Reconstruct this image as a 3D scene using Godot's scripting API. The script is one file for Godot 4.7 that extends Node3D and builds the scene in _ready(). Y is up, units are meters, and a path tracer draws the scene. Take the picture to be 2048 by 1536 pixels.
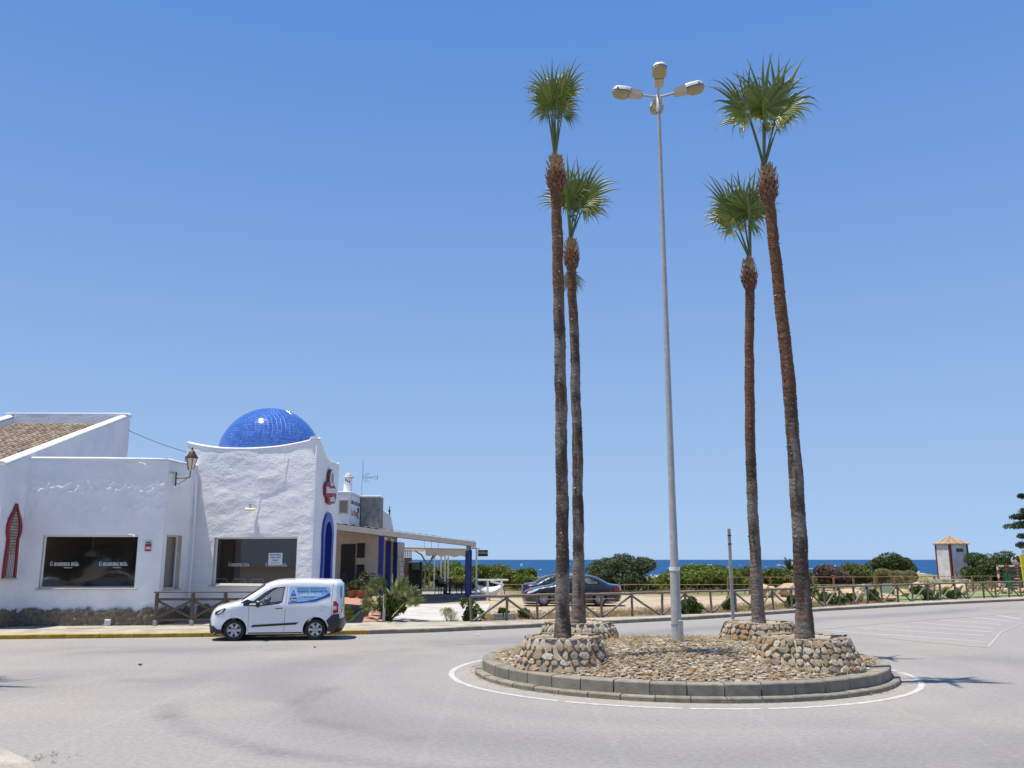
extends Node3D

var M := {}
var names := {}
var rng := RandomNumberGenerator.new()
var unit_stones: Array = []

# ---------------------------------------------------------------- naming and tagging
func numbered(called: String) -> String:
	var n: int = names.get(called, 0)
	names[called] = n + 1
	return called if n == 0 else "%s_%03d" % [called, n]

func thing(called: String, label: String, category: String, at := Vector3.ZERO, turn := 0.0, group := "") -> Node3D:
	var o := Node3D.new()
	o.name = numbered(called)
	add_child(o)
	o.position = at
	o.rotation.y = turn
	tag(o, label, category, group)
	return o

func tag(o: Node, label: String, category: String, group := "") -> void:
	o.set_meta("label", label)
	o.set_meta("category", category)
	if group != "":
		o.set_meta("group", group)

func structure(called: String, at := Vector3.ZERO) -> Node3D:
	var o := Node3D.new()
	o.name = numbered(called)
	add_child(o)
	o.position = at
	o.set_meta("kind", "structure")
	return o

func copy_of(o: Node3D, label: String, at: Vector3, turn: float) -> Node3D:
	var c: Node3D = o.duplicate()
	var s: String = o.name
	if s.length() > 4 and s[s.length() - 4] == "_" and s.right(3).is_valid_int():
		s = s.left(s.length() - 4)
	c.name = numbered(s)
	add_child(c)
	c.position = at
	c.rotation.y = turn
	c.set_meta("label", label)
	return c

# a mesh node; geometry given in world coordinates is shifted back by its thing's position
func node(mesh: Mesh, called: String, material: Material, parent: Node3D, at := Vector3.ZERO) -> MeshInstance3D:
	var o := MeshInstance3D.new()
	o.mesh = mesh
	o.name = called
	if material:
		o.material_override = material
	parent.add_child(o, true)
	o.position = at
	return o

func begin() -> SurfaceTool:
	var st := SurfaceTool.new()
	st.begin(Mesh.PRIMITIVE_TRIANGLES)
	return st

func done(st: SurfaceTool) -> ArrayMesh:
	st.generate_normals()
	return st.commit()

func build(st: SurfaceTool, called: String, material: Material, parent: Node3D, world := false) -> MeshInstance3D:
	var o := node(done(st), called, material, parent)
	if world:
		o.position = -parent.position
	return o

func V(x: float, d: float, y: float) -> Vector3:
	return Vector3(x, y, -d)

# ---------------------------------------------------------------- shapes
func tri(st: SurfaceTool, a: Vector3, b: Vector3, c: Vector3) -> void:
	st.add_vertex(a); st.add_vertex(b); st.add_vertex(c)

func quad(st: SurfaceTool, a: Vector3, b: Vector3, c: Vector3, d: Vector3) -> void:
	tri(st, a, b, c); tri(st, a, c, d)

# a box with chamfered edges, centred on xf
func cbox(st: SurfaceTool, xf: Transform3D, size: Vector3, bevel := 0.01) -> void:
	st.set_smooth_group(-1)
	var h := size * 0.5
	var b: float = min(bevel, min(h.x, min(h.y, h.z)) * 0.45)
	for axis in 3:
		var u := (axis + 1) % 3
		var v := (axis + 2) % 3
		for s in [-1.0, 1.0]:
			var p: Array = []
			for k in [[-1, -1], [1, -1], [1, 1], [-1, 1]]:
				var q := Vector3.ZERO
				q[axis] = s * h[axis]
				q[u] = k[0] * (h[u] - b)
				q[v] = k[1] * (h[v] - b)
				p.append(xf * q)
			if s > 0:
				quad(st, p[3], p[2], p[1], p[0])
			else:
				quad(st, p[0], p[1], p[2], p[3])
		for su in [-1.0, 1.0]:
			for sv in [-1.0, 1.0]:
				var q0 := Vector3.ZERO
				q0[u] = su * h[u]; q0[v] = sv * (h[v] - b)
				var q1 := Vector3.ZERO
				q1[u] = su * (h[u] - b); q1[v] = sv * h[v]
				var e0 := q0; var e1 := q1
				e0[axis] = h[axis] - b; e1[axis] = h[axis] - b
				q0[axis] = -h[axis] + b; q1[axis] = -h[axis] + b
				if su * sv > 0:
					quad(st, xf * q0, xf * e0, xf * e1, xf * q1)
				else:
					quad(st, xf * q1, xf * e1, xf * e0, xf * q0)
	for sx in [-1.0, 1.0]:
		for sy in [-1.0, 1.0]:
			for sz in [-1.0, 1.0]:
				var a := xf * Vector3(sx * h.x, sy * (h.y - b), sz * (h.z - b))
				var c := xf * Vector3(sx * (h.x - b), sy * h.y, sz * (h.z - b))
				var d := xf * Vector3(sx * (h.x - b), sy * (h.y - b), sz * h.z)
				if sx * sy * sz > 0:
					tri(st, a, d, c)
				else:
					tri(st, a, c, d)

func box_at(parent: Node3D, called: String, at: Vector3, size: Vector3, material: Material, bevel := 0.01, basis := Basis()) -> MeshInstance3D:
	var st := begin()
	cbox(st, Transform3D(basis, Vector3.ZERO), size, bevel)
	return node(done(st), called, material, parent, at)

# a beam between two points
func beam(parent: Node3D, called: String, a: Vector3, b: Vector3, wide: float, high: float, material: Material, bevel := 0.008) -> MeshInstance3D:
	var o := box_at(parent, called, (a + b) * 0.5, Vector3(wide, high, a.distance_to(b)), material, bevel)
	o.basis = aim((b - a).normalized())
	return o

func aim(dir: Vector3) -> Basis:
	var up := Vector3.UP if abs(dir.y) < 0.98 else Vector3.RIGHT
	return Basis.looking_at(dir, up)

# a tube along points with a radius at each; rough = how uneven
func tube(st: SurfaceTool, pts: Array, radii: Array, sides := 8, caps := true, rough := 0.0) -> void:
	st.set_smooth_group(1)
	var rings: Array = []
	var ref := Vector3.UP
	if abs((pts[1] - pts[0]).normalized().y) > 0.9:
		ref = Vector3.RIGHT
	for i in pts.size():
		var d: Vector3 = (pts[min(i + 1, pts.size() - 1)] - pts[max(i - 1, 0)]).normalized()
		var s := d.cross(ref).normalized()
		var t := s.cross(d).normalized()
		ref = t
		var ring: Array = []
		for k in sides:
			var a := TAU * k / sides
			var r: float = radii[i]
			if rough > 0.0:
				r *= 1.0 + rough * rng.randf_range(-1, 1)
			ring.append(pts[i] + (s * cos(a) + t * sin(a)) * r)
		rings.append(ring)
	for i in rings.size() - 1:
		for k in sides:
			var k2 := (k + 1) % sides
			quad(st, rings[i][k], rings[i][k2], rings[i + 1][k2], rings[i + 1][k])
	if caps:
		st.set_smooth_group(-1)
		for e in [0, rings.size() - 1]:
			var c: Vector3 = pts[e]
			for k in sides:
				var k2 := (k + 1) % sides
				if e == 0:
					tri(st, c, rings[e][k2], rings[e][k])
				else:
					tri(st, c, rings[e][k], rings[e][k2])

func lathe(st: SurfaceTool, prof: Array, sides: int, xf := Transform3D()) -> void:
	st.set_smooth_group(1)
	for i in prof.size() - 1:
		for k in sides:
			var a := TAU * k / sides
			var b := TAU * (k + 1) / sides
			var p0: Vector2 = prof[i]
			var p1: Vector2 = prof[i + 1]
			quad(st, xf * Vector3(p0.x * cos(a), p0.y, p0.x * sin(a)), xf * Vector3(p0.x * cos(b), p0.y, p0.x * sin(b)),
				xf * Vector3(p1.x * cos(b), p1.y, p1.x * sin(b)), xf * Vector3(p1.x * cos(a), p1.y, p1.x * sin(a)))

# polygon in the xy plane of xf, pulled along its z from z0 to z1
func prism(st: SurfaceTool, poly: PackedVector2Array, z0: float, z1: float, xf := Transform3D()) -> void:
	st.set_smooth_group(-1)
	if Geometry2D.is_polygon_clockwise(poly):
		poly.reverse()
	var ix := Geometry2D.triangulate_polygon(poly)
	for i in range(0, ix.size(), 3):
		var a := poly[ix[i]]; var b := poly[ix[i + 1]]; var c := poly[ix[i + 2]]
		if (b - a).cross(c - a) > 0:
			var t := b; b = c; c = t
		tri(st, xf * Vector3(a.x, a.y, z1), xf * Vector3(b.x, b.y, z1), xf * Vector3(c.x, c.y, z1))
		tri(st, xf * Vector3(a.x, a.y, z0), xf * Vector3(c.x, c.y, z0), xf * Vector3(b.x, b.y, z0))
	for i in poly.size():
		var a := poly[i]; var b := poly[(i + 1) % poly.size()]
		quad(st, xf * Vector3(a.x, a.y, z0), xf * Vector3(a.x, a.y, z1), xf * Vector3(b.x, b.y, z1), xf * Vector3(b.x, b.y, z0))

func letters(parent: Node3D, called: String, text: String, height: float, at: Transform3D, material: Material, depth := 0.004, wide := 1.0, font := "Droid Sans", bold := true) -> MeshInstance3D:
	var f := SystemFont.new()
	f.font_names = PackedStringArray([font])
	f.font_weight = 700 if bold else 400
	var t := TextMesh.new()
	t.text = text
	t.font = f
	t.font_size = 48
	t.pixel_size = height / 36.0
	t.depth = depth
	t.curve_step = 2.0
	var o := node(t, called, material, parent)
	o.transform = at.scaled_local(Vector3(wide, 1, 1))
	return o

# an uneven rounded stone about one unit wide, its flat back on z = 0
func make_stones() -> void:
	for v in 10:
		var st := begin()
		st.set_smooth_group(-1)
		var n := 5 + v % 3
		var rad: Array = []
		for k in n:
			rad.append(rng.randf_range(0.36, 0.62))
		var rings: Array = []
		for lay in [[1.0, -0.3], [1.02, 0.5], [0.88, 0.88]]:
			var ring: Array = []
			for k in n:
				var a := TAU * (k + rng.randf_range(-0.22, 0.22)) / n
				var r: float = rad[k] * lay[0] * rng.randf_range(0.95, 1.05)
				ring.append(Vector3(cos(a) * r, sin(a) * r, lay[1] + rng.randf_range(-0.08, 0.08)))
			rings.append(ring)
		for i in 2:
			for k in n:
				var k2 := (k + 1) % n
				quad(st, rings[i][k], rings[i + 1][k], rings[i + 1][k2], rings[i][k2])
		var c := Vector3(rng.randf_range(-0.1, 0.1), rng.randf_range(-0.1, 0.1), 1.0)
		for k in n:
			tri(st, rings[2][k], c, rings[2][(k + 1) % n])
		unit_stones.append(done(st))

# ---------------------------------------------------------------- materials
func lin(r: float, g: float, b: float) -> Color:
	return Color(r, g, b).linear_to_srgb()

func mat(r: float, g: float, b: float, rough := 0.8, metal := 0.0, spec := 0.5) -> StandardMaterial3D:
	var m := StandardMaterial3D.new()
	m.albedo_color = lin(r, g, b)
	m.roughness = rough
	m.metallic = metal
	m.metallic_specular = spec
	return m

func noise_image(size: int, freq: float, oct: int, seed_: int, type := FastNoiseLite.TYPE_SIMPLEX_SMOOTH) -> Image:
	var n := FastNoiseLite.new()
	n.noise_type = type
	n.seed = seed_
	n.frequency = freq
	n.fractal_octaves = oct
	return n.get_seamless_image(size, size)

# a colour texture that runs from one colour to another with two scales of noise, and specks
func grain(size: int, a: Color, b: Color, coarse: float, fine: float, seed_: int, share := 0.5, specks := 0.0, speck_color := Color.BLACK) -> ImageTexture:
	var n1 := noise_image(size, coarse, 4, seed_)
	var n2 := noise_image(size, fine, 3, seed_ + 7)
	var im := Image.create(size, size, true, Image.FORMAT_RGB8)
	var r := RandomNumberGenerator.new()
	r.seed = seed_
	for y in size:
		for x in size:
			var t: float = clamp(0.5 + ((n1.get_pixel(x, y).r - 0.5) * share + (n2.get_pixel(x, y).r - 0.5) * (1.0 - share)) * 2.0, 0, 1)
			var c := a.lerp(b, t)
			if specks > 0.0 and r.randf() < specks:
				c = c.lerp(speck_color, r.randf_range(0.3, 0.9))
			im.set_pixel(x, y, c.linear_to_srgb())
	im.generate_mipmaps()
	return ImageTexture.create_from_image(im)

func relief(size: int, freq: float, oct: int, seed_: int, strength: float) -> ImageTexture:
	var im := noise_image(size, freq, oct, seed_)
	im.convert(Image.FORMAT_RGBA8)
	im.bump_map_to_normal_map(strength)
	return ImageTexture.create_from_image(im)

# world-space textured material: repeats every `metres`
func surf(tex: Texture2D, metres: float, rough := 0.9, normal: Texture2D = null, nscale := 1.0, in_world := true) -> StandardMaterial3D:
	var m := StandardMaterial3D.new()
	m.albedo_texture = tex
	m.roughness = rough
	m.metallic_specular = 0.3
	m.uv1_triplanar = true
	m.uv1_world_triplanar = in_world
	m.uv1_scale = Vector3.ONE / metres
	if normal:
		m.normal_enabled = true
		m.normal_texture = normal
		m.normal_scale = nscale
	return m

func tinted(base: StandardMaterial3D, r: float, g: float, b: float) -> StandardMaterial3D:
	var m: StandardMaterial3D = base.duplicate()
	m.albedo_color = lin(r, g, b)
	return m

func make_materials() -> void:
	var bump := relief(256, 0.03, 4, 11, 6.0)
	var finebump := relief(256, 0.12, 3, 12, 5.0)
	M.bump = bump
	M.finebump = finebump
	M.plaster = surf(grain(256, Color(0.79, 0.79, 0.785), Color(0.87, 0.865, 0.855), 0.01, 0.09, 21, 0.75), 3.4, 0.85, finebump, 0.12)
	M.white = mat(0.8, 0.8, 0.79, 0.5)
	M.cream = surf(grain(128, Color(0.52, 0.46, 0.38), Color(0.62, 0.56, 0.47), 0.02, 0.1, 22), 1.5, 0.7)
	M.concrete = surf(grain(256, Color(0.23, 0.22, 0.2), Color(0.4, 0.385, 0.35), 0.012, 0.14, 23, 0.6, 0.03, Color(0.15, 0.14, 0.13)), 1.3, 0.9, finebump, 0.5)
	M.kerb = surf(grain(256, Color(0.17, 0.155, 0.12), Color(0.29, 0.265, 0.21), 0.012, 0.12, 24, 0.6, 0.02, Color(0.1, 0.1, 0.09)), 0.9, 0.9, finebump, 0.5)
	M.kerb_pale = tinted(M.kerb, 1.0, 1.0, 1.0)
	M.kerb_pale.albedo_texture = grain(256, Color(0.2, 0.18, 0.14), Color(0.33, 0.3, 0.24), 0.012, 0.12, 25, 0.6, 0.02, Color(0.12, 0.12, 0.1))
	M.yellow_kerb = surf(grain(256, Color(0.32, 0.21, 0.03), Color(0.52, 0.36, 0.06), 0.012, 0.1, 26, 0.6, 0.06, Color(0.2, 0.18, 0.13)), 0.8, 0.8, finebump, 0.4)
	M.yellow = surf(grain(128, Color(0.52, 0.38, 0.02), Color(0.7, 0.52, 0.05), 0.02, 0.1, 27), 0.9, 0.6)
	M.sidewalk = surf(grain(512, Color(0.28, 0.25, 0.2), Color(0.46, 0.42, 0.35), 0.006, 0.09, 28, 0.6, 0.05, Color(0.2, 0.18, 0.14)), 3.7, 0.95, bump, 0.5)
	M.pad = surf(grain(512, Color(0.4, 0.385, 0.355), Color(0.53, 0.515, 0.48), 0.006, 0.1, 36, 0.6, 0.03, Color(0.3, 0.28, 0.25)), 4.3, 0.95)
	M.mortar = surf(grain(256, Color(0.3, 0.27, 0.21), Color(0.48, 0.43, 0.35), 0.02, 0.15, 29, 0.5, 0.06, Color(0.16, 0.14, 0.1)), 0.7, 0.95, bump, 0.7)
	M.soil = surf(grain(256, Color(0.16, 0.115, 0.07), Color(0.36, 0.28, 0.18), 0.02, 0.16, 30, 0.5, 0.1, Color(0.5, 0.42, 0.28)), 0.8, 1.0, bump, 0.7)
	M.wood = surf(grain(256, Color(0.13, 0.115, 0.1), Color(0.27, 0.235, 0.195), 0.02, 0.16, 31), 0.5, 0.85, finebump, 0.6, false)
	M.wood_brown = surf(grain(256, Color(0.1, 0.068, 0.048), Color(0.2, 0.14, 0.1), 0.02, 0.16, 32), 0.5, 0.75, finebump, 0.5, false)
	M.wood_tan = surf(grain(128, Color(0.22, 0.13, 0.06), Color(0.36, 0.24, 0.13), 0.02, 0.16, 33), 0.6, 0.85, null, 1.0, false)
	M.terracotta = surf(grain(256, Color(0.33, 0.17, 0.12), Color(0.48, 0.29, 0.22), 0.012, 0.1, 34), 1.1, 0.85, finebump, 0.4)
	M.pot = mat(0.3, 0.11, 0.06, 0.8)
	M.blue_paint = mat(0.012, 0.035, 0.3, 0.35)
	M.blue_column = mat(0.012, 0.03, 0.2, 0.45)
	M.red_paint = mat(0.27, 0.02, 0.028, 0.5)
	M.steel = surf(grain(128, Color(0.36, 0.355, 0.34), Color(0.47, 0.465, 0.45), 0.01, 0.06, 35), 1.4, 0.5)
	M.steel.metallic = 0.1
	M.dark_metal = mat(0.05, 0.048, 0.045, 0.5, 0.4)
	M.rust_metal = mat(0.1, 0.06, 0.045, 0.6, 0.3)
	M.black = mat(0.012, 0.012, 0.013, 0.5)
	M.black_plastic = mat(0.02, 0.02, 0.022, 0.35)
	M.rubber = mat(0.022, 0.022, 0.022, 0.85)
	M.alloy = mat(0.5, 0.51, 0.52, 0.3, 0.6)
	M.glass = mat(0.02, 0.024, 0.026, 0.03)
	M.glass.transparency = BaseMaterial3D.TRANSPARENCY_ALPHA
	M.glass.albedo_color.a = 0.16
	M.car_glass = mat(0.04, 0.06, 0.06, 0.02)
	M.car_glass.transparency = BaseMaterial3D.TRANSPARENCY_ALPHA
	M.car_glass.albedo_color.a = 0.22
	M.dark_glass = mat(0.015, 0.018, 0.02, 0.04)
	M.lamp_glass = mat(0.36, 0.3, 0.15, 0.35)
	M.lantern_glass = mat(0.7, 0.62, 0.48, 0.2)
	M.red_lens = mat(0.4, 0.01, 0.012, 0.12)
	M.clear_lens = mat(0.65, 0.67, 0.68, 0.1, 0.2)
	M.stone = []
	var tones := [[0.45, 0.355, 0.235], [0.55, 0.47, 0.35], [0.37, 0.29, 0.19], [0.62, 0.56, 0.46], [0.42, 0.28, 0.16], [0.31, 0.27, 0.21], [0.46, 0.4, 0.32]]
	var stone_tex := grain(256, Color(0.5, 0.48, 0.44), Color(1.0, 1.0, 1.0), 0.02, 0.12, 41, 0.5, 0.04, Color(0.35, 0.3, 0.22))
	for t in tones:
		var m := surf(stone_tex, 0.45, 0.95, bump, 0.6)
		m.albedo_color = lin(t[0], t[1], t[2])
		M.stone.append(m)
	M.boulder = surf(grain(256, Color(0.36, 0.24, 0.13), Color(0.6, 0.46, 0.3), 0.012, 0.08, 42), 1.5, 0.95, bump, 0.9)
	M.skirt = surf(grain(256, Color(0.1, 0.085, 0.062), Color(0.3, 0.25, 0.18), 0.02, 0.1, 43), 0.9, 0.95, bump, 1.0)
	M.tile = []
	for t in [[0.3, 0.24, 0.17], [0.38, 0.31, 0.23], [0.25, 0.2, 0.145]]:
		var m := surf(stone_tex, 0.8, 0.9, finebump, 0.4)
		m.albedo_color = lin(t[0] * 1.25, t[1] * 1.25, t[2] * 1.25)
		M.tile.append(m)
	M.orange_tile = mat(0.42, 0.27, 0.15, 0.85)
	M.dome_tile = []
	for t in [[0.06, 0.155, 0.5], [0.075, 0.18, 0.55], [0.05, 0.135, 0.45]]:
		var m := mat(t[0], t[1], t[2], 0.12)
		m.clearcoat_enabled = true
		m.clearcoat = 0.6
		m.clearcoat_roughness = 0.05
		M.dome_tile.append(m)
	M.grout = mat(0.5, 0.57, 0.7, 0.7)
	M.leaf = leafy(0.35)
	M.bush_leaf = leafy(0.5)
	M.straw = leafy(0.8)
	M.trunk = surf(grain(512, Color(0.5, 0.5, 0.5), Color(1, 1, 1), 0.015, 0.14, 51, 0.4, 0.05, Color(0.3, 0.25, 0.2)), 0.6, 0.95, bump, 1.0)
	M.trunk.vertex_color_use_as_albedo = true
	M.bark = mat(0.12, 0.085, 0.055, 0.95)
	M.car_white = paint(0.78, 0.79, 0.8)
	M.car_blue = paint(0.006, 0.009, 0.022)
	M.car_black = paint(0.012, 0.013, 0.016)
	M.paint_line = surf(grain(512, Color(0.36, 0.35, 0.33), Color(0.58, 0.57, 0.54), 0.012, 0.16, 61, 0.45, 0.1, Color(0.3, 0.3, 0.29)), 1.1, 0.85)
	M.faded_line = surf(grain(512, Color(0.34, 0.33, 0.32), Color(0.5, 0.49, 0.47), 0.01, 0.16, 62, 0.5, 0.12, Color(0.3, 0.29, 0.28)), 1.7, 0.9)
	M.ghost_line = surf(grain(512, Color(0.31, 0.3, 0.29), Color(0.44, 0.43, 0.41), 0.01, 0.16, 63, 0.5, 0.2, Color(0.3, 0.29, 0.28)), 1.9, 0.9)
	M.canvas = mat(0.62, 0.55, 0.42, 0.9)
	M.canvas.backlight_enabled = true
	M.canvas.backlight = lin(0.25, 0.21, 0.15)
	M.bamboo = mat(0.3, 0.24, 0.15, 0.8)

func leafy(rough: float) -> StandardMaterial3D:
	var m := StandardMaterial3D.new()
	m.vertex_color_use_as_albedo = true
	m.roughness = rough
	m.metallic_specular = 0.4
	m.cull_mode = BaseMaterial3D.CULL_DISABLED
	m.backlight_enabled = true
	m.backlight = lin(0.14, 0.17, 0.04)
	return m

func paint(r: float, g: float, b: float) -> StandardMaterial3D:
	var m := mat(r, g, b, 0.35)
	m.clearcoat_enabled = true
	m.clearcoat = 1.0
	m.clearcoat_roughness = 0.04
	return m

# ---------------------------------------------------------------- the place
const KERB := [[-60.0, 21.0], [-15.3, 27.45], [-9.3, 28.3], [-5.1, 29.1], [-2.7, 30.0], [0.6, 32.0], [3.2, 33.7], [7.5, 36.5], [14.3, 42.2], [21.4, 47.4], [29.4, 52.5], [46.0, 62.0], [90.0, 86.0]]
const FENCE := [[-1.5, 33.4], [0.0, 34.2], [3.0, 35.6], [5.5, 36.9], [10.3, 39.9], [14.7, 43.8], [19.1, 47.6], [24.5, 51.5], [30.7, 55.4], [46.0, 64.7]]
const ISLAND := Vector2(3.57, 19.8)
const ISLAND_R := 4.36

func kerb_d(x: float) -> float:
	for i in KERB.size() - 1:
		if x <= KERB[i + 1][0]:
			return lerp(KERB[i][1], KERB[i + 1][1], (x - KERB[i][0]) / (KERB[i + 1][0] - KERB[i][0]))
	return KERB[-1][1]

func fence_d(x: float) -> float:
	if x < FENCE[0][0]:
		return max(kerb_d(x) + 3.4, 33.4)
	for i in FENCE.size() - 1:
		if x <= FENCE[i + 1][0]:
			return lerp(FENCE[i][1], FENCE[i + 1][1], (x - FENCE[i][0]) / (FENCE[i + 1][0] - FENCE[i][0]))
	return kerb_d(x) + 3.0

func _ready() -> void:
	rng.seed = 4711
	# camera
	var cam := Camera3D.new()
	cam.name = "camera"
	add_child(cam)
	cam.position = Vector3(0, 2.34, 0)
	cam.rotation_degrees.x = 11.18
	cam.fov = 46.78
	cam.near = 0.1
	cam.far = 40000.0
	cam.current = true
	# sky and exposure
	var sky_mat := ProceduralSkyMaterial.new()
	sky_mat.sky_top_color = Color(0.245, 0.452, 0.735)
	sky_mat.sky_horizon_color = Color(0.605, 0.715, 0.84)
	sky_mat.sky_curve = 0.26
	sky_mat.sky_energy_multiplier = 1.0
	sky_mat.ground_bottom_color = Color(0.45, 0.43, 0.4)
	sky_mat.ground_horizon_color = Color(0.605, 0.715, 0.84)
	sky_mat.sun_angle_max = 6.0
	var env := Environment.new()
	env.background_mode = Environment.BG_SKY
	env.sky = Sky.new()
	env.sky.sky_material = sky_mat
	env.tonemap_mode = Environment.TONE_MAPPER_LINEAR
	env.tonemap_exposure = 1.3
	env.sdfgi_enabled = true
	env.ssao_enabled = true
	env.ssil_enabled = true
	var we := WorldEnvironment.new()
	we.name = "environment"
	we.environment = env
	add_child(we)
	# the sun stands high on the seaward side of the street
	var sun := DirectionalLight3D.new()
	sun.name = "sun"
	add_child(sun)
	var to_sun := Vector3(-0.255, 0.966, 0.035).normalized()
	sun.basis = Basis.looking_at(-to_sun, Vector3.FORWARD)
	sun.light_energy = 1.55
	sun.light_color = Color(1.0, 0.965, 0.91)
	sun.light_angular_distance = 0.5
	sun.shadow_enabled = true

	make_materials()
	make_stones()
	make_ground()
	make_road()
	make_markings()
	make_pavement()
	make_sea()
	make_island()
	make_restaurant()
	make_back_house()
	make_terrace()
	make_vehicles()
	make_fences()
	make_plants()
	make_park()
	make_small_things()

func grid_mesh(xs: PackedFloat32Array, ds: PackedFloat32Array, height: Callable, color: Callable) -> ArrayMesh:
	var nx := xs.size()
	var nd := ds.size()
	var pos := PackedVector3Array(); pos.resize(nx * nd)
	var col := PackedColorArray(); col.resize(nx * nd)
	for j in nd:
		for i in nx:
			var k := j * nx + i
			pos[k] = Vector3(xs[i], height.call(xs[i], ds[j]), -ds[j])
			col[k] = color.call(xs[i], ds[j])
	var nor := PackedVector3Array(); nor.resize(nx * nd)
	for j in nd:
		for i in nx:
			var a := pos[j * nx + max(i - 1, 0)]
			var b := pos[j * nx + min(i + 1, nx - 1)]
			var c := pos[max(j - 1, 0) * nx + i]
			var d := pos[min(j + 1, nd - 1) * nx + i]
			var n := (b - a).cross(d - c).normalized()
			nor[j * nx + i] = n if n.y > 0 else -n
	var ix := PackedInt32Array(); ix.resize((nx - 1) * (nd - 1) * 6)
	var w := 0
	for j in nd - 1:
		for i in nx - 1:
			var k := j * nx + i
			ix[w] = k; ix[w + 1] = k + nx; ix[w + 2] = k + nx + 1
			ix[w + 3] = k; ix[w + 4] = k + nx + 1; ix[w + 5] = k + 1
			w += 6
	var arr := []
	arr.resize(Mesh.ARRAY_MAX)
	arr[Mesh.ARRAY_VERTEX] = pos
	arr[Mesh.ARRAY_NORMAL] = nor
	arr[Mesh.ARRAY_COLOR] = col
	arr[Mesh.ARRAY_INDEX] = ix
	var m := ArrayMesh.new()
	m.add_surface_from_arrays(Mesh.PRIMITIVE_TRIANGLES, arr)
	return m

# grid lines: fine between a and b, widening outside them
func lines(lo: float, a: float, b: float, hi: float, step: float, grow := 1.25) -> PackedFloat32Array:
	var out := PackedFloat32Array()
	var left: Array = []
	var s := step
	var x := a - s
	while x > lo:
		left.append(x); s *= grow; x -= s
	if lo < a - 0.001: left.append(lo)
	left.reverse()
	for v in left: out.append(v)
	x = a
	while x < b:
		out.append(x); x += step
	out.append(b)
	s = step; x = b + s
	while x < hi:
		out.append(x); s *= grow; x += s
	out.append(hi)
	return out

func make_ground() -> void:
	var n := FastNoiseLite.new(); n.seed = 3; n.frequency = 0.07; n.fractal_octaves = 4
	var n2 := FastNoiseLite.new(); n2.seed = 4; n2.frequency = 0.6; n2.fractal_octaves = 3
	var height := func(x: float, d: float) -> float:
		var k := kerb_d(x)
		if d < k + 0.9:
			return -0.12
		var y := 0.09
		if d > fence_d(x) + 0.6:
			y += n2.get_noise_2d(x, d) * 0.045
		if d > 62.0:
			y += smoothstep(62, 98, d) * (0.25 + 0.9 * max(0.0, n.get_noise_2d(x, d) + 0.1)) + smoothstep(70, 95, d) * smoothstep(30, 60, x) * 0.3
		if d > 100.0:
			y = lerp(y, -7.5, smoothstep(100, 128, d))
		return y
	var color := func(x: float, d: float) -> Color:
		var t := n.get_noise_2d(x * 2.0, d * 2.0 + 50.0) + 0.6 * n2.get_noise_2d(x, d)
		var sand := Color(0.50, 0.42, 0.31)
		var dry := Color(0.34, 0.26, 0.15)
		var green := Color(0.15, 0.18, 0.065)
		var f := fence_d(x)
		if d > 100: return sand
		if d > 54.0 + 0.1 * x:
			var g := smoothstep(-0.1, 0.35, n.get_noise_2d(x * 1.3 + 90, d * 1.3))
			return sand.lerp(dry, smoothstep(-0.3, 0.3, t)).lerp(green, g * 0.8)
		if d - f < 4.5:
			return dry.lerp(sand, smoothstep(0.0, 0.6, t + (d - f - 3.0) * 0.2))
		return sand.lerp(dry, smoothstep(0.1, 0.5, t) * 0.7)
	var m := surf(grain(512, Color(0.68, 0.66, 0.62), Color(1, 1, 1), 0.02, 0.2, 71, 0.4, 0.1, Color(0.45, 0.4, 0.33)), 2.3, 1.0, M.bump, 0.8)
	m.vertex_color_use_as_albedo = true
	var o := node(grid_mesh(lines(-900, -12, 52, 900, 0.5), lines(-200, 30, 64, 160, 0.5, 1.12), height, color), "ground", m, self)
	o.set_meta("kind", "structure")

const SKIDS := [[[-5.6, 15.3], [-5.2, 14.2], [-4.4, 13.0], [-2.9, 11.6], [-1.0, 10.8], [1.5, 10.3], [4.5, 10.6]], [[-3.4, 17.2], [-3.6, 15.6], [-2.9, 13.8], [-1.4, 12.5]], [[11.0, 13.2], [8.8, 11.6], [5.6, 10.9]], [[-1.5, 25.8], [0.5, 26.6], [3.0, 27.0], [6.0, 26.7]]]

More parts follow.
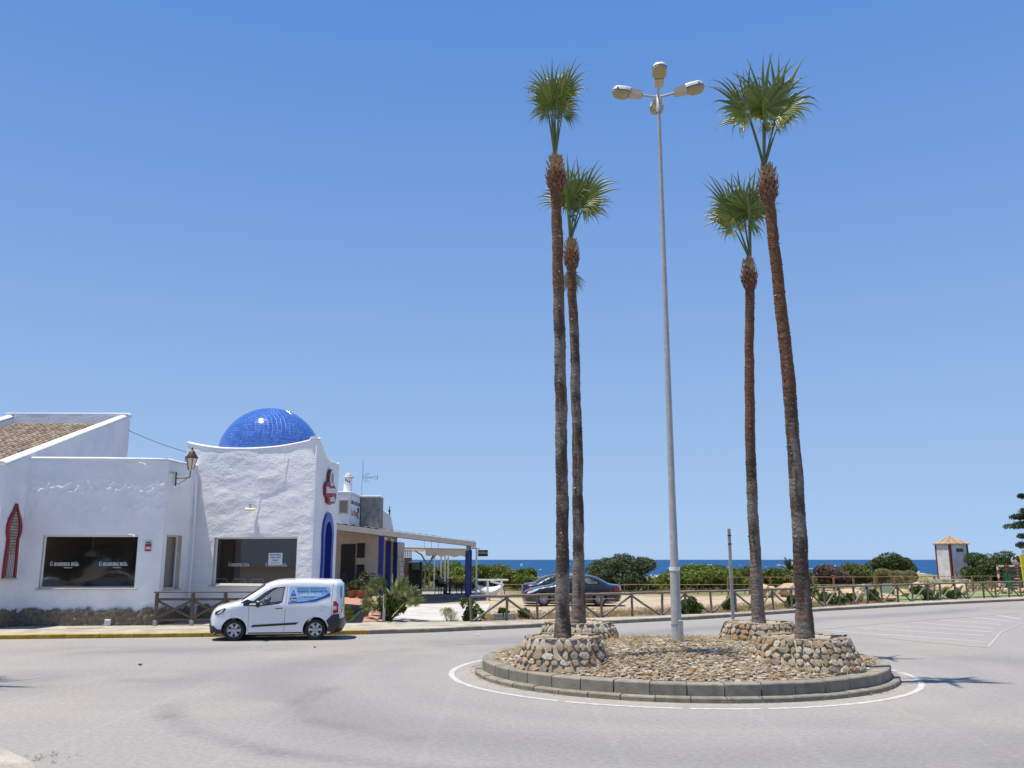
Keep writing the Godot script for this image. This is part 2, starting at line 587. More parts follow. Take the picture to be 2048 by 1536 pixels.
func make_road() -> void:
	var n := FastNoiseLite.new(); n.seed = 8; n.frequency = 0.09; n.fractal_octaves = 4
	var n2 := FastNoiseLite.new(); n2.seed = 9; n2.frequency = 0.55; n2.fractal_octaves = 3
	var flat := func(_x: float, _d: float) -> float: return 0.0
	var color := func(x: float, d: float) -> Color:
		var base := Color(0.365, 0.35, 0.328)
		var worn := Color(0.272, 0.264, 0.258)
		var dust := Color(0.42, 0.385, 0.33)
		var a := n.get_noise_2d(x, d)
		var b := n2.get_noise_2d(x, d)
		var r := Vector2(x, d).distance_to(ISLAND)
		# lanes polished by traffic round the island and along the street
		var lane := exp(-pow((r - 8.3 + a * 0.8) / 1.2, 2.0)) * 0.75 + exp(-pow((r - 6.2) / 0.5, 2.0)) * 0.3
		var k := kerb_d(x) - d
		lane = max(lane, exp(-pow((k - 4.2 + a) / 1.1, 2.0)) * 0.9 * smoothstep(-3.0, 3.0, r - 6.0))
		lane = max(lane, exp(-pow((d - 19.5 + x * -0.12 + a * 1.5) / 1.5, 2.0)) * 0.8 * smoothstep(-2.0, -8.0, x))
		var c := base.lerp(worn, clamp(lane + a * 0.15 + b * 0.12, 0, 1))
		# sand that has drifted along the kerbs, round the island and on the apron
		var sandy := smoothstep(0.9, 0.0, k + b * 0.7) * 0.75
		sandy = max(sandy, smoothstep(0.75, 0.1, r - ISLAND_R + b * 0.5) * 0.9)
		sandy = max(sandy, smoothstep(0.05, 0.55, a + 0.35 * b + smoothstep(14, 9, d) * smoothstep(1, -8, x) * 0.5) * 0.6)
		sandy = max(sandy, smoothstep(-9.0, -12.5, x + b) * smoothstep(22.0, 20.0, d) * smoothstep(15.5, 17.5, d) * 0.8)
		c = c.lerp(dust, clamp(sandy, 0, 1))
		# rubber left by turning tyres
		for s in SKIDS:
			for i in s.size() - 1:
				var p := Vector2(s[i][0], s[i][1]); var q := Vector2(s[i + 1][0], s[i + 1][1])
				var e := Geometry2D.get_closest_point_to_segment(Vector2(x, d), p, q).distance_to(Vector2(x, d))
				if e < 0.5:
					c = c.lerp(Color(0.2, 0.195, 0.19), smoothstep(0.32, 0.05, e) * clamp(0.38 + b * 0.3, 0.12, 0.5))
		return c
	var m := surf(grain(1024, Color(0.68, 0.68, 0.68), Color(1.06, 1.06, 1.06), 0.02, 0.3, 72, 0.3, 0.1, Color(0.42, 0.42, 0.42)), 2.4, 0.9, relief(512, 0.28, 2, 73, 5.0), 0.6)
	m.vertex_color_use_as_albedo = true
	var o := node(grid_mesh(lines(-120, -19, 30, 140, 0.2), lines(-80, 7, 44, 92, 0.2), flat, color), "road", m, self)
	o.set_meta("kind", "structure")

func strip(st: SurfaceTool, pts: Array, wide: float, y: float) -> void:
	st.set_smooth_group(-1)
	for i in pts.size() - 1:
		var a := Vector2(pts[i][0], pts[i][1]); var b := Vector2(pts[i + 1][0], pts[i + 1][1])
		var s := (b - a).normalized().orthogonal() * wide * 0.5
		quad(st, V(a.x - s.x, a.y - s.y, y), V(b.x - s.x, b.y - s.y, y), V(b.x + s.x, b.y + s.y, y), V(a.x + s.x, a.y + s.y, y))

func make_markings() -> void:
	var root := structure("road_marking")
	var st := begin()
	var pts: Array = []
	for k in 241:
		var a := TAU * k / 240
		pts.append([3.47 + cos(a) * 4.74, 19.62 + sin(a) * 4.74])
	for k in pts.size() - 1:
		if rng.randf() < 0.975:
			strip(st, [pts[k], pts[k + 1]], rng.randf_range(0.105, 0.13), 0.004)
	build(st, "ring_line", M.paint_line, root)
	for l in [[[10.5, 30.9], [13.7, 26.6]], [[12.0, 32.0], [14.75, 28.7]], [[13.4, 33.4], [15.8, 30.2]], [[15.1, 34.7], [16.7, 31.75]], [[16.9, 36.1], [17.85, 33.4]], [[19.0, 38.0], [19.25, 35.3]], [[20.7, 39.0], [20.3, 36.5]],
		[[9.4, 31.0], [11.0, 28.7], [11.9, 26.6], [12.85, 24.9]], [[12.85, 24.9], [14.1, 26.95], [15.95, 30.0], [19.4, 34.7], [22.6, 38.3]], [[9.4, 31.0], [10.75, 31.5], [13.3, 33.7], [16.5, 36.15], [22.65, 40.8]]]:
		st = begin()
		strip(st, l, 0.2 if l.size() == 2 else 0.06, 0.004 if l.size() == 2 else 0.008)
		build(st, "hatch_stripe" if l.size() == 2 else "edge_line", M.faded_line if l.size() == 2 else M.ghost_line, root)

func along(line: Array, step: float) -> Array:
	var out: Array = []
	var left := 0.0
	for i in line.size() - 1:
		var a := Vector2(line[i][0], line[i][1]); var b := Vector2(line[i + 1][0], line[i + 1][1])
		var l := a.distance_to(b)
		var t := left
		while t < l:
			out.append(a.lerp(b, t / l)); t += step
		left = t - l
	return out

func make_pavement() -> void:
	var root := structure("pavement")
	var poly := PackedVector2Array()
	for p in KERB:
		poly.append(Vector2(p[0], p[1] + 0.17))
	for p in [[90.0, 89.0], [46.0, 64.9], [30.7, 55.6], [24.5, 51.7], [19.1, 47.8], [14.7, 44.0], [10.3, 40.1], [5.5, 37.1], [3.0, 35.8], [0.0, 34.4], [-1.5, 33.6], [-3.0, 33.4], [-6.0, 33.6], [-6.6, 35.2], [-60.0, 35.2]]:
		poly.append(Vector2(p[0], p[1]))
	var st := begin()
	prism(st, poly, -0.2, 0.115, Transform3D(Basis(Vector3(1, 0, 0), Vector3(0, 0, -1), Vector3(0, 1, 0)), Vector3.ZERO))
	build(st, "paving", M.sidewalk, root)
	st = begin()
	prism(st, PackedVector2Array([Vector2(-14.0, 8.0), Vector2(-5.0, 8.0), Vector2(-5.1, 10.2), Vector2(-5.5, 10.85), Vector2(-6.35, 11.7), Vector2(-8.0, 12.4), Vector2(-14.0, 13.0)]), -0.1, 0.05, Transform3D(Basis(Vector3(1, 0, 0), Vector3(0, 0, -1), Vector3(0, 1, 0)), Vector3.ZERO))
	build(st, "near_corner", M.sidewalk, root)
	var block := begin()
	cbox(block, Transform3D(), Vector3(0.985, 0.33, 0.16), 0.018)
	var mesh := done(block)
	var pts := along(KERB, 1.0)
	for i in pts.size() - 1:
		var a: Vector2 = pts[i]; var b: Vector2 = pts[i + 1]
		if a.x < -24 or a.x > 46:
			continue
		var mid := (a + b) * 0.5
		var o := node(mesh, "kerb_block", M.yellow_kerb if mid.x < -4.4 else (M.kerb if i % 3 else M.kerb_pale), root, V(mid.x, mid.y + 0.085, -0.035 + rng.randf_range(-0.006, 0.006)))
		o.rotation.y = atan2(b.y - a.y, b.x - a.x) + rng.randf_range(-0.008, 0.008)

func make_sea() -> void:
	var flat := func(_x: float, _d: float) -> float: return -6.0
	var color := func(_x: float, _d: float) -> Color:
		return Color(0.018, 0.085, 0.205)
	var m := StandardMaterial3D.new()
	m.vertex_color_use_as_albedo = true
	m.roughness = 0.5
	m.metallic_specular = 0.18
	m.uv1_triplanar = true
	m.uv1_world_triplanar = true
	m.uv1_scale = Vector3.ONE / 23.0
	m.albedo_texture = grain(512, Color(0.72, 0.75, 0.78), Color(1, 1, 1), 0.03, 0.1, 81, 0.5)
	m.normal_enabled = true
	m.normal_texture = relief(512, 0.05, 4, 82, 8.0)
	m.normal_scale = 1.0
	var xs := lines(-26000, -200, 300, 26000, 60.0, 1.4)
	var o := node(grid_mesh(xs, lines(112, 112, 600, 26000, 25.0, 1.3), flat, color), "sea", m, self)
	o.set_meta("kind", "structure")
	var st := begin()
	for k in 260:
		var d := 140.0 * pow(14.0, rng.randf())
		var x := rng.randf_range(-0.62, 0.62) * d
		var l := rng.randf_range(0.4, 1.2) * (1.0 + d / 900.0)
		var h := rng.randf_range(0.08, 0.22) * (1.0 + d / 900.0)
		var p := V(x, d, -6.05)
		st.set_smooth_group(-1)
		for e in 4:
			var u0 := -1.0 + e * 0.5; var u1 := u0 + 0.5
			var a := p + Vector3(u0 * l, 0, 0.6); var b := p + Vector3(u1 * l, 0, 0.6)
			var c := p + Vector3(u1 * l, h * (1 - u1 * u1) * 1.0, 0); var f := p + Vector3(u0 * l, h * (1 - u0 * u0) * 1.0, 0)
			quad(st, a, f, c, b)
	var foam := node(done(st), "whitecaps", mat(0.75, 0.78, 0.8, 0.9), o)
	foam.set_meta("kind", "stuff")

# ---------------------------------------------------------------- the traffic island, its palms and lamp
func mound_y(x: float, d: float) -> float:
	var r := Vector2(x, d).distance_to(ISLAND)
	return 0.28 + 0.34 * (1.0 - pow(min(r / 3.95, 1.0), 1.6))

func multi(mesh: Mesh, spots: Array, tints: Array, called: String, material: Material, parent: Node3D) -> MultiMeshInstance3D:
	var mm := MultiMesh.new()
	mm.transform_format = MultiMesh.TRANSFORM_3D
	mm.use_colors = tints.size() > 0
	mm.mesh = mesh
	mm.instance_count = spots.size()
	for i in spots.size():
		mm.set_instance_transform(i, spots[i])
		if tints.size() > 0:
			mm.set_instance_color(i, tints[i])
	var o := MultiMeshInstance3D.new()
	o.multimesh = mm
	o.name = called
	o.material_override = material
	parent.add_child(o, true)
	return o

func kerb_ring(root: Node3D, r0: float, r1: float, y0: float, y1: float, count: int, called: String, mats: Array) -> void:
	var st := begin()
	st.set_smooth_group(-1)
	var half := PI / count - 0.0022
	var b := 0.025
	var prof := [Vector2(r1, y0), Vector2(r1, y1 - b), Vector2(r1 - b * 0.4, y1 - b * 0.35), Vector2(r1 - b, y1), Vector2(r0, y1), Vector2(r0, y0)]
	var n := 3
	for i in prof.size() - 1:
		for k in n:
			var a := -half + 2 * half * k / n; var c := -half + 2 * half * (k + 1) / n
			var p: Vector2 = prof[i]; var q: Vector2 = prof[i + 1]
			quad(st, Vector3(p.x * cos(a), p.y, p.x * sin(a)), Vector3(p.x * cos(c), p.y, p.x * sin(c)), Vector3(q.x * cos(c), q.y, q.x * sin(c)), Vector3(q.x * cos(a), q.y, q.x * sin(a)))
	for e in [-half, half]:
		var f: Array = []
		for p in prof:
			f.append(Vector3(p.x * cos(e), p.y, p.x * sin(e)))
		for k in range(1, f.size() - 1):
			if e < 0: tri(st, f[0], f[k], f[k + 1])
			else: tri(st, f[0], f[k + 1], f[k])
	var mesh := done(st)
	for k in count:
		var o := node(mesh, called, mats[rng.randi() % mats.size()], root, Vector3(0, rng.randf_range(-0.006, 0.004), 0))
		o.rotation.y = TAU * k / count + rng.randf_range(-0.0015, 0.0015)

func make_island() -> void:
	var at := V(ISLAND.x, ISLAND.y, 0)
	var root := thing("traffic_island", "round traffic island with two-tier concrete kerb and a mound paved with flat stones", "traffic island", at)
	kerb_ring(root, 4.0, ISLAND_R, -0.1, 0.09, 46, "lower_kerb_block", [M.kerb, M.kerb, M.kerb_pale])
	kerb_ring(root, 3.92, 4.2, 0.0, 0.295, 42, "upper_kerb_block", [M.kerb_pale, M.kerb_pale, M.kerb])
	var n := FastNoiseLite.new(); n.seed = 15; n.frequency = 1.3
	var st := begin()
	st.set_smooth_group(1)
	var prof: Array = []
	for i in 21:
		prof.append(3.98 * i / 20.0)
	var at_m := func(r: float, a: float) -> Vector3:
		var x := ISLAND.x + cos(a) * r; var d := ISLAND.y - sin(a) * r
		return Vector3(cos(a) * r, mound_y(x, d) - 0.03 + n.get_noise_2d(x, d) * 0.03, sin(a) * r)
	for i in 20:
		for k in 72:
			var a := TAU * k / 72; var b := TAU * (k + 1) / 72
			quad(st, at_m.call(prof[i], a), at_m.call(prof[i], b), at_m.call(prof[i + 1], b), at_m.call(prof[i + 1], a))
	build(st, "mound", M.soil, root)
	var planters := [[0.99, 18.0, 1.0, 0.77], [5.66, 17.85, 1.18, 0.85], [1.6, 22.0, 1.16, 0.83], [5.93, 22.0, 1.14, 0.81]]
	# flat stones set in the mound
	var found: Array = []
	var cells := {}
	var tries := 0
	while found.size() < 3000 and tries < 40000:
		tries += 1
		var r := 3.86 * sqrt(rng.randf()); var a := rng.randf() * TAU
		var x := ISLAND.x + cos(a) * r; var d := ISLAND.y + sin(a) * r
		var s := rng.randf_range(0.07, 0.2)
		if rng.randf() < 0.12: s *= 1.4
		var ok := true
		for p in planters:
			if Vector2(x, d).distance_to(Vector2(p[0], p[1])) < p[2] - 0.05: ok = false
		if Vector2(x, d).distance_to(ISLAND) < 0.15: ok = false
		var cell := Vector2i(floori(x / 0.3), floori(d / 0.3))
		if ok:
			for i in range(-1, 2):
				for j in range(-1, 2):
					for q in cells.get(cell + Vector2i(i, j), []):
						if Vector2(q.x, q.y).distance_to(Vector2(x, d)) < (q.z + s) * 0.4: ok = false
		if not ok: continue
		if not cells.has(cell): cells[cell] = []
		cells[cell].append(Vector3(x, d, s))
		found.append([x, d, s, s / d])
	found.sort_custom(func(p, q): return p[3] > q[3])
	var rest: Array = []
	var tint: Array = []
	for i in found.size():
		var f: Array = found[i]
		var up := Vector3(rng.randf_range(-0.09, 0.09), 1, rng.randf_range(-0.09, 0.09)).normalized()
		var side := up.cross(Vector3(cos(i * 1.7), 0, sin(i * 1.7))).normalized()
		var s: float = f[2]
		var xf := Transform3D(Basis(side * s * 1.15, up.cross(side) * s * rng.randf_range(0.65, 1.0), up * rng.randf_range(0.012, 0.032)), V(f[0], f[1], mound_y(f[0], f[1]) - 0.012) - at)
		if i < 300:
			var o := node(unit_stones[i % 10], "paving_stone", M.stone[[1, 3, 0, 6, 3, 1, 4, 2][rng.randi() % 8]], root)
			o.transform = xf
		else:
			rest.append(xf)
			var t: Array = [[0.5, 0.45, 0.38], [0.6, 0.56, 0.5], [0.4, 0.35, 0.29], [0.66, 0.62, 0.56], [0.47, 0.37, 0.28]][rng.randi() % 5]
			tint.append(Color(t[0], t[1], t[2]))
	var sm: StandardMaterial3D = M.stone[0].duplicate()
	sm.albedo_color = Color.WHITE
	sm.vertex_color_use_as_albedo = true
	multi(unit_stones[3], rest, tint, "small_stones", sm, root).set_meta("kind", "stuff")
	# dry grass lying between the stones
	var blades: Array = []
	var bt: Array = []
	for i in 2800:
		var r := 4.0 * sqrt(rng.randf()); var a := rng.randf() * TAU
		var x := ISLAND.x + cos(a) * r; var d := ISLAND.y + sin(a) * r
		var b := Basis(Vector3.UP, rng.randf() * TAU) * Basis(Vector3.RIGHT, rng.randf_range(0.9, 1.6))
		blades.append(Transform3D(b.scaled_local(Vector3(1, rng.randf_range(0.5, 1.3), 1)), V(x, d, mound_y(x, d) + 0.005) - at))
		var c := Color(0.5, 0.38, 0.2).lerp(Color(0.34, 0.25, 0.13), rng.randf())
		bt.append(c)
	multi(straw_mesh(), blades, bt, "dry_grass", M.straw, root).set_meta("kind", "stuff")

	var pl_labels := ["rubble stone planter at the foot of the palm with the narrow upright crown", "broadest rubble stone planter, at the foot of the leaning palm", "rubble stone planter at the foot of the palm with the hanging frond", "rubble stone planter with a bare metal post just behind it"]
	for i in 4:
		planter(planters[i], pl_labels[i])
	lamp_post(V(3.55, 19.8, 0.6))
	# bare metal post
	var pp := V(5.62, 23.3, mound_y(5.62, 23.3) - 0.05)
	var post := thing("metal_post", "bare thin galvanised metal post rising behind a stone planter", "post", pp)
	box_at(post, "post_tube", Vector3(0, 1.45, 0), Vector3(0.08, 2.9, 0.04), M.steel, 0.006)
	box_at(post, "clamp", Vector3(0, 2.72, 0.028), Vector3(0.1, 0.03, 0.02), M.dark_metal, 0.004)
	box_at(post, "clamp", Vector3(0, 2.5, 0.028), Vector3(0.1, 0.03, 0.02), M.dark_metal, 0.004)

	palm(V(0.99, 18.0, 0.82), V(0.93, 18.0, 10.9), "tall fan palm with red-brown upper trunk, its crown narrow and upright", 0,
		[[-0.08, 0.22, 1.15, 0.72, 0.25], [0.16, 0.1, 1.3, 0.72, -0.5], [0.02, -0.1, 1.35, 0.75, 0.1], [0.24, -0.15, 1.15, 0.62, 0.9], [-0.2, 0.0, 1.1, 0.64, -0.9], [-0.14, 0.2, 0.95, 0.6, 0.5], [0.14, 0.3, 1.2, 0.6, 1.7]])
	palm(V(5.68, 17.85, 0.76), V(5.42, 17.8, 10.6), "tall fan palm leaning over, crown spread into three broad fans", 1,
		[[-0.42, 0.12, 1.05, 0.92, 0.2], [0.4, 0.1, 1.15, 0.98, -0.25], [0.04, 0.12, 1.1, 0.95, 0.05], [-0.18, -0.25, 1.1, 0.9, -0.4], [0.2, -0.2, 1.2, 0.9, 0.5], [-0.1, 0.35, 0.75, 0.8, 1.3], [0.55, -0.1, 0.85, 0.7, -0.9]])
	palm(V(1.6, 22.0, 0.8), V(1.52, 22.0, 10.5), "fan palm with one old frond hanging against its trunk", 2,
		[[0.0, 0.15, 0.95, 0.95, 0.3], [0.42, 0.1, 1.0, 1.0, -0.2], [-0.1, -0.15, 1.05, 0.95, -0.6], [0.2, -0.2, 1.15, 0.9, 0.4], [-0.08, 0.3, 0.6, 0.85, 1.2], [0.55, -0.05, 0.85, 0.8, 0.2], [2.75, -0.25, 0.05, 0.48, 0.2]])
	palm(V(5.93, 22.0, 0.76), V(6.2, 22.0, 9.95), "fan palm with its crown blown over to one side", 3,
		[[-0.5, 0.1, 1.15, 0.98, 0.3], [-0.2, 0.12, 1.1, 1.0, -0.2], [0.05, 0.1, 1.15, 0.95, 0.2], [-0.35, -0.2, 1.2, 0.95, -0.5], [0.12, -0.2, 1.0, 0.85, 0.9], [-0.12, 0.3, 0.8, 0.85, 1.3], [-0.6, -0.05, 0.8, 0.75, 0.1]])
	# a fifth palm beyond the picture's edge: the shadow of its crown lies on the road
	palm(V(-13.1, 17.3, 0.0), V(-13.0, 17.3, 9.6), "fan palm standing alone by the road, away from the island", 3,
		[[-0.5, 0.1, 1.15, 0.98, 0.3], [0.5, 0.12, 1.1, 1.0, -0.2], [0.05, 0.5, 1.15, 0.95, 0.2], [-0.35, -0.6, 1.2, 0.95, -0.5], [0.3, -0.4, 1.0, 0.85, 0.9]])

func straw_mesh() -> ArrayMesh:
	var st := begin()
	st.set_smooth_group(-1)
	for k in 3:
		var a := k * 2.1
		var o := Vector3(cos(a), 0, sin(a)) * 0.03
		var tip := Vector3(cos(a) * 0.05, 0.2, sin(a) * 0.05)
		var w := Vector3(-sin(a), 0, cos(a)) * 0.006
		st.set_color(Color.WHITE)
		tri(st, o - w, tip, o + w)
	return done(st)

func planter(p: Array, label: String) -> void:
	var y0 := mound_y(p[0], p[1]) - 0.16
	var top := 0.87
	var at := V(p[0], p[1], y0)
	var root := thing("stone_planter", label, "planter", at, 0.0, "stone planters on the island")
	var h := top - y0
	var r0: float = p[2]; var r1: float = p[3]
	var st := begin()
	lathe(st, [Vector2(r0 - 0.06, 0), Vector2(lerp(r0, r1, 0.6) - 0.06, h * 0.5), Vector2(r1 - 0.04, h - 0.05), Vector2(r1 - 0.06, h - 0.01), Vector2(r1 - 0.2, h - 0.012), Vector2(r1 - 0.24, h - 0.05), Vector2(r1 - 0.26, h - 0.16)], 40)
	build(st, "mortar_wall", M.mortar, root)
	st = begin()
	lathe(st, [Vector2(r1 - 0.22, h - 0.13), Vector2(0.0, h - 0.08)], 24)
	build(st, "soil", M.soil, root)
	# stones in uneven courses on the battered face
	var y := 0.1
	while y < h - 0.05:
		var row := rng.randf_range(0.1, 0.145)
		var t := y / h
		var r: float = lerp(r0, r1, pow(t, 0.8)) - 0.05
		var a := rng.randf() * TAU
		var end := a + TAU - 0.08
		while a < end:
			var w := rng.randf_range(0.09, 0.22)
			var mid := a + w * 0.5 / r
			var out := Vector3(cos(mid), 0.42, sin(mid)).normalized()
			var side := Vector3(-sin(mid), 0, cos(mid))
			var up := out.cross(side)
			if up.y < 0: up = -up
			var tw := rng.randf_range(-0.5, 0.5)
			var s2 := side * cos(tw) + up * sin(tw)
			var u2 := up * cos(tw) - side * sin(tw)
			var b := Basis(s2 * w * rng.randf_range(0.98, 1.18), u2 * row * rng.randf_range(1.0, 1.3), out * rng.randf_range(0.03, 0.06))
			var o := node(unit_stones[rng.randi() % 10], "stone", M.stone[[0, 1, 2, 3, 6, 5, 0, 4, 1][rng.randi() % 9]], root)
			o.transform = Transform3D(b, Vector3(cos(mid) * r, y + rng.randf_range(-0.02, 0.02), sin(mid) * r))
			a += (w + 0.012) / r
		y += row
	# flat stones on the rim
	var a2 := 0.0
	while a2 < TAU - 0.1:
		var w := rng.randf_range(0.16, 0.3)
		var mid := a2 + w * 0.5 / r1
		var b := Basis(Vector3(-sin(mid), 0, cos(mid)) * w, Vector3(cos(mid), 0, sin(mid)) * rng.randf_range(0.17, 0.22), Vector3.UP * rng.randf_range(0.025, 0.05))
		var o := node(unit_stones[rng.randi() % 10], "rim_stone", M.stone[[0, 6, 2, 5][rng.randi() % 4]], root)
		o.transform = Transform3D(b, Vector3(cos(mid) * (r1 - 0.11), h - 0.02, sin(mid) * (r1 - 0.11)))
		a2 += (w + 0.01) / r1

func palm(foot: Vector3, tip: Vector3, label: String, kind: int, fronds: Array) -> void:
	var root := thing("palm_tree", label, "palm tree", foot)
	var n := FastNoiseLite.new(); n.seed = 100 + kind; n.frequency = 0.9; n.fractal_octaves = 3
	var rise := tip - foot
	var h := rise.y
	var axis := func(t: float) -> Vector3:
		var bow: float = sin(t * PI) * [0.03, 0.05, 0.04, -0.05][kind]
		return Vector3(rise.x * t * t + bow + 0.02 * n.get_noise_1d(t * 9.0), h * t, rise.z * t)
	var sides := 20
	var rows := int((h - 0.75) / 0.03)
	var st := begin()
	st.set_smooth_group(1)
	var rings: Array = []
	var cols: Array = []
	var red_to: float = [0.72, 0.52, 0.84, 0.5][kind]
	for i in rows + 1:
		var t := (h - 0.75) / h * i / rows
		var c: Vector3 = axis.call(t)
		var r: float = lerp([0.13, 0.15, 0.145, 0.138][kind], 0.112, t) + 0.05 * exp(-t * h / 0.5)
		r *= 0.97 + 0.1 * n.get_noise_1d(t * h * 1.6) + 0.05 * fposmod(i * 0.43 + 0.3 * n.get_noise_1d(i * 0.2), 1.0) + rng.randf_range(-0.015, 0.02)
		var ring: Array = []
		var cr: Array = []
		for k in sides:
			var a := TAU * k / sides
			var nn := n.get_noise_3d(cos(a) * 1.2, t * h * 1.1, sin(a) * 1.2)
			var nf := n.get_noise_3d(cos(a) * 5.0, t * h * 6.0, sin(a) * 5.0)
			ring.append(c + Vector3(cos(a), 0, sin(a)) * (r * (1.0 + nf * 0.05)))
			var grey := Color(0.27, 0.232, 0.195)
			var dark := Color(0.11, 0.085, 0.068)
			var red := Color(0.205, 0.1, 0.055)
			var tan_ := Color(0.3, 0.235, 0.165)
			var col := dark.lerp(grey, smoothstep(-0.3, 0.3, nn + n.get_noise_1d(t * h * 0.9 + 40.0)))
			col = col.lerp(red, smoothstep(red_to - 0.12, red_to + 0.05, t + nn * 0.08) * 0.9)
			col = col.lerp(red, smoothstep(0.25, 0.45, n.get_noise_1d(t * h * 1.4 + 9.0)) * 0.5)
			col = col.lerp(tan_, smoothstep(0.28, 0.5, nf + nn * 0.4) * 0.7)
			cr.append(col)
		rings.append(ring); cols.append(cr)
	for i in rows:
		for k in sides:
			var k2 := (k + 1) % sides
			for q in [[i, k], [i, k2], [i + 1, k2], [i, k], [i + 1, k2], [i + 1, k]]:
				st.set_color(cols[q[0]][q[1]])
				st.add_vertex(rings[q[0]][q[1]])
	var trunk := build(st, "trunk", M.trunk, root)
	# stubs and fibres left on the trunk
	st = begin()
	st.set_smooth_group(-1)
	for i in 210:
		var t := rng.randf_range(0.03, 0.92)
		var a := rng.randf() * TAU
		var out := Vector3(cos(a), 0, sin(a))
		var c: Vector3 = axis.call(t)
		c += out * (lerp([0.13, 0.15, 0.145, 0.138][kind], 0.112, t) * 0.98)
		var sz := rng.randf_range(0.012, 0.034)
		var side := Vector3(-sin(a), 0, cos(a)) * sz
		var f := c + out * rng.randf_range(0.012, 0.03) + Vector3.UP * rng.randf_range(-0.03, 0.03)
		st.set_color([Color(0.3, 0.22, 0.14), Color(0.09, 0.06, 0.045), Color(0.2, 0.12, 0.07), Color(0.45, 0.38, 0.28)][i % 4])
		tri(st, c - side, f, c + side)
		tri(st, c - side - Vector3.UP * sz, c + side, f)
	node(done(st), "bark_stubs", M.straw, trunk).set_meta("kind", "stuff")
	# the swollen head of old leaf bases
	var top: Vector3 = axis.call(1.0)
	var st2 := begin()
	var base: Vector3 = axis.call((h - 0.78) / h)
	lathe(st2, [Vector2(0.125, 0), Vector2(0.165, 0.14), Vector2(0.185, 0.3), Vector2(0.17, 0.44), Vector2(0.12, 0.62), Vector2(0.075, 0.8)], 18, Transform3D(Basis(), base))
	var head := build(st2, "leaf_base_head", mat(0.14, 0.055, 0.033, 0.9), root)
	st = begin()
	st.set_smooth_group(-1)
	for i in 90:
		var t := i / 90.0
		var a := i * 2.4
		var y: float = lerp(0.02, 0.8, t)
		var r: float = 0.18 * sin(clamp(0.75 + t * 2.0, 0.0, 2.75)) + 0.02
		var out := Vector3(cos(a), 0, sin(a))
		var side := Vector3(-sin(a), 0, cos(a)) * rng.randf_range(0.035, 0.06)
		var p := base + out * r + Vector3.UP * y
		var q := p + out * rng.randf_range(0.012, 0.06) + Vector3.UP * rng.randf_range(0.06, 0.13)
		var red := t < 0.45
		st.set_color((Color(0.17, 0.07, 0.04) if red else Color(0.3, 0.19, 0.1)).lerp(Color(0.4, 0.3, 0.18), rng.randf() * (0.35 if red else 0.8)))
		tri(st, p - side, q - side * 0.5, p + side)
		tri(st, p + side, q - side * 0.5, q + side * 0.5)
	node(done(st), "leaf_bases", M.straw, head).set_meta("kind", "stuff")
	for f in fronds:
		frond(root, top + Vector3(0, -0.05, 0), f + [kind])

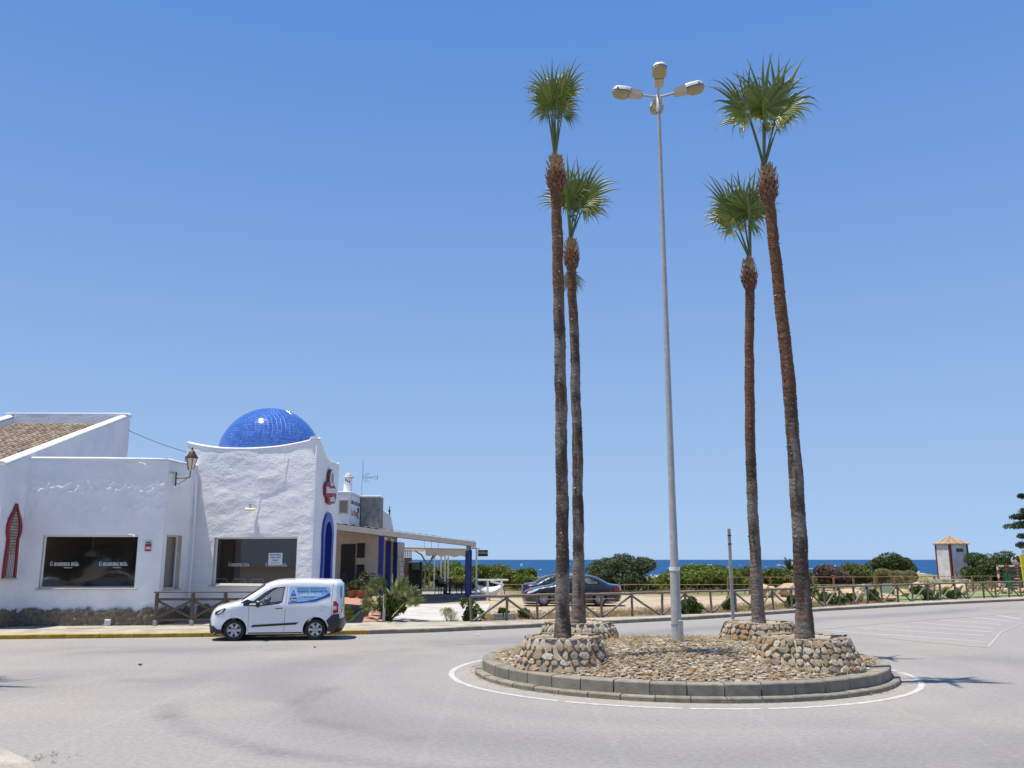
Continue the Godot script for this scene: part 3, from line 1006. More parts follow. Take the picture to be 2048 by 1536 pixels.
func frond(root: Node3D, o: Vector3, f: Array) -> void:
	var lean: float = f[0] * (0.72 if abs(f[0]) < 1.6 else 1.0)
	var hang: bool = abs(lean) > 1.6
	var dir := Vector3(sin(lean), cos(lean), f[1]).normalized() if not hang else Vector3(0.1, -1, -0.15).normalized()
	if hang:
		o += Vector3(0.0, -0.85, -0.1)
	var st := begin()
	# leaf stalk
	var pts: Array = []
	var rad: Array = []
	var p := o
	var g := dir.lerp(Vector3.UP, 0.45).normalized() if not hang else Vector3(0.25, -0.4, -0.6).normalized()
	for i in 8:
		pts.append(p); rad.append(lerp(0.032, 0.014, i / 7.0))
		g = g.lerp(dir, 0.3).normalized()
		p += g * (f[2] + [0.08, 0.25, 0.12, 0.18][f[5]] * (0.0 if hang else 1.0)) / 7.0
	st.set_color(Color(0.13, 0.16, 0.05))
	tube(st, pts, rad, 6, false)
	var u: Vector3 = (g + Vector3(lean * 0.35, 0, f[1] * 0.3)).normalized() if not hang else g
	var face := Vector3(sin(f[4]), 0.15, cos(f[4]))
	var right := u.cross(face).normalized()
	var nrm := right.cross(u).normalized()
	var c: Vector3 = pts[7]
	var count := 38
	var span := 2.55
	var low: float = [0.42, 0.5, 0.46, 0.46][f[5]]
	var dphi := 2.0 * span / count
	var R: float = f[3] * [1.3, 1.2, 1.18, 1.16][f[5]]
	for k in count:
		var phi := -span + dphi * (k + 0.5)
		var d0 := u * cos(phi) + right * sin(phi) + nrm * 0.22 * (1.0 - cos(phi * 1.0))
		d0 = d0.normalized()
		var l: float = R * (low + (1.0 - low) * pow((cos(phi) + 1.0) * 0.5, 1.5)) * rng.randf_range(0.82, 1.14)
		var droop := rng.randf_range(0.3, 2.6)
		if rng.randf() < 0.08: l *= rng.randf_range(0.5, 0.8)
		droop *= 0.4 + 0.5 * abs(sin(phi)) + (1.6 if abs(phi) > 1.5 else 0.0)
		if rng.randf() < 0.2: droop *= 2.8
		var side0 := (right * cos(phi) - u * sin(phi)).normalized()
		var green := Color(0.095, 0.14, 0.02).lerp(Color(0.235, 0.26, 0.055), rng.randf())
		var tipc := green.lerp(Color(0.36, 0.35, 0.16), rng.randf_range(0.1, 0.9))
		var pos := c + d0 * 0.03
		var dd := d0
		var steps := 9
		var prev: Array = []
		st.set_smooth_group(2)
		for i in steps + 1:
			var s := float(i) / steps
			var r := s * l
			var hw := r * tan(dphi * 0.5) * 1.02
			if s > 0.5:
				hw = 0.5 * l * tan(dphi * 0.5) * lerp(0.85, 0.05, (s - 0.5) * 2.0)
			var side := side0
			var now := [pos - side * hw, pos + nrm * hw * 0.55, pos + side * hw]
			if i > 0:
				var ca := green.lerp(tipc, smoothstep(0.55, 1.0, s))
				st.set_color(ca)
				quad(st, prev[0], now[0], now[1], prev[1])
				quad(st, prev[1], now[1], now[2], prev[2])
			prev = now
			if s > 0.36:
				dd = (dd + Vector3(0.05, -1.0, 0.02) * droop * (s - 0.3) * 0.62).normalized()
			pos += dd * l / steps
	var m := build(st, "frond", M.leaf, root)

func luminaire(root: Node3D, turn: float, at: Vector3) -> void:
	var xf := Transform3D(Basis(Vector3.UP, turn) * Basis(Vector3(0, 0, 1), 0.2), at)
	var holder := Node3D.new()
	holder.name = "luminaire"
	root.add_child(holder, true)
	holder.transform = xf
	var st := begin()
	tube(st, [Vector3(0.03, 0, 0), Vector3(0.46, 0, 0)], [0.03, 0.03], 8)
	build(st, "arm", M.steel, holder)
	st = begin()
	prism(st, PackedVector2Array([Vector2(0.4, -0.05), Vector2(0.4, 0.085), Vector2(0.7, 0.1), Vector2(0.7, -0.07)]), -0.11, 0.11)
	build(st, "gear_box", mat(0.47, 0.4, 0.31, 0.6), holder)
	# hood: rounded shell, wider than the gear box
	var hood := begin()
	hood.set_smooth_group(1)
	var bowl := begin()
	bowl.set_smooth_group(1)
	var nx := 10; var na := 10
	for part in 2:
		var grid: Array = []
		for i in nx + 1:
			var t := float(i) / nx
			var x := 0.68 + 0.46 * t
			var w: float = 0.165 * pow(clamp(1.0 - pow(max(0.0, (t - 0.55) / 0.45), 2.4), 0.0, 1.0), 0.5) * lerp(0.78, 1.0, smoothstep(0.0, 0.25, t))
			var hh := (0.13 if part == 0 else 0.12) * pow(clamp(1.0 - pow(max(0.0, (t - 0.6) / 0.4), 2.2), 0.0, 1.0), 0.5)
			if part == 1: hh *= smoothstep(-0.1, 0.35, t)
			var row: Array = []
			for k in na + 1:
				var a := PI * k / na
				var sq := pow(sin(a), 0.6)
				row.append(Vector3(x, (hh * sq if part == 0 else -hh * sq) - 0.012 * (1 if part else -1), w * signf(cos(a)) * pow(abs(cos(a)), 0.6)))
			grid.append(row)
		for i in nx:
			for k in na:
				if part == 0:
					quad(hood, grid[i][k], grid[i][k + 1], grid[i + 1][k + 1], grid[i + 1][k])
				else:
					quad(bowl, grid[i][k], grid[i + 1][k], grid[i + 1][k + 1], grid[i][k + 1])
	build(hood, "hood", mat(0.6, 0.6, 0.58, 0.5), holder)
	build(bowl, "lamp_bowl", M.lamp_glass, holder)
	box_at(holder, "latch", Vector3(1.0, 0.03, 0.155), Vector3(0.03, 0.08, 0.02), M.dark_metal, 0.004)
	box_at(holder, "latch", Vector3(1.0, 0.03, -0.155), Vector3(0.03, 0.08, 0.02), M.dark_metal, 0.004)

func lamp_post(at: Vector3) -> void:
	var root := thing("street_lamp", "tall tapering steel street lamp with four heads, standing amid the palms", "street lamp", at)
	var st := begin()
	var top := 12.75
	lathe(st, [Vector2(0.112, -0.2), Vector2(0.108, 1.55), Vector2(0.09, 1.7), Vector2(0.076, 3.4), Vector2(0.064, 6.8), Vector2(0.04, top)], 20)
	build(st, "pole", M.steel, root)
	box_at(root, "service_door", Vector3(0.07, 0.28, 0.1), Vector3(0.1, 0.36, 0.06), M.steel, 0.01)
	st = begin()
	lathe(st, [Vector2(0.115, 1.5), Vector2(0.115, 1.58)], 20)
	build(st, "clamp_band", M.white, root)
	st = begin()
	lathe(st, [Vector2(0.1165, 0.35), Vector2(0.1165, 0.372)], 20)
	build(st, "blue_tape", mat(0.1, 0.25, 0.5, 0.6), root)
	st = begin()
	lathe(st, [Vector2(0.055, top - 0.4), Vector2(0.055, top + 0.05), Vector2(0.0, top + 0.06)], 14)
	build(st, "head_collar", M.steel, root)
	for k in 4:
		luminaire(root, -0.12 + k * PI / 2, Vector3(0, top, 0))

# ---------------------------------------------------------------- the restaurant
# a plastered wall skin from a to b (x, distance), with openings [u0, y0, u1, y1] and an uneven surface
func wall_skin(st: SurfaceTool, a: Vector2, b: Vector2, y0: float, top: Callable, holes: Array, cell: float, bump: Callable) -> void:
	var l := a.distance_to(b)
	var t := (b - a) / l
	var out := Vector3(t.y, 0, t.x)  # outwards when walking with the street on the right hand
	var us: Array = [0.0, l]
	var u := cell
	while u < l - 0.01:
		us.append(u); u += cell
	var low := 99.0
	for i in 11:
		low = min(low, top.call(l * i / 10.0))
	var ys: Array = [y0]
	var y := y0 + cell
	while y < low - 0.08:
		ys.append(y); y += cell
	for h in holes:
		for e in [h[0], h[2]]:
			us = us.filter(func(v): return abs(v - e) > cell * 0.4 or v == 0.0 or v == l)
			us.append(e)
		for e in [h[1], h[3]]:
			ys = ys.filter(func(v): return abs(v - e) > cell * 0.4)
			ys.append(e)
	us.sort(); ys.sort()
	var rows := ys.size()
	for k in 4:
		ys.append(-(k + 1) / 4.0)  # the last rows follow the top edge
	var pt := func(i: int, j: int) -> Vector3:
		var uu: float = us[i]
		var yy: float = ys[j]
		if yy < 0.0:
			yy = lerp(float(ys[rows - 1]), float(top.call(uu)), -yy)
		var e: float = bump.call(uu, yy)
		for h in holes:
			var dx: float = max(h[0] - uu, uu - h[2]); var dy: float = max(h[1] - yy, yy - h[3])
			e *= clamp(max(dx, dy) / 0.12, 0.0, 1.0)
		e *= clamp(min(uu, l - uu) / 0.1, 0.0, 1.0)
		var q := a + t * uu
		return V(q.x, q.y, yy) + out * e
	var grid: Array = []
	for i in us.size():
		var col := PackedVector3Array()
		for j in ys.size():
			col.append(pt.call(i, j))
		grid.append(col)
	st.set_smooth_group(1)
	for i in us.size() - 1:
		var um: float = (us[i] + us[i + 1]) * 0.5
		for j in ys.size() - 1:
			var ym: float = (grid[i][j].y + grid[i][j + 1].y) * 0.5
			var open := false
			for h in holes:
				if um > h[0] and um < h[2] and ym > h[1] and ym < h[3]: open = true
			if not open:
				quad(st, grid[i][j], grid[i][j + 1], grid[i + 1][j + 1], grid[i + 1][j])

# a rounded coping along 3D points
func coping(st: SurfaceTool, pts: Array, wide: float, thick: float, inward: Vector3) -> void:
	st.set_smooth_group(1)
	var rings: Array = []
	for p in pts:
		var ring: Array = []
		for k in 9:
			var a := PI * k / 8
			ring.append(p + inward * (wide * 0.5 - cos(a) * wide * 0.5 - 0.02) + Vector3.UP * (thick * (pow(sin(a), 0.5) - 0.5)))
		rings.append(ring)
	for i in rings.size() - 1:
		for k in 8:
			quad(st, rings[i][k], rings[i][k + 1], rings[i + 1][k + 1], rings[i + 1][k])
		quad(st, rings[i][8], rings[i][0], rings[i + 1][0], rings[i + 1][8])
	for e in [0, rings.size() - 1]:
		for k in range(1, 8):
			tri(st, rings[e][0], rings[e][k], rings[e][k + 1])

# a framed pane set back in an opening of the wall a-b
func shop_window(root: Node3D, a: Vector2, b: Vector2, h: Array, back: float, frame: float, panes: int, label := "") -> Node3D:
	var l := a.distance_to(b)
	var t := (b - a) / l
	var o := Node3D.new()
	o.name = "window"
	root.add_child(o, true)
	if label != "":
		o.set_meta("label", label)
	var m: Vector2 = a + t * ((h[0] + h[2]) * 0.5)
	o.position = V(m.x, m.y, (h[1] + h[3]) * 0.5) - root.position
	o.rotation.y = atan2(t.y, t.x)
	var w: float = h[2] - h[0]; var hh: float = h[3] - h[1]
	# reveals
	var st := begin()
	st.set_smooth_group(-1)
	var c := [Vector3(-w / 2, -hh / 2, 0), Vector3(w / 2, -hh / 2, 0), Vector3(w / 2, hh / 2, 0), Vector3(-w / 2, hh / 2, 0)]
	for k in 4:
		var p: Vector3 = c[k]; var q: Vector3 = c[(k + 1) % 4]
		quad(st, p, q, q + Vector3(0, 0, -back - 0.06), p + Vector3(0, 0, -back - 0.06))
	node(done(st), "reveal", M.cream if frame > 0.04 else M.plaster, o)
	var fm: Material = M.white
	for s in [-1, 1]:
		box_at(o, "frame_bar", Vector3(s * (w / 2 - frame / 2), 0, -back), Vector3(frame, hh, 0.06), fm, 0.005)
		box_at(o, "frame_bar", Vector3(0, s * (hh / 2 - frame / 2), -back + 0.003), Vector3(w - 2 * frame, frame, 0.06), fm, 0.005)
	for k in panes:
		var pw := (w - 2 * frame) / panes
		var bm := BoxMesh.new()
		bm.size = Vector3(pw - 0.004, hh - 2 * frame, 0.008)
		node(bm, "pane", M.glass, o, Vector3(-w / 2 + frame + pw * (k + 0.5), 0, -back))
	box_at(o, "sill", Vector3(0, -hh / 2 - 0.03, 0.03 - back * 0.5), Vector3(w + 0.16, 0.05, back + 0.12), M.cream, 0.008)
	return o

func room(root: Node3D, a: Vector2, b: Vector2, y0: float, y1: float, deep: float, called: String) -> void:
	var t := (b - a).normalized()
	var inn := Vector2(-t.y, t.x)
	var st := begin()
	st.set_smooth_group(-1)
	var p := [a + inn * 0.25, b + inn * 0.25, b + Vector2(0, deep), a + Vector2(0, deep)]
	var lo: Array = []; var hi: Array = []
	for q in p:
		lo.append(V(q.x, q.y, y0)); hi.append(V(q.x, q.y, y1))
	for k in [1, 2, 3]:
		quad(st, lo[k], lo[(k + 1) % 4], hi[(k + 1) % 4], hi[k])
	quad(st, lo[0], lo[1], lo[2], lo[3]); quad(st, hi[0], hi[1], hi[2], hi[3])
	build(st, called, mat(0.42, 0.3, 0.2, 0.7), root, true)

func make_restaurant() -> void:
	var root := thing("restaurant", "white plastered restaurant with a blue tiled dome and a sloping tiled roof", "restaurant", V(-12.3, 33.0, 0.115))
	var n := FastNoiseLite.new(); n.seed = 31; n.frequency = 0.8; n.fractal_octaves = 4
	var nr := FastNoiseLite.new(); nr.seed = 32; nr.frequency = 1.5; nr.fractal_octaves = 5; nr.fractal_type = FastNoiseLite.FRACTAL_RIDGED
	# --- wing with the broad shop window
	var P0 := Vector2(-17.0, 31.22); var P1 := Vector2(-12.3, 31.72); var P2 := Vector2(-12.05, 34.0)
	var flat_top := func(_u: float) -> float: return 5.82
	var soft := func(u: float, y: float) -> float:
		var e := n.get_noise_2d(u, y) * 0.012
		# rough trowelled bands
		var band: float = exp(-pow((y - 4.8 + 0.12 * sin(u * 2.0)) / 0.34, 2.0)) + 0.8 * exp(-pow((y - 4.1) / 0.2, 2.0)) * smoothstep(0.3, 0.6, n.get_noise_2d(u * 1.5, 7.0) + 0.5) + 0.5 * exp(-pow((y - 5.6) / 0.2, 2.0))
		return e + band * (nr.get_noise_2d(u * 1.3, y * 2.4)) * 0.05
	var st := begin()
	var win1 := [0.72, 1.36, 3.9, 3.17]
	wall_skin(st, P0, P1, 0.0, flat_top, [win1], 0.055, soft)
	build(st, "front_wall", M.plaster, root, true)
	var calm := func(u: float, y: float) -> float: return n.get_noise_2d(u, y) * 0.01
	st = begin()
	var win_s := [0.3, 1.3, 1.45, 3.2]
	wall_skin(st, P1, P2, 0.0, flat_top, [win_s], 0.12, calm)
	build(st, "side_wall", M.plaster, root, true)
	st = begin()
	coping(st, [V(-17.0, 31.22, 5.86), V(-14.6, 31.47, 5.87), V(-12.3, 31.72, 5.86)], 0.3, 0.1, Vector3(0, 0, -1))
	build(st, "coping", M.plaster, root, true)
	st = begin()
	coping(st, [V(-12.3, 31.72, 5.86), V(-12.05, 34.0, 5.86)], 0.3, 0.1, Vector3(-1, 0, 0))
	build(st, "coping", M.plaster, root, true)
	st = begin()
	st.set_smooth_group(-1)
	quad(st, V(-17, 31.3, 5.4), V(-12.2, 31.8, 5.4), V(-12.0, 38.0, 5.4), V(-17, 38.0, 5.4))
	build(st, "flat_roof", M.concrete, root, true)
	var w1 := shop_window(root, P0, P1, win1, 0.16, 0.05, 2, "broad shop window with white lettering")
	for x in [-0.85, 0.78]:
		letters(w1, "lettering", "G mamma mía.", 0.16, Transform3D(Basis(), Vector3(x, -0.07, -0.148)), mat(0.62, 0.66, 0.68, 0.7), 0.003, 0.6, "Droid Serif")
		letters(w1, "lettering", "ristorante", 0.045, Transform3D(Basis(), Vector3(x + 0.12, -0.2, -0.148)), mat(0.62, 0.66, 0.68, 0.7), 0.003, 0.9, "Droid Serif")
	for q in [[-16.2, 0.55], [-15.3, 0.4], [-13.2, 0.5]]:
		box_at(root, "wall_picture", V(q[0], 36.1, 2.5) - root.position, Vector3(q[1], 0.65, 0.05), mat(0.3, 0.3, 0.27, 0.5), 0.01)
	box_at(root, "counter", V(-14.5, 35.6, 0.85) - root.position, Vector3(3.6, 1.1, 0.6), mat(0.4, 0.4, 0.4, 0.5), 0.02)
	for q in [[-15.6, 33.6], [-13.6, 33.9]]:
		var lampst := begin()
		lathe(lampst, [Vector2(0.3, 0), Vector2(0.24, 0.13), Vector2(0.12, 0.22), Vector2(0.02, 0.25), Vector2(0.012, 1.2)], 18, Transform3D(Basis(), V(q[0], q[1], 2.45)))
		build(lampst, "pendant_shade", mat(0.5, 0.42, 0.28, 0.5), root, true)
	shop_window(root, P1, P2, win_s, 0.2, 0.05, 1, "narrow side window")
	room(root, P0 + Vector2(0.1, 0), P1 - Vector2(0.1, 0), 0.3, 3.7, 5.0, "dining_room")
	# --- wing with the sloping tiled roof
	var G0 := Vector2(-17.0, 29.8); var G1 := Vector2(-17.0, 39.1)
	var slope := func(u: float) -> float: return lerp(5.5, 8.62, u / 9.3)
	st = begin()
	var niche := [0.3, 1.75, 1.12, 3.9]
	wall_skin(st, G0, G1, 0.0, slope, [], 0.15, calm)
	build(st, "gable_wall", M.plaster, root, true)
	st = begin()
	var front_top := func(_u: float) -> float: return 5.5
	wall_skin(st, Vector2(-22.4, 29.8), G0, 0.0, front_top, [], 0.12, soft)
	build(st, "front_wall", M.plaster, root, true)
	st = begin()
	wall_skin(st, Vector2(-22.4, 39.1), Vector2(-22.4, 29.8), 0.0, func(u: float) -> float: return lerp(8.62, 5.5, u / 9.3), [], 0.3, calm)
	wall_skin(st, Vector2(-17.0, 39.1), Vector2(-22.4, 39.1), 0.0, func(_u: float) -> float: return 8.62, [], 0.3, calm)
	build(st, "rear_wall", M.plaster, root, true)
	st = begin()
	coping(st, [V(-17.0, 29.75, 5.52), V(-17.0, 34.4, 7.08), V(-17.0, 39.2, 8.68)], 0.42, 0.13, Vector3(-1, 0, 0))
	build(st, "coping", M.plaster, root, true)
	st = begin()
	coping(st, [V(-22.4, 39.1, 8.66), V(-17.0, 39.1, 8.66)], 0.4, 0.12, Vector3(0, 0, 1))
	build(st, "coping", M.plaster, root, true)
	st = begin()
	coping(st, [V(-22.4, 29.75, 5.52), V(-22.4, 39.2, 8.68)], 0.42, 0.13, Vector3(1, 0, 0))
	build(st, "coping", M.plaster, root, true)
	# inner face of the ridge parapet
	st = begin()
	wall_skin(st, Vector2(-22.0, 38.72), Vector2(-17.35, 38.72), 7.6, func(_u: float) -> float: return 8.64, [], 0.3, calm)
	wall_skin(st, Vector2(-22.0, 29.9), Vector2(-22.0, 38.72), 4.9, func(u: float) -> float: return lerp(5.5, 8.6, u / 9.3), [], 0.5, calm)
	build(st, "parapet_inner_face", M.plaster, root, true)
	roof_tiles(root)
	red_window(root)
	# --- the domed block
	var D0 := Vector2(-12.57, 34.15); var D1 := Vector2(-7.18, 32.5); var D2 := Vector2(-7.0, 35.9); var D3 := Vector2(-12.5, 38.6)
	var dl := D0.distance_to(D1)
	var sag := func(u: float) -> float:
		var s := u / dl
		return 6.46 + 0.31 * pow(abs(s - 0.52) / 0.5, 2.2)
	var rough := func(u: float, y: float) -> float:
		return n.get_noise_2d(u * 0.45, y * 0.8) * 0.035 + nr.get_noise_2d(u * 0.5 + y * 0.5, y * 0.9 - u * 0.2) * 0.006
	var win2 := [1.5, 1.42, 5.0, 3.14]
	st = begin()
	wall_skin(st, D0, D1, 0.0, sag, [win2], 0.045, rough)
	build(st, "front_wall", M.plaster, root, true)
	var door := [1.15, 0.55, 2.75, 3.2]
	var side_top := func(u: float) -> float: return lerp(6.78, 6.12, smoothstep(0.0, 1.9, u))
	st = begin()
	wall_skin(st, D1, D2, 0.0, side_top, [[1.2, 0.55, 2.6, 4.05]], 0.1, calm)
	build(st, "side_wall", M.plaster, root, true)
	st = begin()
	wall_skin(st, D2, D3, 0.0, func(_u: float) -> float: return 6.2, [], 0.4, calm)
	wall_skin(st, D3, D0, 0.0, func(_u: float) -> float: return 6.6, [], 0.4, calm)
	build(st, "rear_wall", M.plaster, root, true)
	var crest: Array = []
	for i in 25:
		var u := dl * i / 24.0
		var q := D0.lerp(D1, i / 24.0)
		crest.append(V(q.x, q.y, sag.call(u) - 0.01))
	st = begin()
	coping(st, crest, 0.3, 0.09, Vector3(0.28, 0, -0.95))
	build(st, "coping", M.plaster, root, true)
	crest = []
	for i in 17:
		var q := D1.lerp(D2, i / 16.0)
		crest.append(V(q.x, q.y, side_top.call(3.4 * i / 16.0) - 0.01))
	st = begin()
	coping(st, crest, 0.3, 0.09, Vector3(-1, 0, -0.05))
	build(st, "coping", M.plaster, root, true)
	st = begin()
	st.set_smooth_group(-1)
	quad(st, V(D0.x, D0.y, 6.0), V(D1.x, D1.y, 6.0), V(D2.x, D2.y, 6.0), V(D3.x, D3.y, 6.0))
	build(st, "flat_roof", M.plaster, root, true)
	var w2 := shop_window(root, D0, D1, win2, 0.16, 0.05, 2, "shop window with a paper notice")
	for x in [-0.72, 0.85]:
		letters(w2, "lettering", "G mamma mía.", 0.15, Transform3D(Basis(), Vector3(x, -0.12, -0.148)), mat(0.55, 0.58, 0.6, 0.7), 0.003, 0.6, "Droid Serif")
	var notice := box_at(w2, "paper_notice", Vector3(0.8, 0.08, -0.14), Vector3(0.58, 0.43, 0.004), mat(0.72, 0.74, 0.78, 0.8), 0.001)
	var ink := mat(0.03, 0.03, 0.05, 0.8)
	var rows := [["SE BUSCA PERSONAL", 0.062, 0.145], ["COCINERO · PIZZERO", 0.055, 0.05], ["CAMARERO/A", 0.05, -0.05], ["interesados dejar curriculum", 0.032, -0.14]]
	for r in rows:
		letters(notice, "print", r[0], r[1], Transform3D(Basis(), Vector3(0, r[2], 0.003)), ink, 0.001, 0.6)
	room(root, D0 + Vector2(0.5, -0.1), D1 - Vector2(0.3, -0.1), 0.4, 3.6, 3.6, "dining_room")
	# white tubular chairs standing inside, behind the glass
	door_arch(root, D1, D2)
	dome(root, V(-9.72, 35.5, 6.3), 2.03)
	# small fittings on the walls
	var spot := Node3D.new()
	spot.name = "floodlight"
	root.add_child(spot, true)
	spot.position = V(-9.72, 33.2, 4.2) - root.position
	spot.rotation.y = 0.297
	box_at(spot, "bracket", Vector3(0, 0.1, 0.07), Vector3(0.08, 0.16, 0.1), mat(0.5, 0.46, 0.4, 0.7), 0.01)
	box_at(spot, "lamp_housing", Vector3(0, -0.04, 0.17), Vector3(0.36, 0.06, 0.24), mat(0.62, 0.56, 0.46, 0.6), 0.015, Basis(Vector3.RIGHT, 0.25))
	st = begin()
	tube(st, [V(-9.66, 33.17, 4.33), V(-9.5, 33.15, 5.3), V(-9.48, 33.14, 5.32), V(-8.45, 32.83, 5.45), V(-8.4, 32.81, 6.5)], [0.012, 0.012, 0.012, 0.012, 0.012], 5)
	build(st, "cable", M.white, root, true)
	for k in 2:
		st = begin()
		tube(st, [V(-11.98 + 0.2 * k, 33.15 + 0.75 * (1 - k), 5.7 - 0.2 * k), V(-11.93 + 0.19 * k, 33.2 + 0.55 * (1 - k), 3.4), V(-11.95 + 0.19 * k, 33.2 + 0.55 * (1 - k), 0.9)], [0.03, 0.03, 0.03], 8)
		build(st, "drainpipe", M.white, root, true)
	var poster := Node3D.new()
	poster.name = "wall_poster"
	root.add_child(poster, true)
	poster.position = V(-12.76, 31.655, 2.75) - root.position
	poster.rotation.y = 0.106
	box_at(poster, "print", Vector3(0, 0.2, 0.01), Vector3(0.2, 0.13, 0.012), mat(0.5, 0.5, 0.52, 0.7), 0.002)
	box_at(poster, "print", Vector3(0, 0.17, 0.018), Vector3(0.16, 0.04, 0.006), M.black, 0.001)
	box_at(poster, "board", Vector3(0, 0, 0.01), Vector3(0.21, 0.26, 0.012), mat(0.42, 0.03, 0.04, 0.6), 0.002)
	box_at(poster, "print", Vector3(0.01, -0.02, 0.018), Vector3(0.17, 0.08, 0.006), mat(0.6, 0.6, 0.62, 0.6), 0.001)
	for e in [[-13.3, 31.6, 5.72], [-13.45, 31.585, 3.2]]:
		st = begin()
		var p := V(e[0], e[1] - 0.03, e[2])
		tube(st, [p, p + Vector3(0.2, -0.02, 0.05), p + Vector3(0.24, -0.08, 0.05)], [0.012, 0.014, 0.03], 6)
		build(st, "wall_hook", M.white, root, true)
	# stone skirting along the foot of the walls
	var run := [[Vector2(-17.0, 29.8), Vector2(-17.0, 31.2)], [P0, P1], [P1, P2], [Vector2(-11.6, 33.85), D1]]
	for s in run:
		var a: Vector2 = s[0]; var b: Vector2 = s[1]
		var t := (b - a).normalized()
		var off := Vector2(t.y, -t.x) * 0.1
		var jag := FastNoiseLite.new(); jag.seed = 77; jag.frequency = 2.2; jag.fractal_octaves = 3
		var rock := FastNoiseLite.new(); rock.seed = 78; rock.frequency = 1.6; rock.noise_type = FastNoiseLite.TYPE_CELLULAR; rock.cellular_return_type = FastNoiseLite.RETURN_DISTANCE2_SUB
		var sk := begin()
		wall_skin(sk, a + off, b + off, 0.05, func(u: float) -> float: return 0.64 + jag.get_noise_2d(u, a.x) * 0.2, [], 0.05,
			func(u: float, y: float) -> float: return 0.05 * (rock.get_noise_2d(u * 1.2, y * 1.6 + a.y) + 0.6) + 0.035 * jag.get_noise_2d(u * 2.0, y * 2.0))
		build(sk, "stone_skirting", M.skirt, root, true)
	# round-the-corner lettering in red and white over the door
	wall_sign(root, D1, D2)

func roof_tiles(root: Node3D) -> void:
	var roof := Node3D.new()
	roof.name = "roof"
	root.add_child(roof, true)
	roof.position = V(-19.7, 34.4, 6.8) - root.position
	var off := root.position + roof.position
	var st := begin()
	st.set_smooth_group(-1)
	quad(st, V(-22.1, 29.9, 5.16), V(-17.2, 29.9, 5.16), V(-17.2, 38.8, 8.14), V(-22.1, 38.8, 8.14))
	var bed := build(st, "roof_bed", mat(0.1, 0.08, 0.06, 1.0), roof)
	bed.position = -off
	# one curved tile, lying along +y of its own frame
	var tile := begin()
	tile.set_smooth_group(1)
	for k in 7:
		for e in 2:
			var a0 := -0.1 + (PI + 0.2) * k / 7.0; var a1 := -0.1 + (PI + 0.2) * (k + 1) / 7.0
			var r0 := 0.105; var r1 := 0.088
			if e == 0:
				quad(tile, Vector3(-cos(a0) * r0, 0, sin(a0) * r0), Vector3(-cos(a0) * r1, 0.4, sin(a0) * r1), Vector3(-cos(a1) * r1, 0.4, sin(a1) * r1), Vector3(-cos(a1) * r0, 0, sin(a1) * r0))
			else:
				quad(tile, Vector3(-cos(a0) * r0, 0, sin(a0) * r0), Vector3(-cos(a1) * r0, 0, sin(a1) * r0), Vector3(-cos(a1) * (r0 - 0.02), 0, sin(a1) * (r0 - 0.02)), Vector3(-cos(a0) * (r0 - 0.02), 0, sin(a0) * (r0 - 0.02)))
	var mesh := done(tile)
	var up := (V(0, 38.8, 8.14) - V(0, 29.9, 5.16)).normalized()
	var nrm := Vector3.RIGHT.cross(up).normalized()
	if nrm.y < 0: nrm = -nrm
	var spots: Array = []
	for c in 21:
		for r in 30:
			var x := -17.34 - c * 0.225
			var p := V(x + rng.randf_range(-0.012, 0.012), 29.95, 5.18) + up * (r * 0.31 + rng.randf_range(-0.012, 0.012)) + nrm * rng.randf_range(0.005, 0.02)
			var b := Basis(Vector3.RIGHT, up + nrm * 0.06, nrm).orthonormalized() * Basis(Vector3(0, 0, 1), rng.randf_range(-0.03, 0.03))
			# how far inside the picture's view of the roof it lies
			var d: float = -p.z
			var seen: float = (p.x / d + 0.585)
			spots.append([Transform3D(b, p - off), seen if seen < 0 else 1.0 + d * 0.01])
			# the trough tile between
			spots.append([Transform3D(Basis(-b.x, b.y, -b.z), p - off + Vector3(0.1125, 0, 0) + nrm * 0.045), (seen if seen < 0 else 0.5 + d * 0.01)])
	spots.sort_custom(func(a, b): return a[1] > b[1])
	var rest: Array = []
	var tint: Array = []
	for i in spots.size():
		if i < 300:
			var o := node(mesh, "roof_tile", M.tile[rng.randi() % 3], roof)
			o.transform = spots[i][0]
		else:
			rest.append(spots[i][0])
			tint.append([Color(0.38, 0.3, 0.21), Color(0.47, 0.39, 0.29), Color(0.31, 0.25, 0.18)][rng.randi() % 3])
	var m: StandardMaterial3D = M.tile[0].duplicate()
	m.albedo_color = Color.WHITE
	m.vertex_color_use_as_albedo = true
	multi(mesh, rest, tint, "roof_tiles", m, roof).set_meta("kind", "stuff")

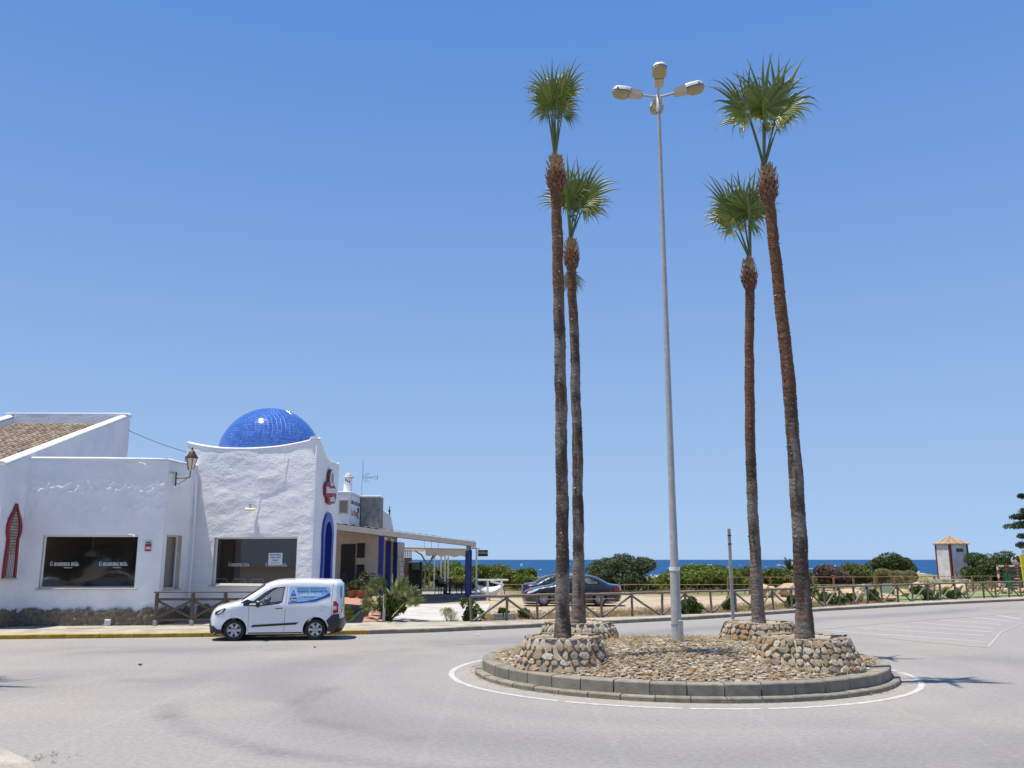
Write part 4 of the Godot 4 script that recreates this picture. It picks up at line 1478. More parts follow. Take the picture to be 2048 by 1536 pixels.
func red_window(root: Node3D) -> void:
	# an ogee-headed window in the gable wall: red surround, brick infill, bars below
	var o := Node3D.new()
	o.name = "arched_window"
	root.add_child(o, true)
	o.position = V(-16.99, 30.62, 1.72) - root.position
	o.rotation.y = PI / 2
	o.set_meta("label", "narrow pointed window with red surround")
	var shape := func(grow: float) -> PackedVector2Array:
		var p := PackedVector2Array()
		var half := [[0.40, 0.0], [0.39, 0.5], [0.36, 1.0], [0.35, 1.3], [0.44, 1.5], [0.45, 1.75], [0.36, 2.0], [0.16, 2.25], [0.03, 2.5]]
		for q in half: p.append(Vector2(q[0] + grow * (1.0 if q[1] < 2.3 else 0.6), q[1] + grow * (1.0 if q[1] > 2.3 else 0.0)))
		half.reverse()
		for q in half: p.append(Vector2(-q[0] - grow * (1.0 if q[1] < 2.3 else 0.6), q[1] + grow * (1.0 if q[1] > 2.3 else 0.0)))
		return p
	var inner: PackedVector2Array = shop_scale(shape.call(0.0), 0.66)
	var outer: PackedVector2Array = shape.call(0.0)
	var st := begin()
	st.set_smooth_group(-1)
	var m := outer.size()
	for i in m - 1:
		var a := outer[i]; var b := outer[i + 1]; var c := inner[i + 1]; var d := inner[i]
		quad(st, Vector3(a.x, a.y, 0.07), Vector3(d.x, d.y, 0.07), Vector3(c.x, c.y, 0.07), Vector3(b.x, b.y, 0.07))
		quad(st, Vector3(a.x, a.y, 0), Vector3(a.x, a.y, 0.07), Vector3(b.x, b.y, 0.07), Vector3(b.x, b.y, 0))
		quad(st, Vector3(d.x, d.y, 0.07), Vector3(d.x, d.y, 0.01), Vector3(c.x, c.y, 0.01), Vector3(c.x, c.y, 0.07))
	node(done(st), "surround", M.red_paint, o)
	st = begin()
	prism(st, inner, 0.004, 0.012)
	node(done(st), "infill", mat(0.2, 0.17, 0.13, 0.9), o)
	box_at(o, "sill", Vector3(0, -0.03, 0.06), Vector3(0.84, 0.05, 0.14), M.cream, 0.008)
	for r in 15:
		var y := 0.86 + r * 0.095
		var w := 0.2
		for i in m / 2 - 1:
			if inner[i].y <= y and inner[i + 1].y > y:
				w = lerp(inner[i].x, inner[i + 1].x, (y - inner[i].y) / (inner[i + 1].y - inner[i].y))
		if w > 0.05:
			for s in 2:
				box_at(o, "brick", Vector3((s - 0.5) * w * 0.95, y, 0.02), Vector3(w * 0.9, 0.062, 0.03), M.stone[[1, 3, 6][rng.randi() % 3]], 0.006)
	for k in 5:
		box_at(o, "bar", Vector3(-0.2 + k * 0.1, 0.42, 0.03), Vector3(0.018, 0.76, 0.018), M.white, 0.003)

func shop_scale(p: PackedVector2Array, s: float) -> PackedVector2Array:
	var out := PackedVector2Array()
	for q in p:
		out.append(Vector2(q.x * s, 0.04 + q.y * 0.93))
	return out

func arch_points(half: float, high: float, n := 16) -> Array:
	var p: Array = [Vector2(half, 0.0), Vector2(half, high * 0.35), Vector2(half * 0.93, high * 0.5)]
	for i in n + 1:
		var a := PI * i / n
		p.append(Vector2(cos(a) * half, high - half * 1.15 + sin(a) * half * 1.15))
	p.append(Vector2(-half * 0.93, high * 0.5)); p.append(Vector2(-half, high * 0.35)); p.append(Vector2(-half, 0.0))
	return p

func door_arch(root: Node3D, a: Vector2, b: Vector2) -> void:
	var t := (b - a).normalized()
	var m := a + t * 1.9
	var o := Node3D.new()
	o.name = "arched_door"
	root.add_child(o, true)
	o.position = V(m.x, m.y, 0.56) - root.position
	o.rotation.y = atan2(t.y, t.x)
	o.set_meta("label", "tall blue keyhole-arched doorway")
	var outer := arch_points(0.78, 3.55); var inner := arch_points(0.5, 3.2)
	var st := begin()
	st.set_smooth_group(-1)
	for i in outer.size() - 1:
		var p: Vector2 = outer[i]; var q: Vector2 = outer[i + 1]; var r: Vector2 = inner[i + 1]; var s: Vector2 = inner[i]
		quad(st, Vector3(p.x, p.y, 0.08), Vector3(s.x, s.y, 0.08), Vector3(r.x, r.y, 0.08), Vector3(q.x, q.y, 0.08))
		quad(st, Vector3(p.x, p.y, -0.3), Vector3(p.x, p.y, 0.08), Vector3(q.x, q.y, 0.08), Vector3(q.x, q.y, -0.3))
		quad(st, Vector3(s.x, s.y, 0.08), Vector3(s.x, s.y, -0.5), Vector3(r.x, r.y, -0.5), Vector3(r.x, r.y, 0.08))
	node(done(st), "surround", M.blue_paint, o)
	# the wall between the rectangular opening and the arch
	var fill := begin()
	fill.set_smooth_group(-1)
	for i in outer.size() - 1:
		var p: Vector2 = outer[i]; var q: Vector2 = outer[i + 1]
		var pe := Vector2(0.74 * signf(p.x) if abs(p.x) > 0.3 else p.x * 2.4, p.y if p.y < 2.6 else 3.5)
		var qe := Vector2(0.74 * signf(q.x) if abs(q.x) > 0.3 else q.x * 2.4, q.y if q.y < 2.6 else 3.5)
		quad(fill, Vector3(p.x, p.y, -0.002), Vector3(q.x, q.y, -0.002), Vector3(qe.x, qe.y, -0.002), Vector3(pe.x, pe.y, -0.002))
	node(done(fill), "wall_infill", M.plaster, o)
	box_at(o, "door_leaf", Vector3(0, 1.6, -0.42), Vector3(1.0, 3.2, 0.06), mat(0.01, 0.025, 0.16, 0.4), 0.005)
	box_at(o, "handle", Vector3(0.36, 1.1, -0.36), Vector3(0.03, 0.3, 0.05), M.dark_metal, 0.005)

func dome(root: Node3D, c: Vector3, r: float) -> void:
	var o := Node3D.new()
	o.name = "dome"
	root.add_child(o, true)
	o.position = c - root.position
	var st := begin()
	var prof: Array = []
	for i in 25:
		var a := PI / 2 * i / 24.0
		prof.append(Vector2(cos(a) * (r - 0.006), sin(a) * (r - 0.006)))
	lathe(st, prof, 64)
	build(st, "grout_shell", M.grout, o)
	# glazed tiles in courses, each a slightly tilted slab
	var all: Array = []
	var rows := 25
	for j in rows:
		var e0 := PI / 2 * j / rows; var e1 := PI / 2 * (j + 1) / rows
		var em := (e0 + e1) * 0.5
		var count := int(max(5.0, round(TAU * cos(em) * r / 0.165)))
		var mesh := dome_tile(r, TAU / count, em, (e1 - e0) * r)
		for k in count:
			var a := TAU * (k + 0.5 * (j % 2)) / count
			var facing := cos(em) * (sin(a) * 0.96 + cos(a) * 0.27) - sin(em) * 0.12
			all.append([mesh, a, facing, j])
	all.sort_custom(func(p, q): return p[2] > q[2])
	var shown := begin()
	for i in all.size():
		var t: Array = all[i]
		var xf := Transform3D(Basis(Vector3.UP, -t[1]) , Vector3.ZERO)
		var wob := Basis(Vector3(0, 0, 1), rng.randf_range(-0.0015, 0.0015)) * Basis(Vector3.UP, rng.randf_range(-0.0015, 0.0015))
		if i < 300:
			var q := node(t[0], "dome_tile", M.dome_tile[rng.randi() % 3], o)
			q.transform = xf * Transform3D(wob, Vector3.ZERO)
		else:
			shown.append_from(t[0], 0, xf * Transform3D(wob, Vector3.ZERO))
	var mm := node(shown.commit(), "dome_tiles", M.dome_tile[0], o)
	mm.set_meta("kind", "stuff")

func dome_tile(r: float, dphi: float, em: float, high: float) -> ArrayMesh:
	var st := begin()
	var w := dphi * cos(em) * r - 0.014
	var out := Vector3(cos(em), sin(em), 0)
	var up := Vector3(-sin(em), cos(em), 0)
	cbox(st, Transform3D(Basis(out, up, Vector3(0, 0, 1)), out * (r - 0.001)), Vector3(0.016, high - 0.014, w), 0.004)
	return done(st)

func wall_sign(root: Node3D, a: Vector2, b: Vector2) -> void:
	var t := (b - a).normalized()
	var m := a + t * 1.85
	var o := thing("wall_sign", "red and white shaped sign with an oval plate, over the blue doorway", "sign", V(m.x + 0.02, m.y, 4.65), atan2(t.y, t.x))
	o.scale = Vector3(0.78, 0.68, 0.8)
	var st := begin()
	prism(st, PackedVector2Array([Vector2(-1.05, 0.55), Vector2(-0.95, 0.1), Vector2(-0.62, -0.02), Vector2(-0.5, -0.3), Vector2(0.1, -0.36), Vector2(0.35, -0.15), Vector2(0.75, -0.25), Vector2(1.05, 0.1), Vector2(1.0, 0.6), Vector2(0.6, 0.75), Vector2(0.42, 0.8), Vector2(0.4, 1.35), Vector2(0.2, 1.62), Vector2(-0.2, 1.62), Vector2(-0.42, 1.35), Vector2(-0.45, 0.85), Vector2(-0.8, 0.85)]), 0.0, 0.13)
	build(st, "backing", M.red_paint, o)
	st = begin()
	var oval := PackedVector2Array()
	for k in 28:
		oval.append(Vector2(cos(TAU * k / 28) * 0.34, 1.12 + sin(TAU * k / 28) * 0.44))
	prism(st, oval, 0.13, 0.16)
	build(st, "oval_plate", M.white, o)
	oval = PackedVector2Array()
	for k in 28:
		oval.append(Vector2(cos(TAU * k / 28) * 0.22, 1.12 + sin(TAU * k / 28) * 0.32))
	st = begin()
	prism(st, oval, 0.16, 0.168)
	build(st, "oval_print", mat(0.2, 0.3, 0.38, 0.6), o)
	letters(o, "lettering", "Mamma", 0.36, Transform3D(Basis(Vector3(0, 0, 1), 0.08), Vector3(-0.05, 0.45, 0.16)), M.white, 0.06, 0.95, "Droid Serif")
	letters(o, "lettering", "mía", 0.34, Transform3D(Basis(Vector3(0, 0, 1), 0.08), Vector3(0.15, -0.02, 0.16)), M.white, 0.06, 0.95, "Droid Serif")

# ---------------------------------------------------------------- the house and terrace behind
func make_back_house() -> void:
	var at := V(-9.5, 50.0, 0.1)
	var root := thing("beach_house", "low white house with domed chimney and a weathered water tank on its roof", "house", at)
	var calm := func(_u: float, _y: float) -> float: return 0.0
	var st := begin()
	# wall under the porch roof, then the upper storey that rises behind it
	wall_skin(st, Vector2(-13.0, 47.6), Vector2(-6.9, 47.6), 0.0, func(_u: float) -> float: return 3.9, [], 0.5, calm)
	wall_skin(st, Vector2(-6.9, 47.6), Vector2(-6.9, 58.0), 0.0, func(_u: float) -> float: return 3.4, [], 0.8, calm)
	build(st, "porch_wall", M.cream, root, true)
	box_at(root, "upper_storey", V(-10.75, 51.6, 4.8) - at, Vector3(4.3, 1.95, 8.2), M.plaster, 0.03)
	box_at(root, "roof_slab", V(-10.75, 51.6, 5.84) - at, Vector3(4.4, 0.12, 8.3), M.plaster, 0.02)
	var vent := Node3D.new()
	vent.name = "window"
	root.add_child(vent, true)
	vent.position = V(-8.93, 47.46, 5.1) - at
	box_at(vent, "frame", Vector3(0, 0, 0), Vector3(0.5, 0.75, 0.1), M.cream, 0.01)
	box_at(vent, "pane", Vector3(0, 0, 0.04), Vector3(0.4, 0.64, 0.05), mat(0.2, 0.19, 0.16, 0.5), 0.004)
	# chimney with a domed cap
	st = begin()
	lathe(st, [Vector2(0.24, 0), Vector2(0.21, 0.85)], 16)
	var chim := build(st, "chimney", M.plaster, root)
	chim.position = V(-8.95, 48.6, 5.86) - at
	st = begin()
	lathe(st, [Vector2(0.3, 0.85), Vector2(0.31, 0.9), Vector2(0.2, 0.92), Vector2(0.19, 0.98), Vector2(0.13, 1.09), Vector2(0.0, 1.14)], 16)
	build(st, "chimney_cap", M.cream, chim)
	for k in 3:
		box_at(chim, "smoke_slot", Vector3(-0.1 + k * 0.1, 0.72 - 0.05 * k, 0.2), Vector3(0.06, 0.08, 0.06), M.black, 0.004)
	# sign board on the side of the upper storey
	var sb := Node3D.new()
	sb.name = "sign_board"
	root.add_child(sb, true)
	sb.position = V(-8.6, 48.9, 4.95) - at
	sb.rotation.y = PI / 2
	box_at(sb, "board", Vector3(0, 0, 0.03), Vector3(2.5, 1.5, 0.04), M.white, 0.006)
	letters(sb, "lettering", "HOSTAL · ACCESO · BEACH", 0.2, Transform3D(Basis(), Vector3(0, 0.38, 0.055)), mat(0.06, 0.07, 0.1, 0.7), 0.006, 0.8)
	letters(sb, "lettering", "La Playa", 0.34, Transform3D(Basis(), Vector3(-0.3, -0.15, 0.055)), mat(0.45, 0.05, 0.06, 0.7), 0.006, 1.0, "Droid Serif")
	box_at(sb, "print", Vector3(0.85, -0.1, 0.055), Vector3(0.45, 0.6, 0.01), M.black, 0.002)
	box_at(sb, "print", Vector3(0.85, -0.2, 0.064), Vector3(0.3, 0.3, 0.01), M.cream, 0.002)
	# concrete water tank with a white slab
	box_at(root, "water_tank", V(-8.0, 51.2, 4.75) - at, Vector3(1.1, 2.1, 1.2), M.concrete, 0.02)
	box_at(root, "tank_slab", V(-8.0, 51.2, 5.84) - at, Vector3(1.16, 0.1, 1.3), M.plaster, 0.02)
	# white wall that slopes down to the sea side
	st = begin()
	prism(st, PackedVector2Array([Vector2(-8.4, 3.3), Vector2(-7.0, 3.3), Vector2(-7.12, 4.1), Vector2(-7.3, 4.95), Vector2(-8.0, 5.42), Vector2(-8.4, 5.65)]), -54.0, -53.6)
	build(st, "sloping_wall", M.plaster, root, true)
	st = begin()
	lathe(st, [Vector2(0.07, 0), Vector2(0.05, 0.06), Vector2(0.03, 0.12), Vector2(0.075, 0.2), Vector2(0.06, 0.28), Vector2(0.02, 0.34), Vector2(0.035, 0.42), Vector2(0.0, 0.56)], 12, Transform3D(Basis(), V(-7.36, 53.8, 4.98)))
	build(st, "finial", M.dark_metal, root, true)
	# doorway and pictures on the porch wall
	box_at(root, "door", V(-8.62, 47.58, 1.95) - at, Vector3(0.75, 2.35, 0.1), mat(0.02, 0.02, 0.02, 0.6), 0.01)
	for y in [2.55, 1.45]:
		box_at(root, "wall_picture", V(-7.95, 47.55, y + 0.25) - at, Vector3(0.4, 0.75, 0.04), M.black, 0.01)
	# television aerial
	var mast := thing("television_aerial", "thin television aerial on a mast above the water tank", "aerial", V(-8.52, 50.6, 5.89))
	st = begin()
	tube(st, [Vector3.ZERO, Vector3(-0.02, 0.4, 0), Vector3(0.03, 2.0, 0)], [0.022, 0.022, 0.018], 6)
	build(st, "mast", M.steel, mast)
	st = begin()
	tube(st, [Vector3(0.0, 1.02, 0), Vector3(0.85, 1.03, 0)], [0.009, 0.009], 5)
	build(st, "boom", M.dark_metal, mast)
	for k in 3:
		for s in [-1, 1]:
			st = begin()
			var x := 0.04 + k * 0.1
			tube(st, [Vector3(x, 1.02 + s * 0.02, 0), Vector3(x + 0.14, 1.02 + s * 0.28, 0)], [0.009, 0.009], 5)
			build(st, "reflector_rod", M.dark_metal, mast)
	for s in [-1, 1]:
		st = begin()
		tube(st, [Vector3(0.3, 1.02, 0), Vector3(0.85, 1.02 + s * 0.12, 0)], [0.006, 0.006], 4)
		build(st, "stay", M.dark_metal, mast)
	st = begin()
	tube(st, [Vector3(0.85, 0.9, 0), Vector3(0.87, 1.02, 0), Vector3(0.85, 1.15, 0)], [0.012, 0.014, 0.012], 5)
	build(st, "director", M.dark_metal, mast)

func chair(at: Vector3, turn: float, label: String, group: String) -> Node3D:
	var o := thing("plastic_chair", label, "chair", at, turn, group)
	box_at(o, "seat", Vector3(0, 0.43, 0), Vector3(0.44, 0.035, 0.42), M.black_plastic, 0.012)
	for x in [-0.19, 0.19]:
		for z in [-0.18, 0.18]:
			beam(o, "leg", Vector3(x, 0.43, z), Vector3(x * 1.2, 0.0, z * 1.2), 0.035, 0.035, M.black_plastic)
		var st := begin()
		tube(st, [Vector3(x * 1.15, 0.44, 0.17), Vector3(x * 1.2, 0.64, 0.16), Vector3(x * 1.2, 0.66, -0.12), Vector3(x * 1.05, 0.68, -0.2)], [0.018, 0.018, 0.018, 0.018], 6)
		build(st, "armrest", M.black_plastic, o)
	var bk := begin()
	tube(bk, [Vector3(-0.2, 0.43, -0.19), Vector3(-0.21, 0.7, -0.23), Vector3(-0.17, 0.84, -0.26), Vector3(0, 0.88, -0.27), Vector3(0.17, 0.84, -0.26), Vector3(0.21, 0.7, -0.23), Vector3(0.2, 0.43, -0.19)], [0.02, 0.02, 0.022, 0.024, 0.022, 0.02, 0.02], 6)
	build(bk, "back_frame", M.black_plastic, o)
	for k in 5:
		var x := -0.13 + 0.065 * k
		beam(o, "back_slat", Vector3(x, 0.44, -0.19), Vector3(x, 0.84, -0.255), 0.035, 0.012, M.black_plastic, 0.004)
	return o

func table(at: Vector3, label: String) -> void:
	var o := thing("plastic_table", label, "table", at, 0.0, "tables on the terrace")
	box_at(o, "table_top", Vector3(0, 0.72, 0), Vector3(0.8, 0.035, 0.8), M.black_plastic, 0.012)
	for x in [-0.36, 0.36]:
		for z in [-0.36, 0.36]:
			box_at(o, "leg", Vector3(x, 0.352, z), Vector3(0.045, 0.704, 0.045), M.black_plastic, 0.008)

func make_terrace() -> void:
	# raised floors, steps and ramp
	var t := structure("terrace_floor")
	box_at(t, "entrance_floor", V(-8.35, 42.5, 0.27), Vector3(5.4, 0.6, 12.9), M.terracotta, 0.015)
	box_at(t, "dining_floor", V(-4.4, 57.5, 0.1), Vector3(4.9, 0.44, 11.0), M.concrete, 0.015)
	box_at(t, "inner_step", V(-8.3, 46.2, 0.68), Vector3(3.1, 0.2, 2.7), M.concrete, 0.01)
	box_at(t, "concrete_pad", V(-2.95, 40.2, 0.02), Vector3(3.7, 0.21, 12.4), M.pad, 0.015)
	var steps := thing("entrance_steps", "three yellow painted steps up to the blue doorway", "steps", V(-7.0, 35.6, 0.115))
	for k in 3:
		box_at(steps, "step", V(-6.7 - 0.08 * k, 35.05 + k * 0.36, 0.115 + 0.08 * (k + 1) - 0.08) - steps.position, Vector3(1.5 - 0.18 * k, 0.16 * (k + 1), 0.36), M.concrete, 0.008)
		box_at(steps, "step_edge", V(-6.7 - 0.08 * k, 34.862 + k * 0.36, 0.115 + 0.16 * (k + 1) - 0.075) - steps.position, Vector3(1.5 - 0.18 * k, 0.15, 0.03), M.yellow, 0.006)
	var ramp := thing("entrance_ramp", "red tiled ramp with a yellow edge line beside the steps", "ramp", V(-5.6, 35.0, 0.115))
	var st := begin()
	prism(st, PackedVector2Array([Vector2(33.3, 0.1), Vector2(33.3, 0.125), Vector2(37.6, 0.565), Vector2(37.6, 0.1)]), -5.78, -4.65, Transform3D(Basis(Vector3(0, 0, -1), Vector3(0, 1, 0), Vector3(1, 0, 0)), Vector3.ZERO))
	build(st, "ramp_surface", M.terracotta, ramp, true)
	beam(ramp, "edge_line", V(-5.85, 33.35, 0.16) - ramp.position, V(-5.85, 37.6, 0.6) - ramp.position, 0.12, 0.06, M.yellow)
	box_at(t, "red_paving", V(-6.9, 34.1, 0.03), Vector3(1.95, 0.18, 1.4), M.terracotta, 0.01)

	# porch roof on blue columns
	var porch := thing("porch_roof", "long corrugated porch roof with white fascia on blue columns", "porch", V(-5.6, 49.5, 0.1))
	var L := V(-12.0, 39.9, 4.42); var R := V(-2.05, 51.0, 3.36)  # unseen left end lengthened to keep sun off the porch
	var back := Vector3(-0.4, 0.15, -6.5)
	st = begin()
	st.set_smooth_group(-1)
	var nn := 60
	for i in nn:
		var a := L.lerp(R, float(i) / nn) + Vector3(0, 0.03 * (i % 2), 0)
		var b := L.lerp(R, float(i + 1) / nn) + Vector3(0, 0.03 * ((i + 1) % 2), 0)
		quad(st, a, b, b + back, a + back)
	build(st, "roof_sheet", mat(0.2, 0.18, 0.16, 0.8), porch, true)
	st = begin()
	st.set_smooth_group(-1)
	quad(st, L + Vector3(0, -0.33, -0.1), R + Vector3(0, -0.33, -0.1), R + back + Vector3(0, -0.33, 0), L + back + Vector3(0, -0.33, 0))
	build(st, "added_ceiling", M.wood_brown, porch, true)  # dark underside added to enclose the porch and dim it
	beam(porch, "fascia", L + Vector3(0, -0.17, 0.02) - porch.position, R + Vector3(0, -0.17, 0.02) - porch.position, 0.08, 0.27, M.cream)
	beam(porch, "rear_beam", L + back + Vector3(0, -0.17, 0) - porch.position, R + back + Vector3(0, -0.17, 0) - porch.position, 0.1, 0.2, M.cream)
	var cols := [[-6.66, 46.0, 3.8], [-6.72, 49.3, 3.6], [-6.8, 52.6, 3.6], [-2.5, 51.0, 3.12], [-2.55, 54.6, 3.2]]
	for c in cols:
		box_at(porch, "column", V(c[0], c[1], 0.3 + (c[2] - 0.3) / 2 - 0.15) - porch.position, Vector3(0.26, c[2] - 0.3 - 0.3, 0.26), M.blue_column, 0.015)
		box_at(porch, "column_head", V(c[0], c[1], c[2] - 0.12) - porch.position, Vector3(0.16, 0.36, 0.16), M.steel, 0.01)
	beam(porch, "cross_beam", V(-6.66, 45.9, 3.66) - porch.position, V(-6.8, 53.0, 3.6) - porch.position, 0.12, 0.3, M.cream)
	beam(porch, "cross_beam", V(-2.5, 50.8, 3.2) - porch.position, V(-2.55, 56.8, 3.25) - porch.position, 0.12, 0.14, M.cream)
	for k in 3:
		var x := -5.0 + 0.4 * k
		beam(porch, "hanging_rod", V(x, 51.5, 3.5) - porch.position, V(x, 51.5, 2.95) - porch.position, 0.015, 0.015, M.black)

	# canvas awning farther back, with its supports
	var awn := thing("canvas_awning", "cream canvas awning on rough poles behind the porch", "awning", V(-5.3, 60.0, 0.3))
	st = begin()
	st.set_smooth_group(1)
	var rowsz := 8
	for i in 10:
		for j in rowsz:
			var q := func(ii: int, jj: int) -> Vector3:
				var u := ii / 10.0; var v := jj / float(rowsz)
				return V(lerp(-7.8, -3.0, u), 58.5 + 4.5 * v, 3.05 - 0.1 * u - 0.16 * v - 0.05 * sin(v * PI) - 0.04 * sin(u * 12.0) * v)
			quad(st, q.call(i, j), q.call(i, j + 1), q.call(i + 1, j + 1), q.call(i + 1, j))
	for i in 20:
		var q2 := func(ii: int, low: float) -> Vector3:
			var u := ii / 20.0
			return V(lerp(-5.6, -2.95, u), 58.5, 3.03 - 0.1 * u - low * (0.42 + 0.05 * sin(u * 20.0)))
		quad(st, q2.call(i, 0.0), q2.call(i, 1.0), q2.call(i + 1, 1.0), q2.call(i + 1, 0.0))
	build(st, "canvas", M.canvas, awn, true)
	beam(awn, "front_rail", V(-8.0, 58.45, 3.1) - awn.position, V(-2.9, 58.45, 2.98) - awn.position, 0.06, 0.1, M.cream)
	for x in [-5.45, -5.0, -4.72, -4.5]:
		box_at(awn, "white_post", V(x + 0.1, 62.5, 1.5) - awn.position, Vector3(0.1, 2.5, 0.1), M.white, 0.01)
	for p in [[-5.7, 0.0, -5.6, 2.0], [-5.35, 0.0, -5.45, 2.1], [-5.6, 1.5, -4.6, 2.9], [-5.45, 1.4, -5.0, 2.9], [-5.5, 1.7, -6.3, 2.9]]:
		st = begin()
		tube(st, [V(p[0], 58.6, 0.32 + p[1]), V((p[0] + p[2]) / 2 + 0.05, 58.6, 0.32 + (p[1] + p[3]) / 2), V(p[2], 58.6, p[3])], [0.06, 0.05, 0.035], 7, true, 0.1)
		build(st, "rough_pole", M.bamboo, awn, true)
	# brown kiosk wall under corrugated sheet
	var kiosk := thing("wooden_kiosk", "brown boarded kiosk under grey corrugated sheeting", "kiosk", V(-7.3, 59.5, 0.3))
	for k in 12:
		box_at(kiosk, "board", V(-7.4, 58.3, 0.62 + 0.16 * k) - kiosk.position, Vector3(1.9, 0.15, 0.08), mat(0.15 + 0.02 * (k % 3), 0.07, 0.03, 0.8), 0.008)
	for k in 16:
		box_at(kiosk, "sheet_rib", V(-8.3 + 0.12 * k, 58.2, 2.72) - kiosk.position, Vector3(0.07, 0.5, 0.05), M.steel, 0.01)
	# black menu cabinet with a small screen
	var cab := thing("menu_cabinet", "tall black cabinet with a greenish glass panel near its top", "cabinet", V(-5.75, 54.0, 0.3))
	box_at(cab, "body", Vector3(0, 0.95, 0), Vector3(0.8, 1.9, 0.4), M.black, 0.02)
	box_at(cab, "glass_panel", Vector3(0.05, 1.62, 0.2), Vector3(0.46, 0.36, 0.02), mat(0.1, 0.17, 0.13, 0.1), 0.004)
	# leaning ladder
	var lad := thing("ladder", "grey aluminium stepladder leaning by the blue columns", "ladder", V(-6.35, 51.8, 0.55))
	for s in [-0.16, 0.16]:
		beam(lad, "rail", Vector3(s + 0.22, 0, 0.2), Vector3(s * 0.7 - 0.1, 2.2, 0), 0.05, 0.03, M.steel)
	for k in 7:
		var f := (k + 1) / 8.0
		beam(lad, "rung", Vector3(-0.16 + 0.22 - 0.32 * f, 2.2 * f, 0.2 - 0.2 * f), Vector3(0.16 + 0.22 - 0.32 * f, 2.2 * f, 0.2 - 0.2 * f), 0.03, 0.03, M.steel)

	# furniture
	var y := 0.775
	chair(V(-8.2, 45.6, y), 2.4, "black plastic chair by the doorway on the shady porch", "")
	chair(V(-7.6, 45.4, y), 2.9, "black plastic chair turned from the wall, between two others on the porch", "")
	chair(V(-7.0, 45.6, y), 0.3, "black plastic chair facing the road beside the front blue column", "")
	table(V(-7.3, 46.2, y), "black plastic table on the shady porch")
	var f2 := 0.32
	table(V(-3.35, 54.2, f2), "black plastic table in the sun, beside the seated person")
	chair(V(-4.3, 54.3, f2), 2.2, "black plastic chair with a person sitting in it", "")
	chair(V(-3.9, 53.9, f2), -0.6, "black plastic chair with its back to the sea, at the sunny table", "")
	chair(V(-3.45, 53.4, f2), 0.1, "black plastic chair pushed under the sunny table", "")
	person(V(-4.3, 54.3, f2), 2.2)

	# black brewery board on a white post
	var sg := thing("hanging_sign", "black hanging sign with pale lettering on a white post", "sign", V(-2.05, 52.2, 0.1))
	box_at(sg, "post", Vector3(0, 1.45, 0), Vector3(0.1, 2.9, 0.1), M.white, 0.01)
	box_at(sg, "arm", Vector3(-0.05, 2.88, 0.02), Vector3(0.5, 0.1, 0.08), M.white, 0.01)
	box_at(sg, "board", Vector3(0.37, 2.6, 0.02), Vector3(0.58, 0.36, 0.06), M.black, 0.01)
	letters(sg, "lettering", "Mahou", 0.15, Transform3D(Basis(), Vector3(0.37, 2.63, 0.055)), mat(0.5, 0.47, 0.42, 0.6), 0.008, 0.85, "Droid Serif")
	# white trestle and the tarpaulin hung from it
	var tr := thing("white_trestle", "white timber trestle frame near the blue column", "trestle", V(-1.2, 50.5, 0.1))
	for x in [-0.15, 0.62]:
		box_at(tr, "leg", Vector3(x, 0.55, 0), Vector3(0.12, 1.1, 0.1), M.white, 0.01)
	box_at(tr, "top_rail", Vector3(0.15, 1.12, 0), Vector3(1.7, 0.1, 0.12), M.white, 0.01)
	beam(tr, "side_rail", Vector3(0.0, 1.05, 0.1), Vector3(0.75, 0.85, 0.1), 0.06, 0.1, M.white)
	var tp := thing("white_tarpaulin", "slack white tarpaulin slung beneath the trestle", "tarpaulin", V(-1.35, 50.9, 0.1))
	st = begin()
	st.set_smooth_group(1)
	for i in 12:
		for j in 6:
			var q := func(ii: int, jj: int) -> Vector3:
				var u := ii / 12.0; var v := jj / 6.0
				return Vector3(-0.75 + 1.45 * u + 0.12 * v, 0.95 - 0.75 * u + 0.65 * u * u - v * (0.25 + 0.5 * sin(u * PI)) * 0.8, 0.25 * sin(v * 3.0) + 0.06 * sin(u * 9.0))
			quad(st, q.call(i, j), q.call(i, j + 1), q.call(i + 1, j + 1), q.call(i + 1, j))
	build(st, "cloth", mat(0.7, 0.7, 0.7, 0.8), tp)
	# potted plants by the doorway
	for p in [[-7.0, 42.4, 0.95, "potted shrub with thin grey-green leaves beside the blue doorway"], [-7.35, 44.0, 0.5, "low leafy plant in a terracotta pot on the porch"], [-7.5, 42.9, 0.4, "small plant in a terracotta pot half hidden by the shrub"]]:
		var pot := thing("potted_plant", p[3], "potted plant", V(p[0], p[1], 0.57), 0.0, "pots by the doorway")
		st = begin()
		lathe(st, [Vector2(0.0, 0.0), Vector2(0.15, 0.0), Vector2(0.21, 0.3), Vector2(0.235, 0.31), Vector2(0.235, 0.36), Vector2(0.2, 0.36), Vector2(0.19, 0.32), Vector2(0.0, 0.31)], 18)
		build(st, "pot", M.pot, pot)
		leaves(pot, Vector3(0, 0.35 + p[2] * 0.5, 0), Vector3(0.32, p[2] * 0.55, 0.32), 160, 0.16, Color(0.07, 0.1, 0.05), Color(0.13, 0.17, 0.08), 5)

